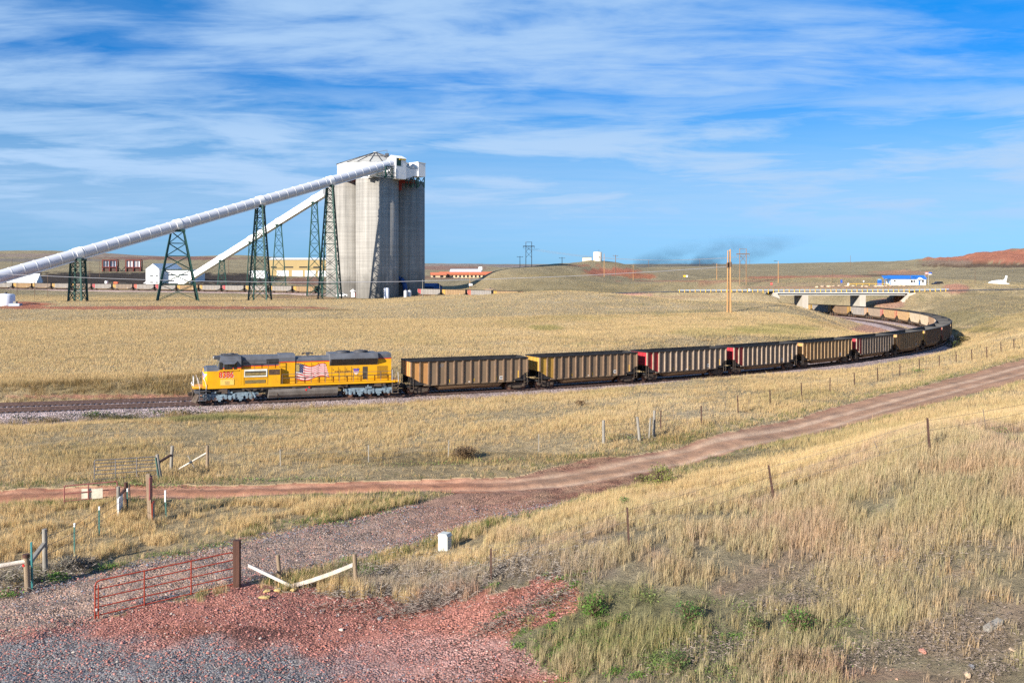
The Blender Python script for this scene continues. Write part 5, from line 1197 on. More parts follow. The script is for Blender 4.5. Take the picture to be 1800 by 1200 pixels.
# white crusher house at the foot of the white conveyor
def white_house():
    c = P3(268, 503, 640); root = empty('crusher_house', tuple(c), R(-10)); tag(root, 'tall white windowed mine building at the foot of the white conveyor', 'building')
    m = MB(); W, L, H, r = 10, 27, 12.0, 3.6
    m.add([(-W / 2, 0, -3), (W / 2, 0, -3), (W / 2, 0, H), (0, 0, H + r), (-W / 2, 0, H)], [(0, 1, 2, 3, 4)]); m.add([(-W / 2, 30, -3), (W / 2, 30, -3), (W / 2, 30, H), (0, 30, H + r), (-W / 2, 30, H)], [(0, 1, 2, 3, 4)])
    for x in (-W / 2, W / 2): m.add([(x, 0, -3), (x, 30, -3), (x, 30, H), (x, 0, H)], [(0, 1, 2, 3)])
    m.bx(W / 2, W / 2 + 20, 6, 26, -3, H - 1.0)
    m.build('wall', WHSIDE, root)
    m = MB()
    for s in (-1, 1): m.add([(s * (W / 2 + .4), -.4, H - .2), (s * (W / 2 + .4), 30, H - .2), (0, 30, H + r + .1), (0, -.4, H + r + .1)], [(0, 1, 2, 3)])
    m.bx(W / 2, W / 2 + 20.4, 5.6, 26, H - 1.0, H - .6); m.build('roof', WHITE, root, fixn=False)
    for (x0, x1, z0, z1, y) in ((-1.9, .6, 6.5, 7.4, 0), (2.4, 4.2, 6.5, 7.4, 0), (-1.9, .6, 2.2, 3.1, 0), (2.4, 4.2, 2.2, 3.1, 0), (8, 14, 7.2, 8.1, 6), (16, 24, 7.2, 8.1, 6), (8, 13, 3, 3.8, 6)):
        m = MB(); m.bx(x0, x1, y - .06, y - .003, z0, z1); m.build('window', GLASS, root)
    m = MB(); m.prism([(-5, -2), (-5, 4.5), (-11, 1.0), (-11, -2)], 'y', 4, 10); m.build('lean_to', WHSIDE, root)
white_house()
gable('workshop_building', 'long ochre mine workshop with white roof and doors behind the green towers', 'building', P3(532, 486, 800), 58, 34, 14.5, 1.6, R(4), OCHRE, WHITE, [(-16, -8, 7.5, 8.6), (-3, 4, 7.5, 8.6), (9, 16, 7.5, 8.6), (18, 26, 7.5, 8.6), (-27, -22, 7.5, 8.6)], None, .6)
m = MB()
for x0, x1 in ((-22, -12), (-9, 0), (2, 11), (13, 22)): m.bx(x0, x1, -.1, -.004, 0, 5.2)
wo = [o for o in COL.objects if o.name.startswith('workshop_building')][0]; m.build('garage_door', WHSIDE, wo)
gable('storage_shed', 'low white shed in front of the ochre workshop', 'shed', P3(452, 486, 720), 12, 8, 3.6, .8, R(0), WHSIDE, WHITE)
gable('storage_shed', 'small blue shed behind the right hand silo by the coal cars', 'shed', P3(751, 511, 520), 9, 8, 2.2, 1.8, R(-30), M('shed_blue', (.03, .1, .28), .6), M('shed_roof_blue', (.03, .1, .28), .6))
gable('storage_shed', 'wide low white tent roof behind the cars left of the short tower', 'shed', P3(38, 496, 640), 20, 10, 1.0, 4.6, R(5), WHSIDE, WHITE)
# red framed bins of the old tipple
def bins(px0, px1, pyt, pyb, D, label, side):
    w = (px1 - px0) / F * D; h = (pyb - pyt) / F * D; c = P3((px0 + px1) / 2, pyb, D); root = empty('rusty_bin', tuple(c), R(12)); tag(root, label, 'bin', 'rust red framed bins on the dark bank')
    RUST = M('rust_frame_%s' % side, (.16, .035, .03), .8, var=.3, scale=.3)
    m = MB()
    for x in (-w / 2, 0, w / 2):
        for y in (0, w * .7): m.bar((x, y, -2), (x, y, h), .9)
    for z in (h * .5, h): m.bar((-w / 2, 0, z), (w / 2, 0, z), .8); m.bar((-w / 2, 0, z), (-w / 2, w * .7, z), .8); m.bar((w / 2, 0, z), (w / 2, w * .7, z), .8)
    m.bar((-w / 4, 0, h * .5), (-w / 4, 0, h), .5); m.bar((w / 4, 0, h * .5), (w / 4, 0, h), .5)
    m.build('frame', RUST, root)
    m = MB(); m.bx(-w / 2 + .5, w / 2 - .5, .6, w * .65, -1, h * .48); m.build('lower_cladding', M('bin_plate_%s' % side, (.10, .06, .05), .8, var=.3, scale=.3), root)
    m = MB(); m.bx(-w / 2 + .6, w / 2 - .6, .7, w * .6, h * .52, h * .96); m.build('upper_cladding', [M('pale_blue_sheet', (.35, .42, .5), .5, var=.4, scale=.15), WHSIDE][side == 'right'], root)
    m = MB(); s = 1 if side == 'left' else -1; m.bar((s * w * .5, .3, h * .6), (s * w * 1.05, .3, 0), .6); m.build('brace', BLACK, root)
bins(181, 204, 457, 482, 850, 'dark rust framed bin on the black bank, the blue clad one of two', 'left'); bins(222, 246, 457, 483, 850, 'white clad rust framed bin on the black bank, the brighter one of two', 'right')
def digger():
    c = P3(212, 508, 590); root = empty('wheel_loader', tuple(c)); tag(root, 'orange and white loading machine in front of the far coal cars', 'machine')
    OR = M('loader_orange', (.6, .11, .04), .6)
    m = MB(); m.bx(-7, 2, -1, 1, .4, 1.8); m.build('trailer', BCONC, root); m = MB(); m.bx(-4, -1.5, -1.2, 1.2, 1.8, 4.6); m.bx(-6.5, -4, -1, 1, 1.8, 3.2); m.build('cab', OR, root)
    m = MB(); m.bar((-1.5, 0, 3.2), (3.5, 0, 3.9), .7); m.bar((3.5, 0, 3.9), (5, 0, 2.4), .6); m.build('boom', BLACK, root); m = MB(); m.cyl((-9, 0, .5), (-9, 0, 5.2), 1.0, n=12); m.build('white_tank', WHSIDE, root)
digger()
# building with orange roofs and the white tower behind the hill
gable('office_building', 'long low building with orange tiled roof beyond the dark hillside', 'building', P3(818, 488.5, 1180), 66, 20, 4.4, 3.2, R(-3), M('cream_wall', (.55, .42, .26), .7, var=.08), M('orange_roof', (.52, .15, .07), .7, var=.08), [(-28 + k * 5, -25.5 + k * 5, .6, 3.6) for k in range(11)], None, 1.5)
gable('office_building', 'small orange roofed building beside the car park left of the long one', 'building', P3(771, 488.5, 1170), 18, 14, 4.0, 2.8, R(8), M('cream_wall2', (.5, .38, .24), .7, var=.08), M('orange_roof2', (.52, .16, .08), .7, var=.08), [(-7, -4, .6, 3.4), (2, 6, .6, 3.4)], None, 1.2)
gable('warehouse', 'long pale blue white roofed warehouse behind the orange roofs', 'building', P3(818, 484, 1250), 42, 22, 5.0, 3.2, R(-2), WHSIDE, M('pale_roof', (.62, .70, .78), .5))
def wtower():
    c = P3(844.5, 484, 1260); root = empty('white_tower', tuple(c)); tag(root, 'square white tower standing beside the pale warehouse', 'tower'); m = MB(); m.bx(-2.4, 2.4, -2.4, 2.4, -3, 11.6); m.build('shaft', WHSIDE, root); m = MB(); m.bx(2.4, 6, -2, 2, -3, 1.6); m.build('annex', WHSIDE, root); m = MB(); m.bar((2.2, 0, 11.6), (2.2, 0, 17), .25); m.build('mast', DGREY, root)
wtower()
paints = [CARW, CARBL, CARW, CARS, CARN, CARS, CARW]; pn = ['white', 'blue', 'white', 'silver', 'dark', 'silver', 'white']
where = ['beside the silos', 'second from the silos', 'third from the silos', 'below the small orange roofed building', 'under the long orange roof', 'in the middle of the row', 'farthest from the silos']
for k, px in enumerate((748, 754, 761, 768, 783, 795, 806)):
    c = P3(px, 490.3, 1080 - 4 * k); car(c, R(170 + random.uniform(-12, 12)), paints[k], '%s car parked before the orange roofed building, %s' % (pn[k], where[k]), 'cars parked before the orange roofed building', 1.0)
# hilltop tank and hut
def hilltank():
    c = at(1050.5, 650.); root = empty('water_tank', tuple(c)); tag(root, 'cream water tank on top of the grassy hill', 'tank'); CR = M('cream_tank', (.68, .60, .48), .6, var=.06, scale=.2)
    m = MB(); m.lathe([(3.0, -2), (3.0, 6.1), (0, 6.3)], 28); m.build('shell', CR, root); m = MB(); m.bar((.6, -2.0, 6.0), (.6, -2, 7.6), .13); m.bar((.2, -2, 7.5), (1.2, -2, 7.3), .1); m.build('mast', DGREY, root); m = MB(); m.bx(.6, 1.1, -3.05, -2.7, 2.4, 2.9); m.build('hatch', DGREY, root)
    c2_ = at(1031.5, 652.); r2 = empty('pump_hut', tuple(c2_)); tag(r2, 'square cream hut beside the hilltop water tank', 'hut'); m = MB(); m.bx(-3.0, 3.0, -2, 2, -1.5, 2.3); m.build('wall', CR, r2); m = MB(); m.bx(-3.15, 3.15, -2.2, 2.2, 2.3, 2.45); m.build('roof', WOODB, r2)
hilltank()
# tanks and small plant round the silos
def vtank(name, label, c, r, h, mat, dome=.15, cat='tank', group=None, cap=True):
    root = empty(name, tuple(c)); tag(root, label, cat, group); m = MB(); m.lathe([(r, -1.0), (r, h * .97), (r * .85, h * (1 + dome * .5)), (0, h * (1 + dome))], 28); m.build('shell', mat, root)
    if cap: m = MB(); m.cyl((0, 0, h * (1 + dome) - .1), (0, 0, h * (1 + dome) + .5), r * .16, n=10); m.build('cap', DGREY, root)
    return root
TANKW = M('white_tank_paint', (.74, .76, .82), .5, var=.05); RUSTT = M('rusty_tank', (.38, .27, .18), .7, var=.4, scale=.5, streak=.1, dirt=(.2, .09, .05), dirt_amt=.7)
vtank('storage_tank', 'squat white tank on red dirt at the left edge beside a metal box', G(10, 537) - Vector((0, 0, .2)), 3.0 * G(10, 537).y / 324, 4.0 * G(10, 537).y / 324, TANKW, .1)
vtank('storage_tank', 'upright white tank standing before the dark side of the silos', P3(679.5, 522.5, 468), 1.3, 4.6, TANKW, .05)
vtank('storage_tank', 'left one of two silver tanks at the foot of the shaded silo', P3(713, 522.5, 470), .95, 3.2, BRASS, .15, group='silver tanks at the silo foot'); vtank('storage_tank', 'right one of two silver tanks at the foot of the shaded silo', P3(720, 522.5, 472), .95, 3.3, BRASS, .15, group='silver tanks at the silo foot')
vtank('storage_tank', 'rusty round tank behind the far coal cars on the hillside', P3(862, 514, 478), 3.1, 1.75, RUSTT, .12)
def pbox():
    c = G(27, 538); root = empty('metal_box', tuple(c)); tag(root, 'low grey metal box beside the squat white tank', 'box'); m = MB(); m.bx(-1.9, 1.9, -1, 1, 0, .95); m.build('case', GALV, root); m = MB(); m.bx(-.5, .5, -.6, .6, .95, 1.7); m.build('pump', GREYW, root)
pbox()
def pipe():
    c = P3(703, 521, 489); root = empty('blue_duct', tuple(c)); tag(root, 'curved dark blue loading duct between the silos', 'duct'); m = MB(); m.tube([(-1, 1, 9.5), (.6, .5, 9), (2.2, 0, 7.0), (2.8, -.4, 4), (2.8, -.6, 0)], 1.25, 12); m.build('duct', M('dark_blue_duct', (.015, .06, .2), .6), root)
    c = P3(621, 520.5, 486); r = empty('guard_hut', tuple(c)); tag(r, 'tiny white hut with a pointed roof at the silo foot', 'hut'); m = MB(); m.bx(-.9, .9, -.9, .9, -.5, 2.6); m.build('wall', WHSIDE, r); m = MB(); m.lathe([(2.0, 2.5), (.1, 3.8)], 4); m.build('roof', WHSIDE, r)
    m = MB(); m.bx(.905, 1.6, -.5, .5, 0, 2.2); m.build('door', REDST, r)
pipe()
c = P3(601, 521.3, 470); car(c, R(5), CARW, 'white pickup truck parked at the foot of the pale silo', cat='pickup', s=1.15)
# ------------------------------------------------------------------ poles, pylons, lines
def pole(name, label, cat, base, h, r=.16, mat=DPOLE, arm=None, lamp=False, group=None, lean=0):
    root = empty(name, tuple(base)); tag(root, label, cat, group)
    m = MB(); m.cyl((0, 0, -.6), (lean, 0, h), r, r * .7, n=8); m.build('shaft', mat, root)
    if arm:
        m = MB(); m.bar((-arm, 0, h - .6), (arm, 0, h - .6), .2)
        for x in (-arm * .9, 0, arm * .9): m.cyl((x, 0, h - .5), (x, 0, h - .15), .09, n=6)
        m.build('crossarm', mat, root)
    if lamp:
        m = MB(); m.bar((-.2, 0, h), (-1.6, -.2, h + .1), .16); m.box((-1.7, -.2, h), (1.0, .5, .3)); m.build('lamp_head', DGREY, root)
    return root
def ppx(px, yt, D, yb=None):
    b = at(px, D) if yb is None else P3(px, yb, D); top = CZ - (yt - YE) / F * D
    return b, top - b.z
for (px, yt, D, r, mat, arm, lamp, lab, yb) in [
    (914, 450, 560, .2, DPOLE, 1.9, False, 'dark pole with a crossarm on the hill left of the double pylon', None), (988, 452, 575, .2, DPOLE, 1.9, False, 'pole with a crossarm on the hill between the pylon and the hilltop hut', None), (1062, 446, 560, .18, POLE, None, False, 'bare orange brown pole in front of the red cliff', None), (1082, 448, 565, .24, DPOLE, 1.6, False, 'stout pole with a short crossarm in front of the red cliff', None),
    (1107, 465, 600, .12, DPOLE, 1.0, False, 'thin pole with a light bar right of the red cliff', None), (1113, 466, 570, .14, POLE, None, True, 'thin lamp pole right of the red cliff', None), (1260, 463, 500, .16, POLE, None, True, 'brown street lamp left of the three tall orange poles', None), (1368, 459, 470, .17, POLE, None, True, 'tall brown street lamp above the bridge left of the office building', None), (1463, 474, 450, .14, DPOLE, None, True, 'slim dark street lamp behind the bridge among the boulders', None), (1600.5, 473.5, 425, .1, DPOLE, None, True, 'slim lamp standing in front of the office building', None), (1714, 474, 470, .13, DPOLE, None, True, 'dark pole on the grassy slope left of the white monument', None),
    (30, 487, 480, .13, DPOLE, None, False, 'leftmost of three short fence line poles before the far cars', None), (61, 483, 470, .15, DPOLE, None, False, 'middle one of three short poles before the far cars', None), (84, 482, 470, .15, DPOLE, None, False, 'right hand one of three short poles before the far cars', None), (158, 460, 700, .2, DPOLE, None, False, 'dark pole on the black bank left of the rusty bins', 492), (175, 459, 720, .2, DPOLE, 1.5, False, 'dark pole with a crossarm close to the rusty bins', 490), (21, 455, 760, .2, DPOLE, None, False, 'lone pole behind the conveyor at the far left', None), (826, 478, 500, .17, POLE, None, False, 'brown pole carrying small boxes before the shaded hillside', 512), (773, 491, 478, .1, GREYW, None, False, 'thin grey post between the coal cars right of the silos', 514), (743, 491, 455, .16, GREYW, None, False, 'grey post at the right edge of the shaded silo', 524), (402, 455, 760, .2, DPOLE, None, False, 'dark pole behind the white conveyor', 492), (1140, 457, 1500, .4, DPOLE, None, False, 'distant pole on the plain right of the red cliff', None), (1230, 456, 1300, .3, DPOLE, None, False, 'distant pole on the plain before the smoke', None), (1318, 455, 1500, .3, DPOLE, None, False, 'distant pole on the plain right of the second pylon', None), (1495, 449, 1500, .3, DPOLE, None, False, 'distant pole on the plain above the bridge', None)]:
    b, h = ppx(px, yt, D, yb); h = max(h, 3); pole('street_lamp' if lamp else 'utility_pole', lab, 'street lamp' if lamp else 'pole', b, h, r, mat, arm, lamp)
m = MB(); m.box((0, -.3, 3.6), (1.0, .6, 1.2)); m.box((1.0, -.2, 3.6), (.7, .5, 1.1)); o_ = [o for o in COL.objects if o.get('label', '').startswith('brown pole carrying')][0]; m.build('transformer_box', WHSIDE, o_)
PYW = M('pylon_wood', (.27, .15, .075), .8, var=.3, scale=4, streak=.05)
def pylon(px, yt, D, label, w=3.5, yb=None):
    b, h = ppx(px, yt, D, yb); root = empty('power_pylon', tuple(b)); tag(root, label, 'pylon', 'double pole power pylons')
    for s in (-1, 1):
        m = MB(); m.cyl((s * w / 2, 0, -1), (s * w / 2, 0, h), .20, .15, n=8); m.build('leg', PYW, root)
    m = MB(); m.bar((-w, 0, h - 2.7), (w, 0, h - 2.7), .45); m.bar((-w / 2, 0, h - .2), (w / 2, 0, h - .2), .2); m.build('crossarm', DPOLE, root)
    m = MB(); z0, z1 = h * .36, h * .62
    for a, b_ in ((z0, z1), (z1, h - 3.0)): m.bar((-w / 2, 0, a), (w / 2, 0, b_), .16); m.bar((w / 2, 0, a), (-w / 2, 0, b_), .16)
    m.build('cross_brace', DPOLE, root)
    for x in (-w * .95, 0, w * .95):
        m = MB(); m.cyl((x, 0, h - 4.0), (x, 0, h - 2.9), .1, n=6); m.build('insulator', GREYW, root)
    return b, h
pA = pylon(929.5, 425, 560, 'double pole wooden power pylon on the hill right of the silos'); pB = pylon(1306, 437, 470, 'double pole wooden power pylon behind the three tall orange poles', 3.3)
for k, (px, yt, yb, lean) in enumerate(((1278.3, 440, 548, .15), (1281.6, 439, 548.5, .1), (1284.6, 438, 550.5, -.1))):
    q = G(1281.5, 549); D = q.y + (0, .5, -.4)[k]; b = on((px - 900) / F * D, D); h = CZ - (yt - YE) / F * D - b.z
    pole('utility_pole', ('left', 'middle', 'right hand')[k] + ' one of three tall orange poles standing close together in the field', 'pole', b, h, .16, POLE, lean=lean, group='three tall orange poles')
    m = MB(); m.cyl((0, 0, h * .72), (0, 0, h * .80), .24, n=10); m.build('pole_band', DPOLE, [o for o in COL.objects if o.name.startswith('utility_pole') and o.parent is None][-1])
def cable(name, label, pts, r, mat, cat='cable'):
    m = MB(); m.tube([tuple(p) for p in pts], r, 5); o = m.build(name, mat, fixn=False); tag(o, label, cat); return o
CABLE = M('pale_cable', (.30, .30, .33), .5, var=.05)
q = G(1281.5, 549); Dc = q.y
cable('power_cable', 'pale thick cable hanging across the whole left half before the silos', [P3(x, y, Dc) for x, y in ((-300, 462), (-120, 473), (0, 481.5), (137, 487.5), (250, 491.5), (344, 494), (490, 496), (600, 496), (700, 495), (850, 491), (1000, 485.5), (1160, 477), (1280, 468.5))], .06, CABLE)
for k, dx in enumerate((-1, 0, 1)):
    a = pA[0] + Vector((dx * 3.3, 0, pA[1] - 4)); b = pB[0] + Vector((dx * 3.1, 0, pB[1] - 4))
    cable('power_line', ('left', 'middle', 'right')[k] + ' thin power line strung between the two wooden pylons', [a.lerp(b, t) - Vector((0, 0, 4 * 4.0 * t * (1 - t))) for t in np.linspace(0, 1, 14)], .045, M('line_grey_%d' % k, (.2, .2, .22), .5), 'power line')
# small road signs by the bridge
def sign(px, py, D, w, h, zc, mat, label, octo=False):
    b = at(px, D); root = empty('road_sign', tuple(b)); tag(root, label, 'sign'); m = MB(); m.bar((0, 0, -.3), (0, 0, zc), .09); m.build('post', GREYW, root); m = MB()
    if octo:
        m.prism([(w / 2 * math.cos(R(22.5 + 45 * k)), zc + w / 2 * math.sin(R(22.5 + 45 * k))) for k in range(8)], 'y', -.1, -.06)
    else: m.bx(-w / 2, w / 2, -.1, -.06, zc - h / 2, zc + h / 2)
    p = m.build('panel', mat, root)
    if octo: text_mesh('STOP', .42, 'lettering', WHITE, p, Matrix.Translation((0, -.105, zc)) @ Matrix.Rotation(R(90), 4, 'X'))
    return root
sign(1356, 497, 450, 1.3, 1.3, 2.2, RED, 'red octagonal stop sign beside the road left of the bridge', True)
sign(1317, 497, 450, .9, 1.2, 1.6, WHITE, 'small white sign next to the second pylon'); sign(1299, 497, 450, .8, .8, 1.3, EMBLUE, 'small blue sign at the foot of the second pylon'); sign(1479, 500, 430, .9, 1.4, 1.8, EMBLUE, 'small blue and white notice by the boulders'); sign(1518, 500, 430, .6, .6, 2.0, WHITE, 'small white sign on a thin post left of the toilet cabin'); sign(1491, 500, 428, .8, .9, .7, WHITE, 'low white box sign among the boulders'); sign(1203.5, 489, 640, 1.9, 1.2, 1.4, MARKY, 'yellow board on the plain left of the three orange poles'); sign(1207.3, 489, 640, 1.2, 1.2, 1.4, WHITE, 'white board beside the yellow board on the plain')
def barrier():
    b = at(1528, 428); root = empty('pipe_barrier', tuple(b)); tag(root, 'low yellow pipe barrier between the boulders and the toilet cabin', 'barrier'); m = MB(); m.bar((-9, 0, 1.0), (9, 0, 1.0), .16); m.build('rail', MARKY, root)
    for x in range(-9, 10, 3): pm = MB(); pm.bar((x, 0, -.4), (x, 0, 1.0), .14); pm.build('post', MARKY, root)
barrier()
ROCK = M('tan_rock', (.47, .35, .24), .9, var=.3, scale=2, bump=.5); ROCKR = M('red_rock', (.42, .2, .15), .9, var=.3, scale=4, bump=.5); ROCKG = M('dark_rock', (.17, .17, .185), .9, var=.3, scale=4, bump=.4); ROCKY = M('yellow_rock', (.50, .36, .15), .9, var=.25, scale=3, bump=.5)
def rock(name, label, c, s, mat, group=None, seed=0, cat='rock', sink=.25):
    import bmesh
    rnd = random.Random(seed); bm = bmesh.new(); bmesh.ops.create_icosphere(bm, subdivisions=2, radius=.5)
    for v in bm.verts:
        k = 1 + .28 * math.sin(v.co.x * 5 + seed) * math.cos(v.co.y * 6 + seed * 2) + rnd.uniform(-.12, .12); v.co = Vector((v.co.x * s[0] * k, v.co.y * s[1] * k, v.co.z * s[2] * k))
    me = bpy.data.meshes.new(name); bm.to_mesh(me); bm.free(); me.materials.append(mat); o = bpy.data.objects.new(name, me); COL.objects.link(o); o.location = tuple(Vector(c) + Vector((0, 0, s[2] * (.5 - sink)))); o.rotation_euler = (0, 0, rnd.uniform(0, 6)); tag(o, label, cat, group); return o
for k in range(15):
    px = 1432 + k * 11.5 + random.uniform(-4, 4); rock('boulder', 'tan boulder in the row along the car park edge behind the bridge', at(px, 420 + random.uniform(-2, 2)), (random.uniform(1.2, 3.4), random.uniform(1, 1.6), random.uniform(.6, 1.1)), ROCK, 'boulders along the car park edge', k, 'boulder')

# ------------------------------------------------------------------ fences, gates, posts of the foreground
TPOST = M('brown_t_post', (.075, .04, .03), .7, var=.3, scale=3); TPOSTG = M('green_t_post', (.045, .12, .10), .6, var=.2, scale=3); WIRE = M('rusty_wire', (.16, .13, .11), .6, var=.2); TEAL = M('teal_t_post', (.05, .22, .23), .5, var=.15)
def base(px, py): return G(px, py)
def tpost(root, b, h, lean=(0, 0), mat=TPOST, name='post', white=None, w=.05):
    o = Vector(root.location); p = b - o; top = p + Vector((lean[0], lean[1], h)); m = MB(); m.bar(tuple(p - Vector((0, 0, .3))), tuple(top), w); m.bar(tuple(p + Vector((.0, -.02, .0))), tuple(top + Vector((0, -.02, 0))), w * .35, w * 1.3); x = m.build(name, mat, root)
    if white: m = MB(); m.bar(tuple(top - Vector((0, 0, white))), tuple(top + Vector((0, 0, .01))), w * 1.25); m.build('painted_tip', WHITE, x)
    return top + o
def wpost(root, b, h, r, lean=(0, 0), mat=GREYW, name='wooden_post', sq=False):
    o = Vector(root.location); p = b - o; top = p + Vector((lean[0], lean[1], h)); m = MB()
    if sq: m.bar(tuple(p - Vector((0, 0, .3))), tuple(top), r * 2)
    else: m.cyl(tuple(p - Vector((0, 0, .3))), tuple(top), r, r * .92, n=10)
    m.build(name, mat, root); return top + o
def strands(root, tops, hs, fr=(.97, .72, .47, .22), r=.0065):
    for f in fr:
        m = MB(); pts = []
        for (t, h) in zip(tops, hs): pts.append(t - Vector(root.location) - Vector((0, 0, h * (1 - f))))
        full = []
        for a, b in zip(pts[:-1], pts[1:]):
            L = (b - a).length
            for k in range(4): full.append(a.lerp(b, k / 4) - Vector((0, 0, .012 * L * (k / 4) * (1 - k / 4) * 2)))
        full.append(pts[-1]); m.tube(full, r, 4); m.build('wire', WIRE, root, fixn=False)
# hillside fence
def hill_fence():
    pts = [(863, 1018, 1.05, 0, 0), (1105.5, 963, 1.36, -.06, 0), (1361, 879, 1.32, -.22, 0), (1634.5, 800.5, 1.32, -.09, 0), (1900, 735, 1.3, 0, 0)]
    b0 = base(*pts[0][:2]); root = empty('wire_fence', tuple(b0)); tag(root, 'sagging wire fence on brown steel posts up the grassy slope', 'fence'); tops = []; hs = []
    for px, py, h, lx, ly in pts: b = base(px, py); tops.append(tpost(root, b, h, (lx, ly))); hs.append(h)
    strands(root, tops, hs, (.93, .66, .4), .006)
    for (x0, y0, x1, y1) in ((1536.5, 775, 1550.7, 809), (1728, 718.6, 1733.4, 756)):
        b = base(x1, y1); D = b.y; t = P3(x0, y0, D); m = MB(); m.bar(tuple(b - b0), tuple(t - b0), .022); m.build('stay', WIRE, root)
hill_fence()
def road_fence():
    steel = [(1161, 755), (1232.7, 746.7), (1297.5, 725.7), (1353.8, 714), (1409.3, 699), (1458.6, 689), (1502, 679), (1543, 670), (1581.6, 662), (1616, 652), (1651, 646), (1681, 639), (1708.5, 635), (1734.8, 630), (1760, 621), (1782.7, 615), (1815, 605)]
    left = [(366, 826), (493, 820), (648, 812), (788, 803), (947, 792)]
    b0 = base(1061, 780); root = empty('wire_fence', tuple(b0)); tag(root, 'long wire fence on steel posts along the far side of the dirt road', 'fence'); tops = []; hs = []
    for px, py in left[1:]: b = base(px, py); tops.append(tpost(root, b, 1.1, (random.uniform(-.04, .04), 0), GREYW, w=.045)); hs.append(1.1)
    tops.append(wpost(root, b0, 1.55, .105)); hs.append(1.4)
    b = base(1125.5, 775); tops.append(wpost(root, b, 1.6, .10, (-.2, 0))); hs.append(1.4)
    wpost(root, base(1140.5, 771), 1.4, .06, (.11, 0)); b = base(1149, 768); tops.append(wpost(root, b, 1.8, .10, (.05, 0))); hs.append(1.6)
    for px, py in steel: b = base(px, py); tops.append(tpost(root, b, 1.35, (random.uniform(-.06, .03), 0), w=.07)); hs.append(1.35)
    strands(root, tops, hs)
    # light stays between the posts
    for a, b in zip(steel[:-3], steel[1:-2]):
        for t in (.33, .66):
            q = base(a[0] + (b[0] - a[0]) * t, a[1] + (b[1] - a[1]) * t); m = MB(); p = q - b0; m.bar(tuple(p), tuple(p + Vector((random.uniform(-.05, .05), 0, 1.25))), .018); m.build('stay', WIRE, root)
road_fence()
GATER = M('red_gate_paint', (.33, .045, .022), .55, var=.2, scale=6, dirt=(.16, .03, .02), dirt_amt=.5); GATEG = M('grey_gate_tube', (.20, .19, .19), .5, metal=.3, var=.3, scale=4); GATEP = M('faded_red_gate', (.26, .085, .075), .7, var=.25, scale=5)
def tube_gate(name, label, A, B, h, zr, ups, r, mat, rc=.15, endmat=None):
    root = empty(name, tuple(A)); tag(root, label, 'gate'); d = B - A; U = Vector((0, 0, 1))
    def pt(t, z): return d * t + U * z
    m = MB(); tc_ = rc / d.length
    m.tube([pt(0, .0), pt(0, h - rc), pt(tc_ * .3, h - rc * .3), pt(tc_, h), pt(1 - tc_, h), pt(1 - tc_ * .3, h - rc * .3), pt(1, h - rc), pt(1, zr[0])], r, 8); m.build('frame', mat, root)
    for z in zr: m = MB(); m.cyl(pt(0, z), pt(1, z), r * .85, n=8); m.build('rail', mat, root)
    for t in ups: m = MB(); m.bar(pt(t, zr[0] - .03), pt(t, h), r * 2.3, r * 1.1); m.build('upright', mat, root)
    return root
A, B = base(167, 1087), base(413, 1030)
g_ = tube_gate('farm_gate', 'rust red tubular farm gate standing closed beside the thick brown post', A, B, 1.27, (.10, .38, .68, .98), (.335, .67), .026, GATER)
m = MB(); m.cyl((.10, .04, .0), (.10, .04, 1.15), .022, n=8); m.build('latch_bar', GATER, g_); m = MB(); m.bx(.03, .08, -.04, -.02, .28, .36); m.build('latch', BRASS, g_)
def single(name, label, cat, b, h, r, mat, sq=False, lean=(0, 0), top=None, group=None):
    root = empty(name, tuple(b)); tag(root, label, cat, group); m = MB(); t = Vector((lean[0], lean[1], h))
    if sq:
        m.bar((0, 0, -.3), tuple(t), r * 2)
        m.prism([(t.x - r, t.y - r), (t.x + r, t.y - r), (t.x + r, t.y + r), (t.x - r, t.y + r)], 'z', h + .001, h + .03)
    else: m.cyl((0, 0, -.3), tuple(t), r, r * .93, n=12)
    m.build('shaft', mat, root)
    if top: m = MB(); m.cyl(tuple(t - Vector((0, 0, .02))), tuple(t + Vector((0, 0, top))), r * 1.25, n=12); m.build('cap', mat, root)
    return root
single('gate_post', 'thick square dark brown timber post holding the red gate', 'post', base(416.5, 1031), 1.68, .115, WOODB, True)
single('wooden_post', 'short rough wooden stub behind the white plank beside the gravel road', 'post', base(493, 1020), .98, .08, WOOD, False, (-.1, 0)); pR = base(626.5, 1033); single('wooden_post', 'rough wooden post holding up the sloping pale plank', 'post', pR, 1.28, .085, WOOD, False, (-.07, 0))
def plank(name, label, a, b, w, t, mat, sag=0.):
    root = empty(name, tuple(a)); tag(root, label, 'plank'); d = b - a; m = MB(); n = 6
    pts = [d * (k / n) - Vector((0, 0, sag * 4 * (k / n) * (1 - k / n))) for k in range(n + 1)]
    side = d.cross(Vector((0, 0, 1))).normalized(); V = []
    for p in pts:
        for sz, sy in ((-1, -1), (1, -1), (1, 1), (-1, 1)): V.append(p + Vector((0, 0, sz * w / 2)) + side * sy * t / 2)
    F_ = [(0, 1, 2, 3), (4 * n, 4 * n + 1, 4 * n + 2, 4 * n + 3)] + [(4 * k + j, 4 * k + (j + 1) % 4, 4 * k + 4 + (j + 1) % 4, 4 * k + 4 + j) for k in range(n) for j in range(4)]
    m.add(V, F_); m.build('board', mat, root); return root
q = base(511, 1032) + Vector((0, 0, .06)); a = P3(436, 993, q.y - .25)
plank('white_plank', 'straight white plank propped up at its left end over the red gravel', a, q, .12, .05, M('white_plank_paint', (.66, .61, .55), .7, var=.1, scale=4, bump=.2)); plank('pale_plank', 'bent pale plank sloping up to the rough wooden post', q + Vector((.02, -.05, .0)), pR + Vector((-.13, -.05, .88)), .14, .05, WOODP, .05)
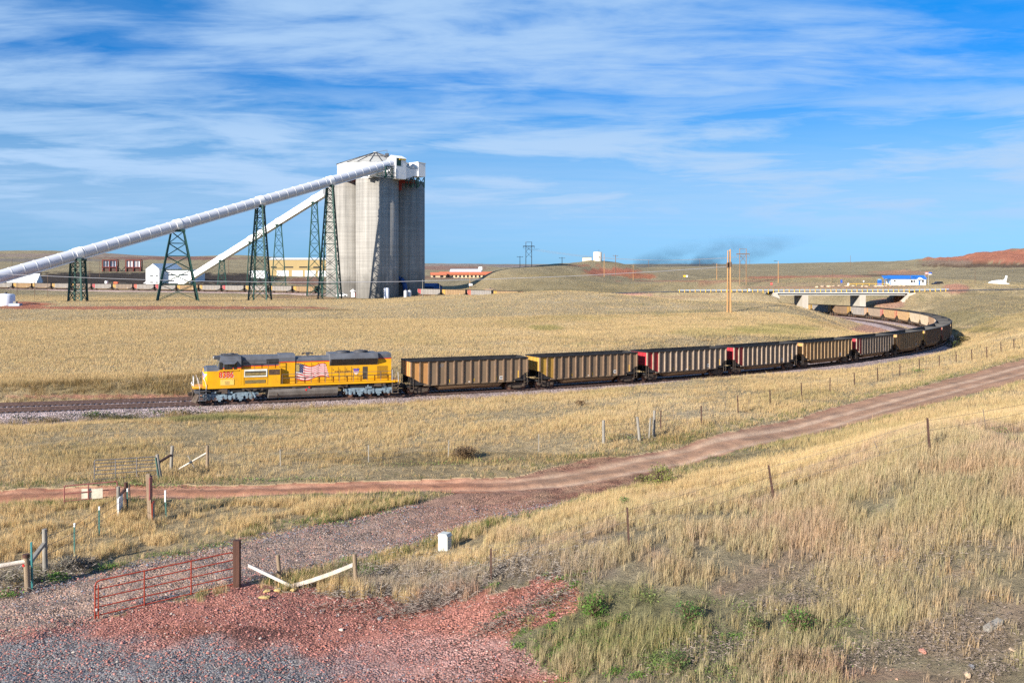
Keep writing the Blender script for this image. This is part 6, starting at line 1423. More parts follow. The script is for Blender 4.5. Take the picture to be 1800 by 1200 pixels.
for k, (px, py, s) in enumerate(((465, 1050, .3), (470, 1039, .22), (489, 1037, .3), (502, 1034, .25), (516, 1037, .28))): rock('flat_stone', ('lowest', 'leftmost upper', 'middle upper', 'second from right', 'rightmost')[k] + ' of the flat yellow stones below the white planks', base(px, py), (s * 1.3, s, .1), ROCKY, 'yellow stones below the planks', 40 + k, 'stone')
def ubox():
    b = base(782, 966); root = empty('utility_box', tuple(b), R(-28)); tag(root, 'pale grey utility pedestal box standing in dry grass by the road', 'utility box'); PB = M('pale_utility_box', (.52, .56, .54), .55, var=.08, scale=3, dirt=(.5, .42, .32), dirt_amt=.5)
    m = MB(); m.prism([(-.24, -.1), (.24, -.1), (.22, .62), (.16, .68), (-.16, .68), (-.22, .62)], 'y', -.16, .16); m.build('case', PB, root); m = MB(); m.bx(.03, .235, -.18, -.162, .03, .60); m.build('door', PB, root); m = MB(); m.prism([(-.25, .60), (.25, .60), (.18, .71), (-.18, .71)], 'y', -.19, .19); m.build('lid', PB, root)
ubox()
# left corner brace
bp1 = base(49, 1036); bp2 = base(80, 1008)
def corner():
    root = empty('corner_brace', tuple(bp1)); tag(root, 'wooden fence corner with a sloping brace and log rail at the left edge', 'fence'); o = bp1
    m = MB(); m.cyl((0, 0, -.3), (-.06, 0, 1.2), .10, .10, n=12); x = m.build('stout_post', WOOD, root); m = MB(); m.cyl((-.06, 0, 1.2), (-.065, 0, 1.32), .125, n=12); m.build('cap', WOODB, x); m = MB(); m.cyl((-.11, -.08, .93), (-.115, -.11, .93), .045, n=10); m.build('red_reflector', RED, x)
    p2 = bp2 - o; m = MB(); m.cyl(p2 - Vector((0, 0, .3)), p2 + Vector((-.04, 0, 1.75)), .10, .09, n=12); m.build('tall_post', GREYW, root)
    m = MB(); m.bar((.02, .05, .95), tuple(p2 + Vector((-.04, 0, 1.2))), .13); m.build('brace_rail', GREYW, root)
    m = MB(); m.cyl((-.08, -.02, 1.05), (-1.9, -1.0, .95), .085, .09, n=10); m.build('log_rail', WOODP, root)
    t = P3(55, 953, bp1.y - .2) - o; b = base(57, 1030) - o; m = MB(); m.bar(tuple(b - Vector((0, 0, .3))), tuple(t), .06); m.build('teal_post', TEAL, root)
    tops = [bp2 + Vector((0, 0, 1.5))]; hs = [1.4]
    for px, py, h in ((131, 974, 1.3), (174.5, 941, 1.3), (224, 905, 1.3)):
        bb = base(px, py); tops.append(tpost(root, bb, h, (0, 0), TPOSTG, white=.14)); hs.append(h)
    strands(root, tops, hs, (.95, .7, .45), .010)
corner()
# the inner field gates
A, B = base(113, 889), base(206, 880)
gp = tube_gate('farm_gate', 'low faded red gate carrying a pale sign on the track', A, A + (B - A) * 1.0, 1.02, (.25, .62), (.45,), .03, GATEP, .06)
d = B - A; m = MB(); c = d * .53 + Vector((0, -.06, .52)); m.box(tuple(c - Vector((.27, 0, 0))), (.50, .03, .5), math.atan2(d.y, d.x)); m.box(tuple(c + Vector((.27, 0, 0))), (.50, .03, .5), math.atan2(d.y, d.x)); m.build('sign_board', M('worn_pale_sign', (.68, .63, .50), .7, var=.2, scale=6), gp)
single('gate_post', 'left grey post of the pair beside the faded red gate', 'post', base(208, 906), 1.42, .09, GREYW); b2 = base(221, 893); single('gate_post', 'right dark post of the pair beside the faded red gate', 'post', b2, 1.3, .10, WOODB)
a = base(208, 906) + Vector((.05, 0, .95)); plank('brace_rail', 'dark brace rail joining the pair of posts by the faded red gate', a, b2 + Vector((0, 0, 1.0)), .1, .1, WOODB)
def board_white():
    b = base(212.5, 906); root = empty('warning_sign', tuple(b), R(12)); tag(root, 'white edged sign board seen edge on beside the grey gate post', 'sign'); m = MB(); m.bx(-.06, 0, -.5, .5, .05, .95); m.build('panel', WHITE, root)
board_white()
def ladder_latch():
    b = base(226.5, 888); root = empty('gate_hinge_frame', tuple(b)); tag(root, 'dark metal latch frame leaning on the right gate post', 'frame'); m = MB(); m.bar((-.12, 0, 0), (-.05, 0, 1.1), .035); m.bar((.08, 0, 0), (.03, 0, 1.1), .035); m.build('upright', BLACK, root)
    m = MB()
    for k in range(5): m.bar((-.11 + .01 * k, 0, .15 + k * .2), (.07, 0, .15 + k * .2), .03)
    m.build('rung', BLACK, root)
ladder_latch()
def signpost():
    b = base(265, 916); root = empty('sign_post', tuple(b)); tag(root, 'tall grey timber post with two red framed signs seen edge on', 'sign post'); m = MB(); m.bar((0, 0, -.3), (-.12, 0, 2.27), .19); m.build('shaft', WOOD, root)
    m = MB(); m.box((.02, -.06, 1.62), (.05, .62, 1.05), R(10)); p = m.build('upper_sign', GATEP, root); m = MB(); m.box((.15, -.1, .46), (.05, .8, 1.0), R(14)); p2 = m.build('lower_sign', GATER, root); m = MB(); m.box((.15, -.1, .46), (.06, .62, .82), R(14)); m.build('sign_face', GREYW, p2)
signpost()
for (px, py, h, lab) in ((292, 908, 1.28, 'green steel post with a white top right of the tall sign post'),):
    b = base(px, py); root = empty('steel_post', tuple(b)); tag(root, lab, 'post'); tpost(root, b, h, (-.04, 0), TPOSTG, 'shaft', .55, .055)
b = base(491, 713); root = empty('marker_post', tuple(b)); tag(root, 'teal trackside marker post with a white head before the fuel tank', 'post'); tpost(root, b, 1.95, (0, 0), TEAL, 'shaft', None, .11); m = MB(); m.box((0, 0, 2.05), (.26, .12, .34)); m.build('marker_head', WHITE, root)
A, B = base(166, 846), base(276, 838); tube_gate('farm_gate', 'grey tubular cattle gate with five rails in the dry grass', A, B, 1.2, (.12, .4, .62, .82, 1.02), (.33, .67), .03, GATEG, .05)
def brace2():
    b1 = base(283, 842); b2 = base(300, 828); b3 = base(364, 825); root = empty('corner_brace', tuple(b1)); tag(root, 'leaning grey posts with a brace beside the grey cattle gate', 'fence')
    wpost(root, b1, 1.45, .1, (-.22, 0), GREYW); wpost(root, b2, 1.55, .1, (.1, 0), GREYW); m = MB(); m.bar((-.1, 0, 1.0), tuple(b2 - b1 + Vector((.02, 0, 1.0))), .11); m.build('brace_rail', WOODB, root); m = MB(); m.bar((-.08, -.12, 0), (-.28, -.12, 1.3), .05); m.build('green_post', TPOSTG, root)
    root = empty('corner_brace', tuple(b3)); tag(root, 'grey post with a long pale diagonal rail and short cross stick in the dry grass', 'fence'); wpost(root, b3, 1.5, .1, (.02, 0), WOOD); e = base(312, 827) - b3; m = MB(); m.cyl(tuple(e + Vector((0, 0, .05))), (0, 0, 1.05), .06, n=8); m.build('diagonal_rail', WOODP, root); c = e * .5 + Vector((0, -.08, .55)); m = MB(); m.bar(tuple(c + Vector((-.25, 0, .38))), tuple(c + Vector((.14, 0, -.38))), .05); m.build('cross_stick', GREYW, root)
    for p, px, py in ((root, 315, 838),): pass
brace2()
rock('white_stone', 'small pale stone at the grass edge beside the dirt track', base(387, 838), (.55, .3, .22), ROCK, None, 77, 'stone')
plank('weathered_slab', 'weathered slab of timber lying on the stony slope', base(1733, 1112) + Vector((0, 0, .09)), base(1757, 1099) + Vector((.02, 0, .12)), .10, .18, GREYW)
for (px, py, s, mat, lab) in ((1701, 1188, .17, ROCK, 'yellowish angular stone near the bottom right corner'), (1622, 1146, .15, ROCKR, 'pinkish stone on the bare slope'), (1780, 1143, .12, ROCK, 'orange stone at the right edge of the slope'), (1708, 1172, .12, ROCKG, 'grey stone above the yellowish one'), (1531, 967, .11, ROCK, 'pale round stone in thin grass'), (1640, 963, .13, ROCKG, 'bluish stone on the slope at the right'), (668, 1088, .15, ROCKG, 'flat bluish stone on the red gravel'), (600, 1108, .14, WOODP, 'pale flat chip of wood on the red gravel')):
    rock('loose_stone', lab, base(px, py), (s * 1.3, s, s * .8), mat, None, int(px), 'stone')
# ------------------------------------------------------------------ smoke over the plain
def smoke():
    D = 1500.; x0, x1 = (1120 - 900) / F * D, (1475 - 900) / F * D; z0, z1 = 8., CZ + (YE - 408) / F * D
    m = MB(); m.bx(x0, x1, D, D + 60, z0, z1); mt = bpy.data.materials.new('dark_smoke'); mt.use_nodes = True; nt = mt.node_tree; nd = nt.nodes; nd.remove(nd['Principled BSDF']); v = nd.new('ShaderNodeVolumePrincipled'); lk(nt, v.outputs[0], nd['Material Output'].inputs['Volume'])
    v.inputs['Color'].default_value = (.10, .17, .27, 1); v.inputs['Anisotropy'].default_value = .2
    tc = nd.new('ShaderNodeTexCoord'); sp = nd.new('ShaderNodeSeparateXYZ'); lk(nt, tc.outputs['Generated'], sp.inputs[0])
    mp = nd.new('ShaderNodeMapping'); lk(nt, tc.outputs['Generated'], mp.inputs[0]); mp.inputs['Scale'].default_value = (6, 1, 2.0); mp.inputs['Rotation'].default_value = (0, R(-20), 0)
    n = nd.new('ShaderNodeTexNoise'); n.inputs['Scale'].default_value = 1.0; n.inputs['Detail'].default_value = 6; n.inputs['Roughness'].default_value = .6; n.inputs['Distortion'].default_value = .6; lk(nt, mp.outputs[0], n.inputs['Vector'])
    def mth(op, a, b=None, c=None):
        x = nd.new('ShaderNodeMath'); x.operation = op
        for i, k in enumerate((a, b, c)):
            if k is None: continue
            if isinstance(k, (int, float)): x.inputs[i].default_value = k
            else: lk(nt, k, x.inputs[i])
        return x.outputs[0]
    # a bank leaning to the right: densest low in the middle
    ax = mth('SUBTRACT', sp.outputs[0], mth('MULTIPLY_ADD', sp.outputs[2], .50, .18)); g = mth('MULTIPLY', ax, ax); g = mth('MULTIPLY_ADD', g, -8., 1.0); e1 = mth('SUBTRACT', 1.0, sp.outputs[2]); g = mth('MULTIPLY', mth('MAXIMUM', g, 0.0), mth('POWER', mth('MAXIMUM', e1, 0.0), 1.3))
    d_ = mth('MAXIMUM', mth('MULTIPLY_ADD', n.outputs['Fac'], 2.6, -1.0), 0.0); dens = mth('MULTIPLY', mth('MULTIPLY', g, d_), .042); lk(nt, dens, v.inputs['Density'])
    o = m.build('smoke', mt); tag(o, kind='stuff')
smoke()
scene.cycles.volume_step_rate = 4; scene.cycles.use_denoising = False
# ------------------------------------------------------------------ grass, weeds, brush, loose stones
def leaf_material(name, trans=.25, rough=.8):
    m = bpy.data.materials.new(name); m.use_nodes = True; nt = m.node_tree; nd = nt.nodes; b = nd['Principled BSDF']; b.inputs['Roughness'].default_value = rough; b.inputs['Specular IOR Level'].default_value = .15
    a = nd.new('ShaderNodeAttribute'); a.attribute_name = 'Col'; lk(nt, a.outputs['Color'], b.inputs['Base Color'])
    t = nd.new('ShaderNodeBsdfTranslucent'); lk(nt, a.outputs['Color'], t.inputs['Color']); mx = nd.new('ShaderNodeMixShader'); mx.inputs[0].default_value = trans; lk(nt, b.outputs[0], mx.inputs[1]); lk(nt, t.outputs[0], mx.inputs[2]); lk(nt, mx.outputs[0], nd['Material Output'].inputs['Surface'])
    return m
GRASSM = leaf_material('grass_blade', .3); LEAFM = leaf_material('weed_leaf', .2, .6); TWIGM = leaf_material('dry_twig', 0.)
def raw_mesh(name, V, Fv, nv, C, mat, kind='stuff'):
    """V (n,3) verts, Fv flat vertex indices of faces with nv corners each (3 or 4), C vertex colours"""
    me = bpy.data.meshes.new(name); me.vertices.add(len(V)); me.vertices.foreach_set('co', V.astype(np.float32).ravel())
    nf = len(Fv) // nv; me.loops.add(len(Fv)); me.loops.foreach_set('vertex_index', Fv.astype(np.int32)); me.polygons.add(nf); me.polygons.foreach_set('loop_start', np.arange(0, len(Fv), nv, dtype=np.int32)); me.update(calc_edges=True)
    ca = me.color_attributes.new('Col', 'FLOAT_COLOR', 'POINT'); ca.data.foreach_set('color', np.c_[C, np.ones(len(C))].astype(np.float32).ravel()); me.materials.append(mat)
    o = bpy.data.objects.new(name, me); COL.objects.link(o)
    if kind: tag(o, kind=kind)
    return o
def blades(P, h, spread, w, C, n, lean=.35, seg=1, tipc=1.12, cv=.26):
    """n blades on every tuft at P (k,3): returns verts, tri indices, colours"""
    k = len(P); N = k * n; rep = lambda a: np.repeat(a, n, axis=0)
    base = rep(P) + np.c_[RNG.normal(0, 1, (N, 2)) * rep(spread)[:, None], np.full(N, -.03)]
    hh = rep(h) * RNG.uniform(.55, 1.15, N); ww = rep(w) * RNG.uniform(.7, 1.3, N); ya = RNG.uniform(0, 2 * np.pi, N); la = RNG.uniform(0, 2 * np.pi, N); lm = np.abs(RNG.normal(0, lean, N)) * hh
    side = np.stack([np.cos(ya), np.sin(ya), np.zeros(N)], 1) * ww[:, None] * .5; ln = np.stack([np.cos(la) * lm + .10 * hh, np.sin(la) * lm, hh], 1)
    col = rep(C) * RNG.uniform(1 - cv, 1 + cv, N)[:, None]
    if seg == 1:
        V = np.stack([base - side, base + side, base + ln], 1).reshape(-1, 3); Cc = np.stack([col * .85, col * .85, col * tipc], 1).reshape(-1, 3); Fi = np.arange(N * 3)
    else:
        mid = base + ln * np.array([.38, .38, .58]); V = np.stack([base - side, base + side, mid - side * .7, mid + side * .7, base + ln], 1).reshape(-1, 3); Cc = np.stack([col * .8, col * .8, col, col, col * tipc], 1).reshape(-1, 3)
        o = np.arange(N)[:, None] * 5; Fi = (o + np.array([[0, 1, 3, 0, 3, 2, 2, 3, 4]])).ravel()
    return V, Fi, np.clip(Cc, .01, .85)
def tuft_sites(N, d0, d1, u=.60):
    D = np.sqrt(RNG.uniform(d0 * d0, d1 * d1, N)); X = RNG.uniform(-u, u, N) * np.maximum(D, 20); Z = land(X, D)
    road, trail, yard, dr, dt, px, py = masks(X, D, Z)
    ok = (road < -.15) & (trail < -.15) & ~yard
    do, _, jo = near_poly(X, D, OUTER, 6); ok &= do > np.interp(jo, [105, 145], [4.7, 2.9])
    for Pl, w in ((OUTER, 2.8), (INNER, 2.9), (FARP, 3.2)):
        d, _, _ = near_poly(X, D, Pl, 6); ok &= d > w
    d, _, _ = near_poly(X, D, HROAD, 8); ok &= d > 5
    X, D, Z, px, py = X[ok], D[ok], Z[ok], px[ok], py[ok]
    return X, D, Z, px, py, road[ok], trail[ok]
def grass_field(name, N, d0, d1, n, hm, w, spread, lean=.35, seg=1, thin=None, u=.6, jitter=.22, gain=1.12, cv=.26):
    X, D, Z, px, py, road, trail = tuft_sites(N, d0, d1, u); C = ground_colour(X, D, Z, px, py)
    red = C[:, 0] / C[:, 1]; grey = C[:, 0] / C[:, 2]
    keep = RNG.random(len(X)) > np.clip((red - 1.42) * 3.0, 0, .93)
    cl = fbm(X / 1.7 + 3, D / 1.7, 3); cl2 = fbm(X / 7 + 31, D / 7, 2)
    if d1 < 60: keep &= (RNG.random(len(X)) > np.clip((py - 900) / 600, 0, .32) * (X > 0))
    if thin is not None: keep &= RNG.random(len(X)) < np.clip(.5 + (cl - .5) * thin + (cl2 - .5) * 1.5, .06, 1)
    X, D, Z, C, cl, cl2, red, px, py, road, trail = (a[keep] for a in (X, D, Z, C, cl, cl2, red, px, py, road, trail))
    hue = np.array([[1.04, 1.0, .93], [1.08, 1.01, .88], [.92, .98, .80], [.88, .83, .82], [1.12, .98, .80]])[RNG.choice(5, len(X), p=[.42, .28, .12, .05, .13])]
    lift = np.clip(1.0 + (np.array(STRAW).mean() - C.mean(1)) * 1.2, .9, 1.35)
    C = C * hue * lift[:, None] * gain * RNG.normal(1, jitter * .6, len(X)).clip(.6, 1.5)[:, None]
    h = hm * (.55 + .95 * cl) * (.7 + .6 * cl2) * RNG.uniform(.8, 1.2, len(X))
    # tall unmown bank behind rails, clump shade painted in its colour; lush road edge
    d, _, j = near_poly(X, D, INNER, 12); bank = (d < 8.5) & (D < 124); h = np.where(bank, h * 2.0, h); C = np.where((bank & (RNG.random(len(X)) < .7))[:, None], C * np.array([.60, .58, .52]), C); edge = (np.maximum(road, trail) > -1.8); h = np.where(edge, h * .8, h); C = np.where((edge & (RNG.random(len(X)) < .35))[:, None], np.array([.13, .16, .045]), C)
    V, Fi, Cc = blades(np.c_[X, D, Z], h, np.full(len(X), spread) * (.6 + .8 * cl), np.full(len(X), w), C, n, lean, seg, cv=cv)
    return raw_mesh(name, V, Fi, 3, Cc, GRASSM)
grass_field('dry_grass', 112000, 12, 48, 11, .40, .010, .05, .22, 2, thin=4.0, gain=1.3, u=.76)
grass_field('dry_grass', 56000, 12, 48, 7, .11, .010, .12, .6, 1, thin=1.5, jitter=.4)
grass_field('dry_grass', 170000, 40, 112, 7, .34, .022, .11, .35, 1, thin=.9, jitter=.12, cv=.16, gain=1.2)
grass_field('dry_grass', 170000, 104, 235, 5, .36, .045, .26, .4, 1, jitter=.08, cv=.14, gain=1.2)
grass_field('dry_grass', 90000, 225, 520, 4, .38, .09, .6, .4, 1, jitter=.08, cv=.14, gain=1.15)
def weed_patch(lst):
    Vs, Fs, Cs = [], [], []; o = 0
    for (px, py, rx, ry, n, hgt, size, col) in lst:
        if py > 900: n = int(n * 1.8); rx *= 1.25; size *= .9
        c = G(px, py); sx = rx / F * c.y; 
        t1 = G(px, py - ry); t0 = G(px, py + ry); sd = max(.15, abs(t1.y - t0.y) / 2)
        x = c.x + RNG.normal(0, .5, n) * sx; y = c.y + RNG.normal(0, .5, n) * sd; z = land(x, y); k = RNG.random(n); bump = .5 + fbm(x / .35, y / .35, 2)
        z = z + k * hgt * bump
        a = RNG.uniform(0, 6.28, n); tilt = RNG.uniform(-.7, .9, n); s = size * RNG.uniform(.5, 1.3, n)
        d1 = np.stack([np.cos(a) * np.cos(tilt), np.sin(a) * np.cos(tilt), np.sin(tilt)], 1) * s[:, None]; d2 = np.stack([-np.sin(a), np.cos(a), np.zeros(n)], 1) * s[:, None] * .42; P = np.stack([x, y, z], 1)
        V = np.stack([P, P + d1 * .5 - d2, P + d1, P + d1 * .5 + d2], 1).reshape(-1, 3); cc = np.array(col) * RNG.uniform(.5, 1.6, n)[:, None] * np.where(RNG.random(n) < .12, 1.5, 1)[:, None]
        Vs.append(V); Cs.append(np.repeat(cc, 4, 0)); Fs.append(np.arange(n * 4) + o); o += n * 4
    return np.concatenate(Vs), np.concatenate(Fs), np.clip(np.concatenate(Cs), .01, .7)
GR = (.115, .205, .04); GR2 = (.16, .205, .06); DK = (.045, .06, .02)
wl = [(100, 1018, 16, 5, 350, .22, .07, GR), (15, 1045, 14, 5, 150, .15, .07, GR), (190, 998, 22, 6, 260, .15, .06, GR), (300, 975, 40, 5, 250, .12, .06, GR2), (380, 960, 40, 5, 250, .12, .06, GR2), (560, 920, 60, 6, 350, .12, .07, GR2), (640, 900, 60, 6, 300, .12, .07, GR2), (640, 1010, 16, 12, 300, .25, .07, GR), (608, 988, 12, 6, 120, .2, .06, GR), (690, 1000, 20, 6, 120, .1, .06, GR), (760, 1010, 12, 5, 100, .1, .06, GR), (830, 995, 20, 6, 150, .15, .06, GR), (845, 1005, 14, 4, 100, .1, .06, GR), (1000, 1015, 26, 4, 200, .12, .06, GR), (1010, 1028, 10, 5, 90, .12, .06, GR), (960, 1010, 8, 4, 80, .12, .06, GR), (865, 1030, 10, 4, 90, .1, .06, GR), (880, 1082, 12, 3, 90, .08, .05, GR), (968, 1082, 6, 4, 80, .12, .05, GR), (1050, 1105, 22, 6, 260, .15, .05, GR), (1020, 1125, 34, 14, 420, .2, .05, GR2), (1090, 1090, 14, 6, 140, .15, .05, GR),
      (970, 1105, 12, 8, 120, .12, .05, GR), (910, 1135, 12, 6, 100, .1, .05, GR), (945, 1142, 8, 8, 100, .12, .05, GR), (980, 1140, 12, 14, 160, .18, .05, GR), (1100, 1135, 20, 10, 200, .15, .05, GR), (1150, 1160, 30, 16, 350, .22, .05, GR2), (1010, 1175, 30, 14, 260, .2, .05, GR2), (1080, 1185, 14, 8, 140, .15, .05, GR), (1120, 1190, 16, 5, 120, .12, .05, GR), (1170, 1170, 30, 14, 260, .25, .05, GR), (1220, 1110, 40, 16, 300, .2, .05, GR2), (1140, 1050, 20, 14, 200, .2, .05, GR2), (1260, 1180, 60, 14, 300, .18, .05, GR2), (1420, 1170, 50, 14, 320, .2, .05, GR2), (1340, 1150, 30, 18, 200, .2, .05, GR2), (1400, 1195, 40, 6, 250, .2, .05, GR), (1480, 1100, 20, 10, 120, .15, .05, GR2), (1310, 1075, 20, 10, 120, .15, .05, GR2), (1470, 930, 60, 8, 200, .12, .05, GR2), (1100, 1150, 90, 24, 500, .12, .045, GR2), (1250, 1140, 110, 24, 500, .12, .045, GR2), (1040, 1060, 60, 14, 250, .12, .045, GR2), (1330, 1190, 90, 8, 350, .12, .045, GR2), (1450, 1140, 90, 20, 350, .1, .045, GR2), (980, 1160, 40, 20, 220, .14, .045, GR), (960, 1060, 26, 8, 160, .1, .045, GR2), (985, 1040, 20, 6, 120, .1, .045, GR), (930, 1090, 18, 8, 120, .1, .045, GR2), (915, 1112, 18, 8, 140, .1, .045, GR), (955, 1120, 26, 10, 160, .12, .045, GR2), (1060, 1130, 40, 14, 260, .14, .045, GR), (1180, 1110, 30, 10, 200, .14, .045, GR), (1290, 1120, 30, 10, 160, .14, .045, GR), (1000, 1195, 40, 6, 200, .14, .045, GR), (1240, 1060, 30, 8, 120, .12, .045, GR2), (1760, 830, 40, 6, 200, .15, .06, GR2), (1700, 850, 40, 6, 160, .12, .06, GR2), (1750, 758, 10, 6, 100, .2, .06, GR), (1210, 940, 14, 10, 100, .2, .06, GR2), (1640, 900, 70, 20, 250, .15, .05, GR2),
      (60, 739, 70, 3, 900, .35, .14, DK), (180, 735, 80, 4, 1300, .45, .15, DK), (300, 728, 90, 4, 1300, .45, .15, DK), (420, 718, 60, 3, 500, .35, .13, DK), (350, 722, 14, 3, 200, .5, .15, GR), (165, 733, 24, 3, 350, .5, .15, GR), (255, 729, 40, 3, 350, .45, .14, GR2), (560, 705, 50, 2, 250, .3, .12, DK), (980, 690, 40, 2, 200, .35, .12, GR2), (1310, 655, 60, 2, 150, .3, .12, GR2), (250, 853, 120, 3, 500, .15, .09, GR2), (480, 845, 120, 3, 400, .15, .09, GR2), (1612, 655, 9, 4, 150, .5, .15, GR), (1100, 770, 60, 6, 350, .2, .1, GR2), (800, 815, 200, 4, 500, .18, .09, GR2)]
raw_mesh('green_weeds', *(lambda a: (a[0], a[1], 4, a[2]))(weed_patch(wl)), LEAFM)
def bush(name, label, px, py, r, h, n, leaf, col, twigs=30, tcol=(.16, .11, .07), cat='bush', flat=.8):
    c = G(px, py); root = empty(name, tuple(c)); tag(root, label, cat)
    rnd = RNG; a = rnd.uniform(0, 6.28, n); rr = r * np.sqrt(rnd.random(n)) ; zz = h * (.15 + .85 * rnd.random(n) ** .8)
    prof = np.sqrt(np.clip(1 - ((zz / h - .45) / .62) ** 2, .05, 1)); lump = .25 + 1.5 * fbm(np.cos(a) * 1.8 + px, np.sin(a) * 1.8 + zz * 3, 3); x = np.cos(a) * rr * prof * lump * 1.15; y = np.sin(a) * rr * prof * lump * 1.15
    an = rnd.uniform(0, 6.28, n); ti = rnd.uniform(-.6, 1.1, n); s = leaf * rnd.uniform(.5, 1.4, n); P = np.stack([x, y, zz * (.7 + .5 * lump) * flat], 1)
    d1 = np.stack([np.cos(an) * np.cos(ti), np.sin(an) * np.cos(ti), np.sin(ti)], 1) * s[:, None]; d2 = np.stack([-np.sin(an), np.cos(an), np.zeros(n)], 1) * s[:, None] * .4
    V = np.stack([P, P + d1 * .5 - d2, P + d1, P + d1 * .5 + d2], 1).reshape(-1, 3); cc = np.array(col) * rnd.uniform(.5, 1.6, n)[:, None]
    o = raw_mesh('foliage', V, np.arange(n * 4), 4, np.repeat(np.clip(cc, .01, .7), 4, 0), LEAFM, None); o.parent = root
    m = MB()
    for k in range(twigs):
        t = random.uniform(0, 6.28); e = Vector((math.cos(t) * r * random.uniform(.3, 1), math.sin(t) * r * random.uniform(.3, 1), h * random.uniform(.5, 1.05))); mid = e * .5 + Vector((random.uniform(-.1, .1), random.uniform(-.1, .1), .1)) * r; m.tube([(0, 0, -.05), tuple(mid), tuple(e)], .008 + .006 * r, 4)
    m.build('stem', M('stem_' + name, tcol, .9, var=.2), root, fixn=False)
    return root
bush('green_bush', 'yellow green leafy bush at the lower edge of the dirt road', 1163, 860, .62, 1.15, 900, .09, (.22, .235, .06)); bush('green_bush', 'low olive bush left of the leafy bush by the dirt road', 1134, 853, .6, .55, 350, .1, (.17, .16, .05)); bush('green_bush', 'small round green sapling above the hillside fence post', 1097, 896, .22, .5, 260, .08, (.11, .19, .05), 8)
bush('dead_bush', 'round brown dead bush beside the fence in the dry field', 818, 806, .85, .75, 1500, .09, (.17, .11, .06), 60); bush('dead_bush', 'small brown tumbleweed in the middle of the dry field', 1020, 712, .5, .4, 400, .09, (.2, .12, .06), 20)
bush('thistle_plant', 'tall green and brown weed clump on the right slope', 1042, 1085, .42, .62, 900, .055, (.11, .20, .04), 30, cat='weed'); bush('thistle_plant', 'dark green thistle clump with dry heads left of the stony slope', 1212, 1092, .34, .5, 600, .05, (.085, .17, .04), 30, cat='weed'); bush('thistle_plant', 'green weed standing among dry grass at the bottom of the slope', 1402, 1112, .38, .62, 650, .05, (.10, .19, .04), 40, cat='weed'); bush('thistle_plant', 'brown seed headed weed at the bottom edge of the picture', 1410, 1185, .3, .55, 350, .04, (.16, .11, .06), 40, cat='weed'); bush('thistle_plant', 'dark weed clump on the red stones at the bottom', 1190, 1178, .3, .4, 450, .045, (.11, .16, .05), 20, cat='weed'); bush('thistle_plant', 'greenish weed right of the long red gravel heap', 1330, 1110, .3, .4, 420, .05, (.14, .17, .06), 20, cat='weed')
bush('green_bush', 'dark green shrub in the shade at the end of the curving train', 1678, 612, 1.6, 1.5, 900, .22, (.07, .085, .03), 20); bush('green_bush', 'yellowish bush beside the shaded bend of the train', 1690, 604, 2.2, 1.6, 900, .25, (.21, .165, .06), 20); bush('green_bush', 'small sage coloured bush by the left corner posts', 118, 1003, .55, .55, 500, .06, (.2, .19, .15), 60, (.26, .22, .18)); bush('dead_bush', 'grey tumbleweed against the corner brace by the gravel road', 150, 1000, .45, .45, 250, .05, (.2, .15, .1), 80, (.24, .2, .16))
def brush(lst):
    Vs, Cs = [], []
    for (px, py, rx, ry, n, L, col) in lst:
        c = G(px, py); sx = rx / F * c.y; sd = max(.2, abs(G(px, py - ry).y - G(px, py + ry).y) / 2)
        x = c.x + RNG.normal(0, .55, n) * sx; y = c.y + RNG.normal(0, .55, n) * sd; z = land(x, y) + RNG.random(n) ** 2 * .28
        a = RNG.uniform(0, 6.28, n); e = RNG.normal(.1, .35, n); l = L * RNG.uniform(.4, 1.5, n); d = np.stack([np.cos(a) * np.cos(e), np.sin(a) * np.cos(e), np.sin(e)], 1) * l[:, None]; P = np.stack([x, y, z], 1)
        s = np.stack([-np.sin(a), np.cos(a), np.full(n, .6)], 1) * .0035; up = np.array([0, 0, .010])
        d = d * .75; V = np.stack([P - s, P + s, P + d * .6 + up * 2 + s * .5, P + d], 1).reshape(-1, 3); Vs.append(V); Cs.append(np.repeat(np.array(col) * RNG.uniform(.5, 1.5, n)[:, None], 4, 0))
    V = np.concatenate(Vs); return V, np.arange(len(V)), np.clip(np.concatenate(Cs), .01, .8)
GB = (.24, .21, .185); GB2 = (.19, .155, .135)
raw_mesh('dry_brush', *(lambda a: (a[0], a[1], 4, a[2]))(brush([(700, 1015, 100, 26, 4200, .28, GB), (800, 1030, 70, 22, 2600, .28, GB), (640, 1045, 90, 8, 900, .35, GB), (760, 1062, 90, 12, 1500, .3, GB2), (930, 990, 80, 16, 1800, .25, GB), (1000, 1000, 60, 14, 1000, .22, GB), (560, 1010, 60, 12, 500, .25, (.3, .2, .13)), (30, 1020, 50, 18, 1700, .35, GB), (130, 1000, 40, 10, 900, .25, GB), (880, 1100, 60, 14, 600, .2, GB2), (960, 1060, 60, 14, 700, .2, GB2), (1380, 1065, 60, 12, 700, .13, GB2), (1550, 1000, 200, 60, 3600, .12, GB2), (1500, 1160, 200, 30, 1600, .10, GB2), (1700, 1120, 100, 50, 1300, .10, GB2), (1250, 1150, 120, 30, 900, .12, GB2), (1750, 1180, 60, 20, 500, .1, GB2), (1120, 770, 30, 6, 300, .3, GB), (640, 1070, 200, 10, 350, .3, GB2)])), TWIGM)
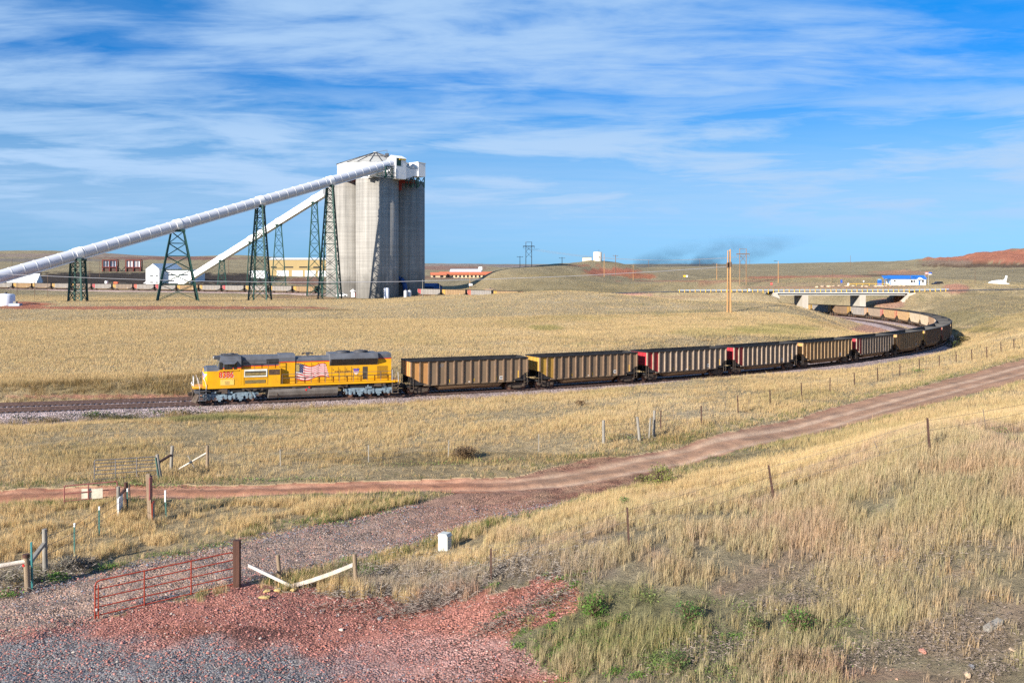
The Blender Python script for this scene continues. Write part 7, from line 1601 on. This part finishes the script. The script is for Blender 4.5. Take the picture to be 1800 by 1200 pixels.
def stones():
    N = 170000; D = np.sqrt(RNG.uniform(24 ** 2, 47 ** 2, N)); X = RNG.uniform(-.6, .3, N) * D; Z = land(X, D); road, trail, yard, dr, dt, px, py = masks(X, D, Z)
    edge = (trail > -.6) & (trail < .8); ok = (yard & (RNG.random(N) < .55)) | ((trail > 0) & (RNG.random(N) < .22)) | (edge & (RNG.random(N) < .6)); X, D, Z, px, py, yard, trail = (a[ok] for a in (X, D, Z, px, py, yard, trail)); n = len(X)
    # a few more on the bare soil of the slope
    m = 4500; D2 = np.sqrt(RNG.uniform(18 ** 2, 40 ** 2, m)); X2 = RNG.uniform(.05, .58, m) * D2; Z2 = land(X2, D2); p2 = pix(X2, D2, Z2); C2 = ground_colour(X2, D2, Z2, *p2); k2 = (C2[:, 0] / C2[:, 1] > 1.36); X2, D2, Z2 = X2[k2], D2[k2], Z2[k2]
    redp = np.where(yard, np.clip(1.1 - ((py - 1180) / 75 + .35) * ((px < 900) & (py > 1110)), .25, .95), .35)
    isred = RNG.random(n) < redp; base = np.where(isred[:, None], np.array([.44, .19, .155]), np.array([.20, .20, .225])) * RNG.uniform(.6, 1.5, n)[:, None]; base = np.where((RNG.random(n) < .07)[:, None], np.array([.55, .45, .38]), base)
    X = np.r_[X, X2]; D = np.r_[D, D2]; Z = np.r_[Z, Z2]; base = np.r_[base, np.array([.50, .27, .18]) * RNG.uniform(.6, 1.5, len(X2))[:, None]]; n = len(X)
    s = RNG.gamma(2.2, .0062, n) + .008
    oc = np.array([[1, 0, 0], [-1, 0, 0], [0, 1, 0], [0, -1, 0], [0, 0, .8], [0, 0, -.6]]); fc = np.array([[0, 2, 4], [2, 1, 4], [1, 3, 4], [3, 0, 4]])
    a = RNG.uniform(0, 6.28, n); V = np.repeat(oc[None], n, 0) * RNG.uniform(.6, 1.3, (n, 6, 3)) * s[:, None, None]; ca, sa = np.cos(a)[:, None], np.sin(a)[:, None]; V = np.stack([V[..., 0] * ca - V[..., 1] * sa, V[..., 0] * sa + V[..., 1] * ca, V[..., 2]], -1) + np.stack([X, D, Z + s * .35], 1)[:, None]
    Fi = (np.arange(n)[:, None, None] * 6 + fc[None]).ravel(); raw_mesh('gravel', V.reshape(-1, 3), Fi, 3, np.clip(np.repeat(base, 6, 0), .02, .8), TWIGM)
stones()
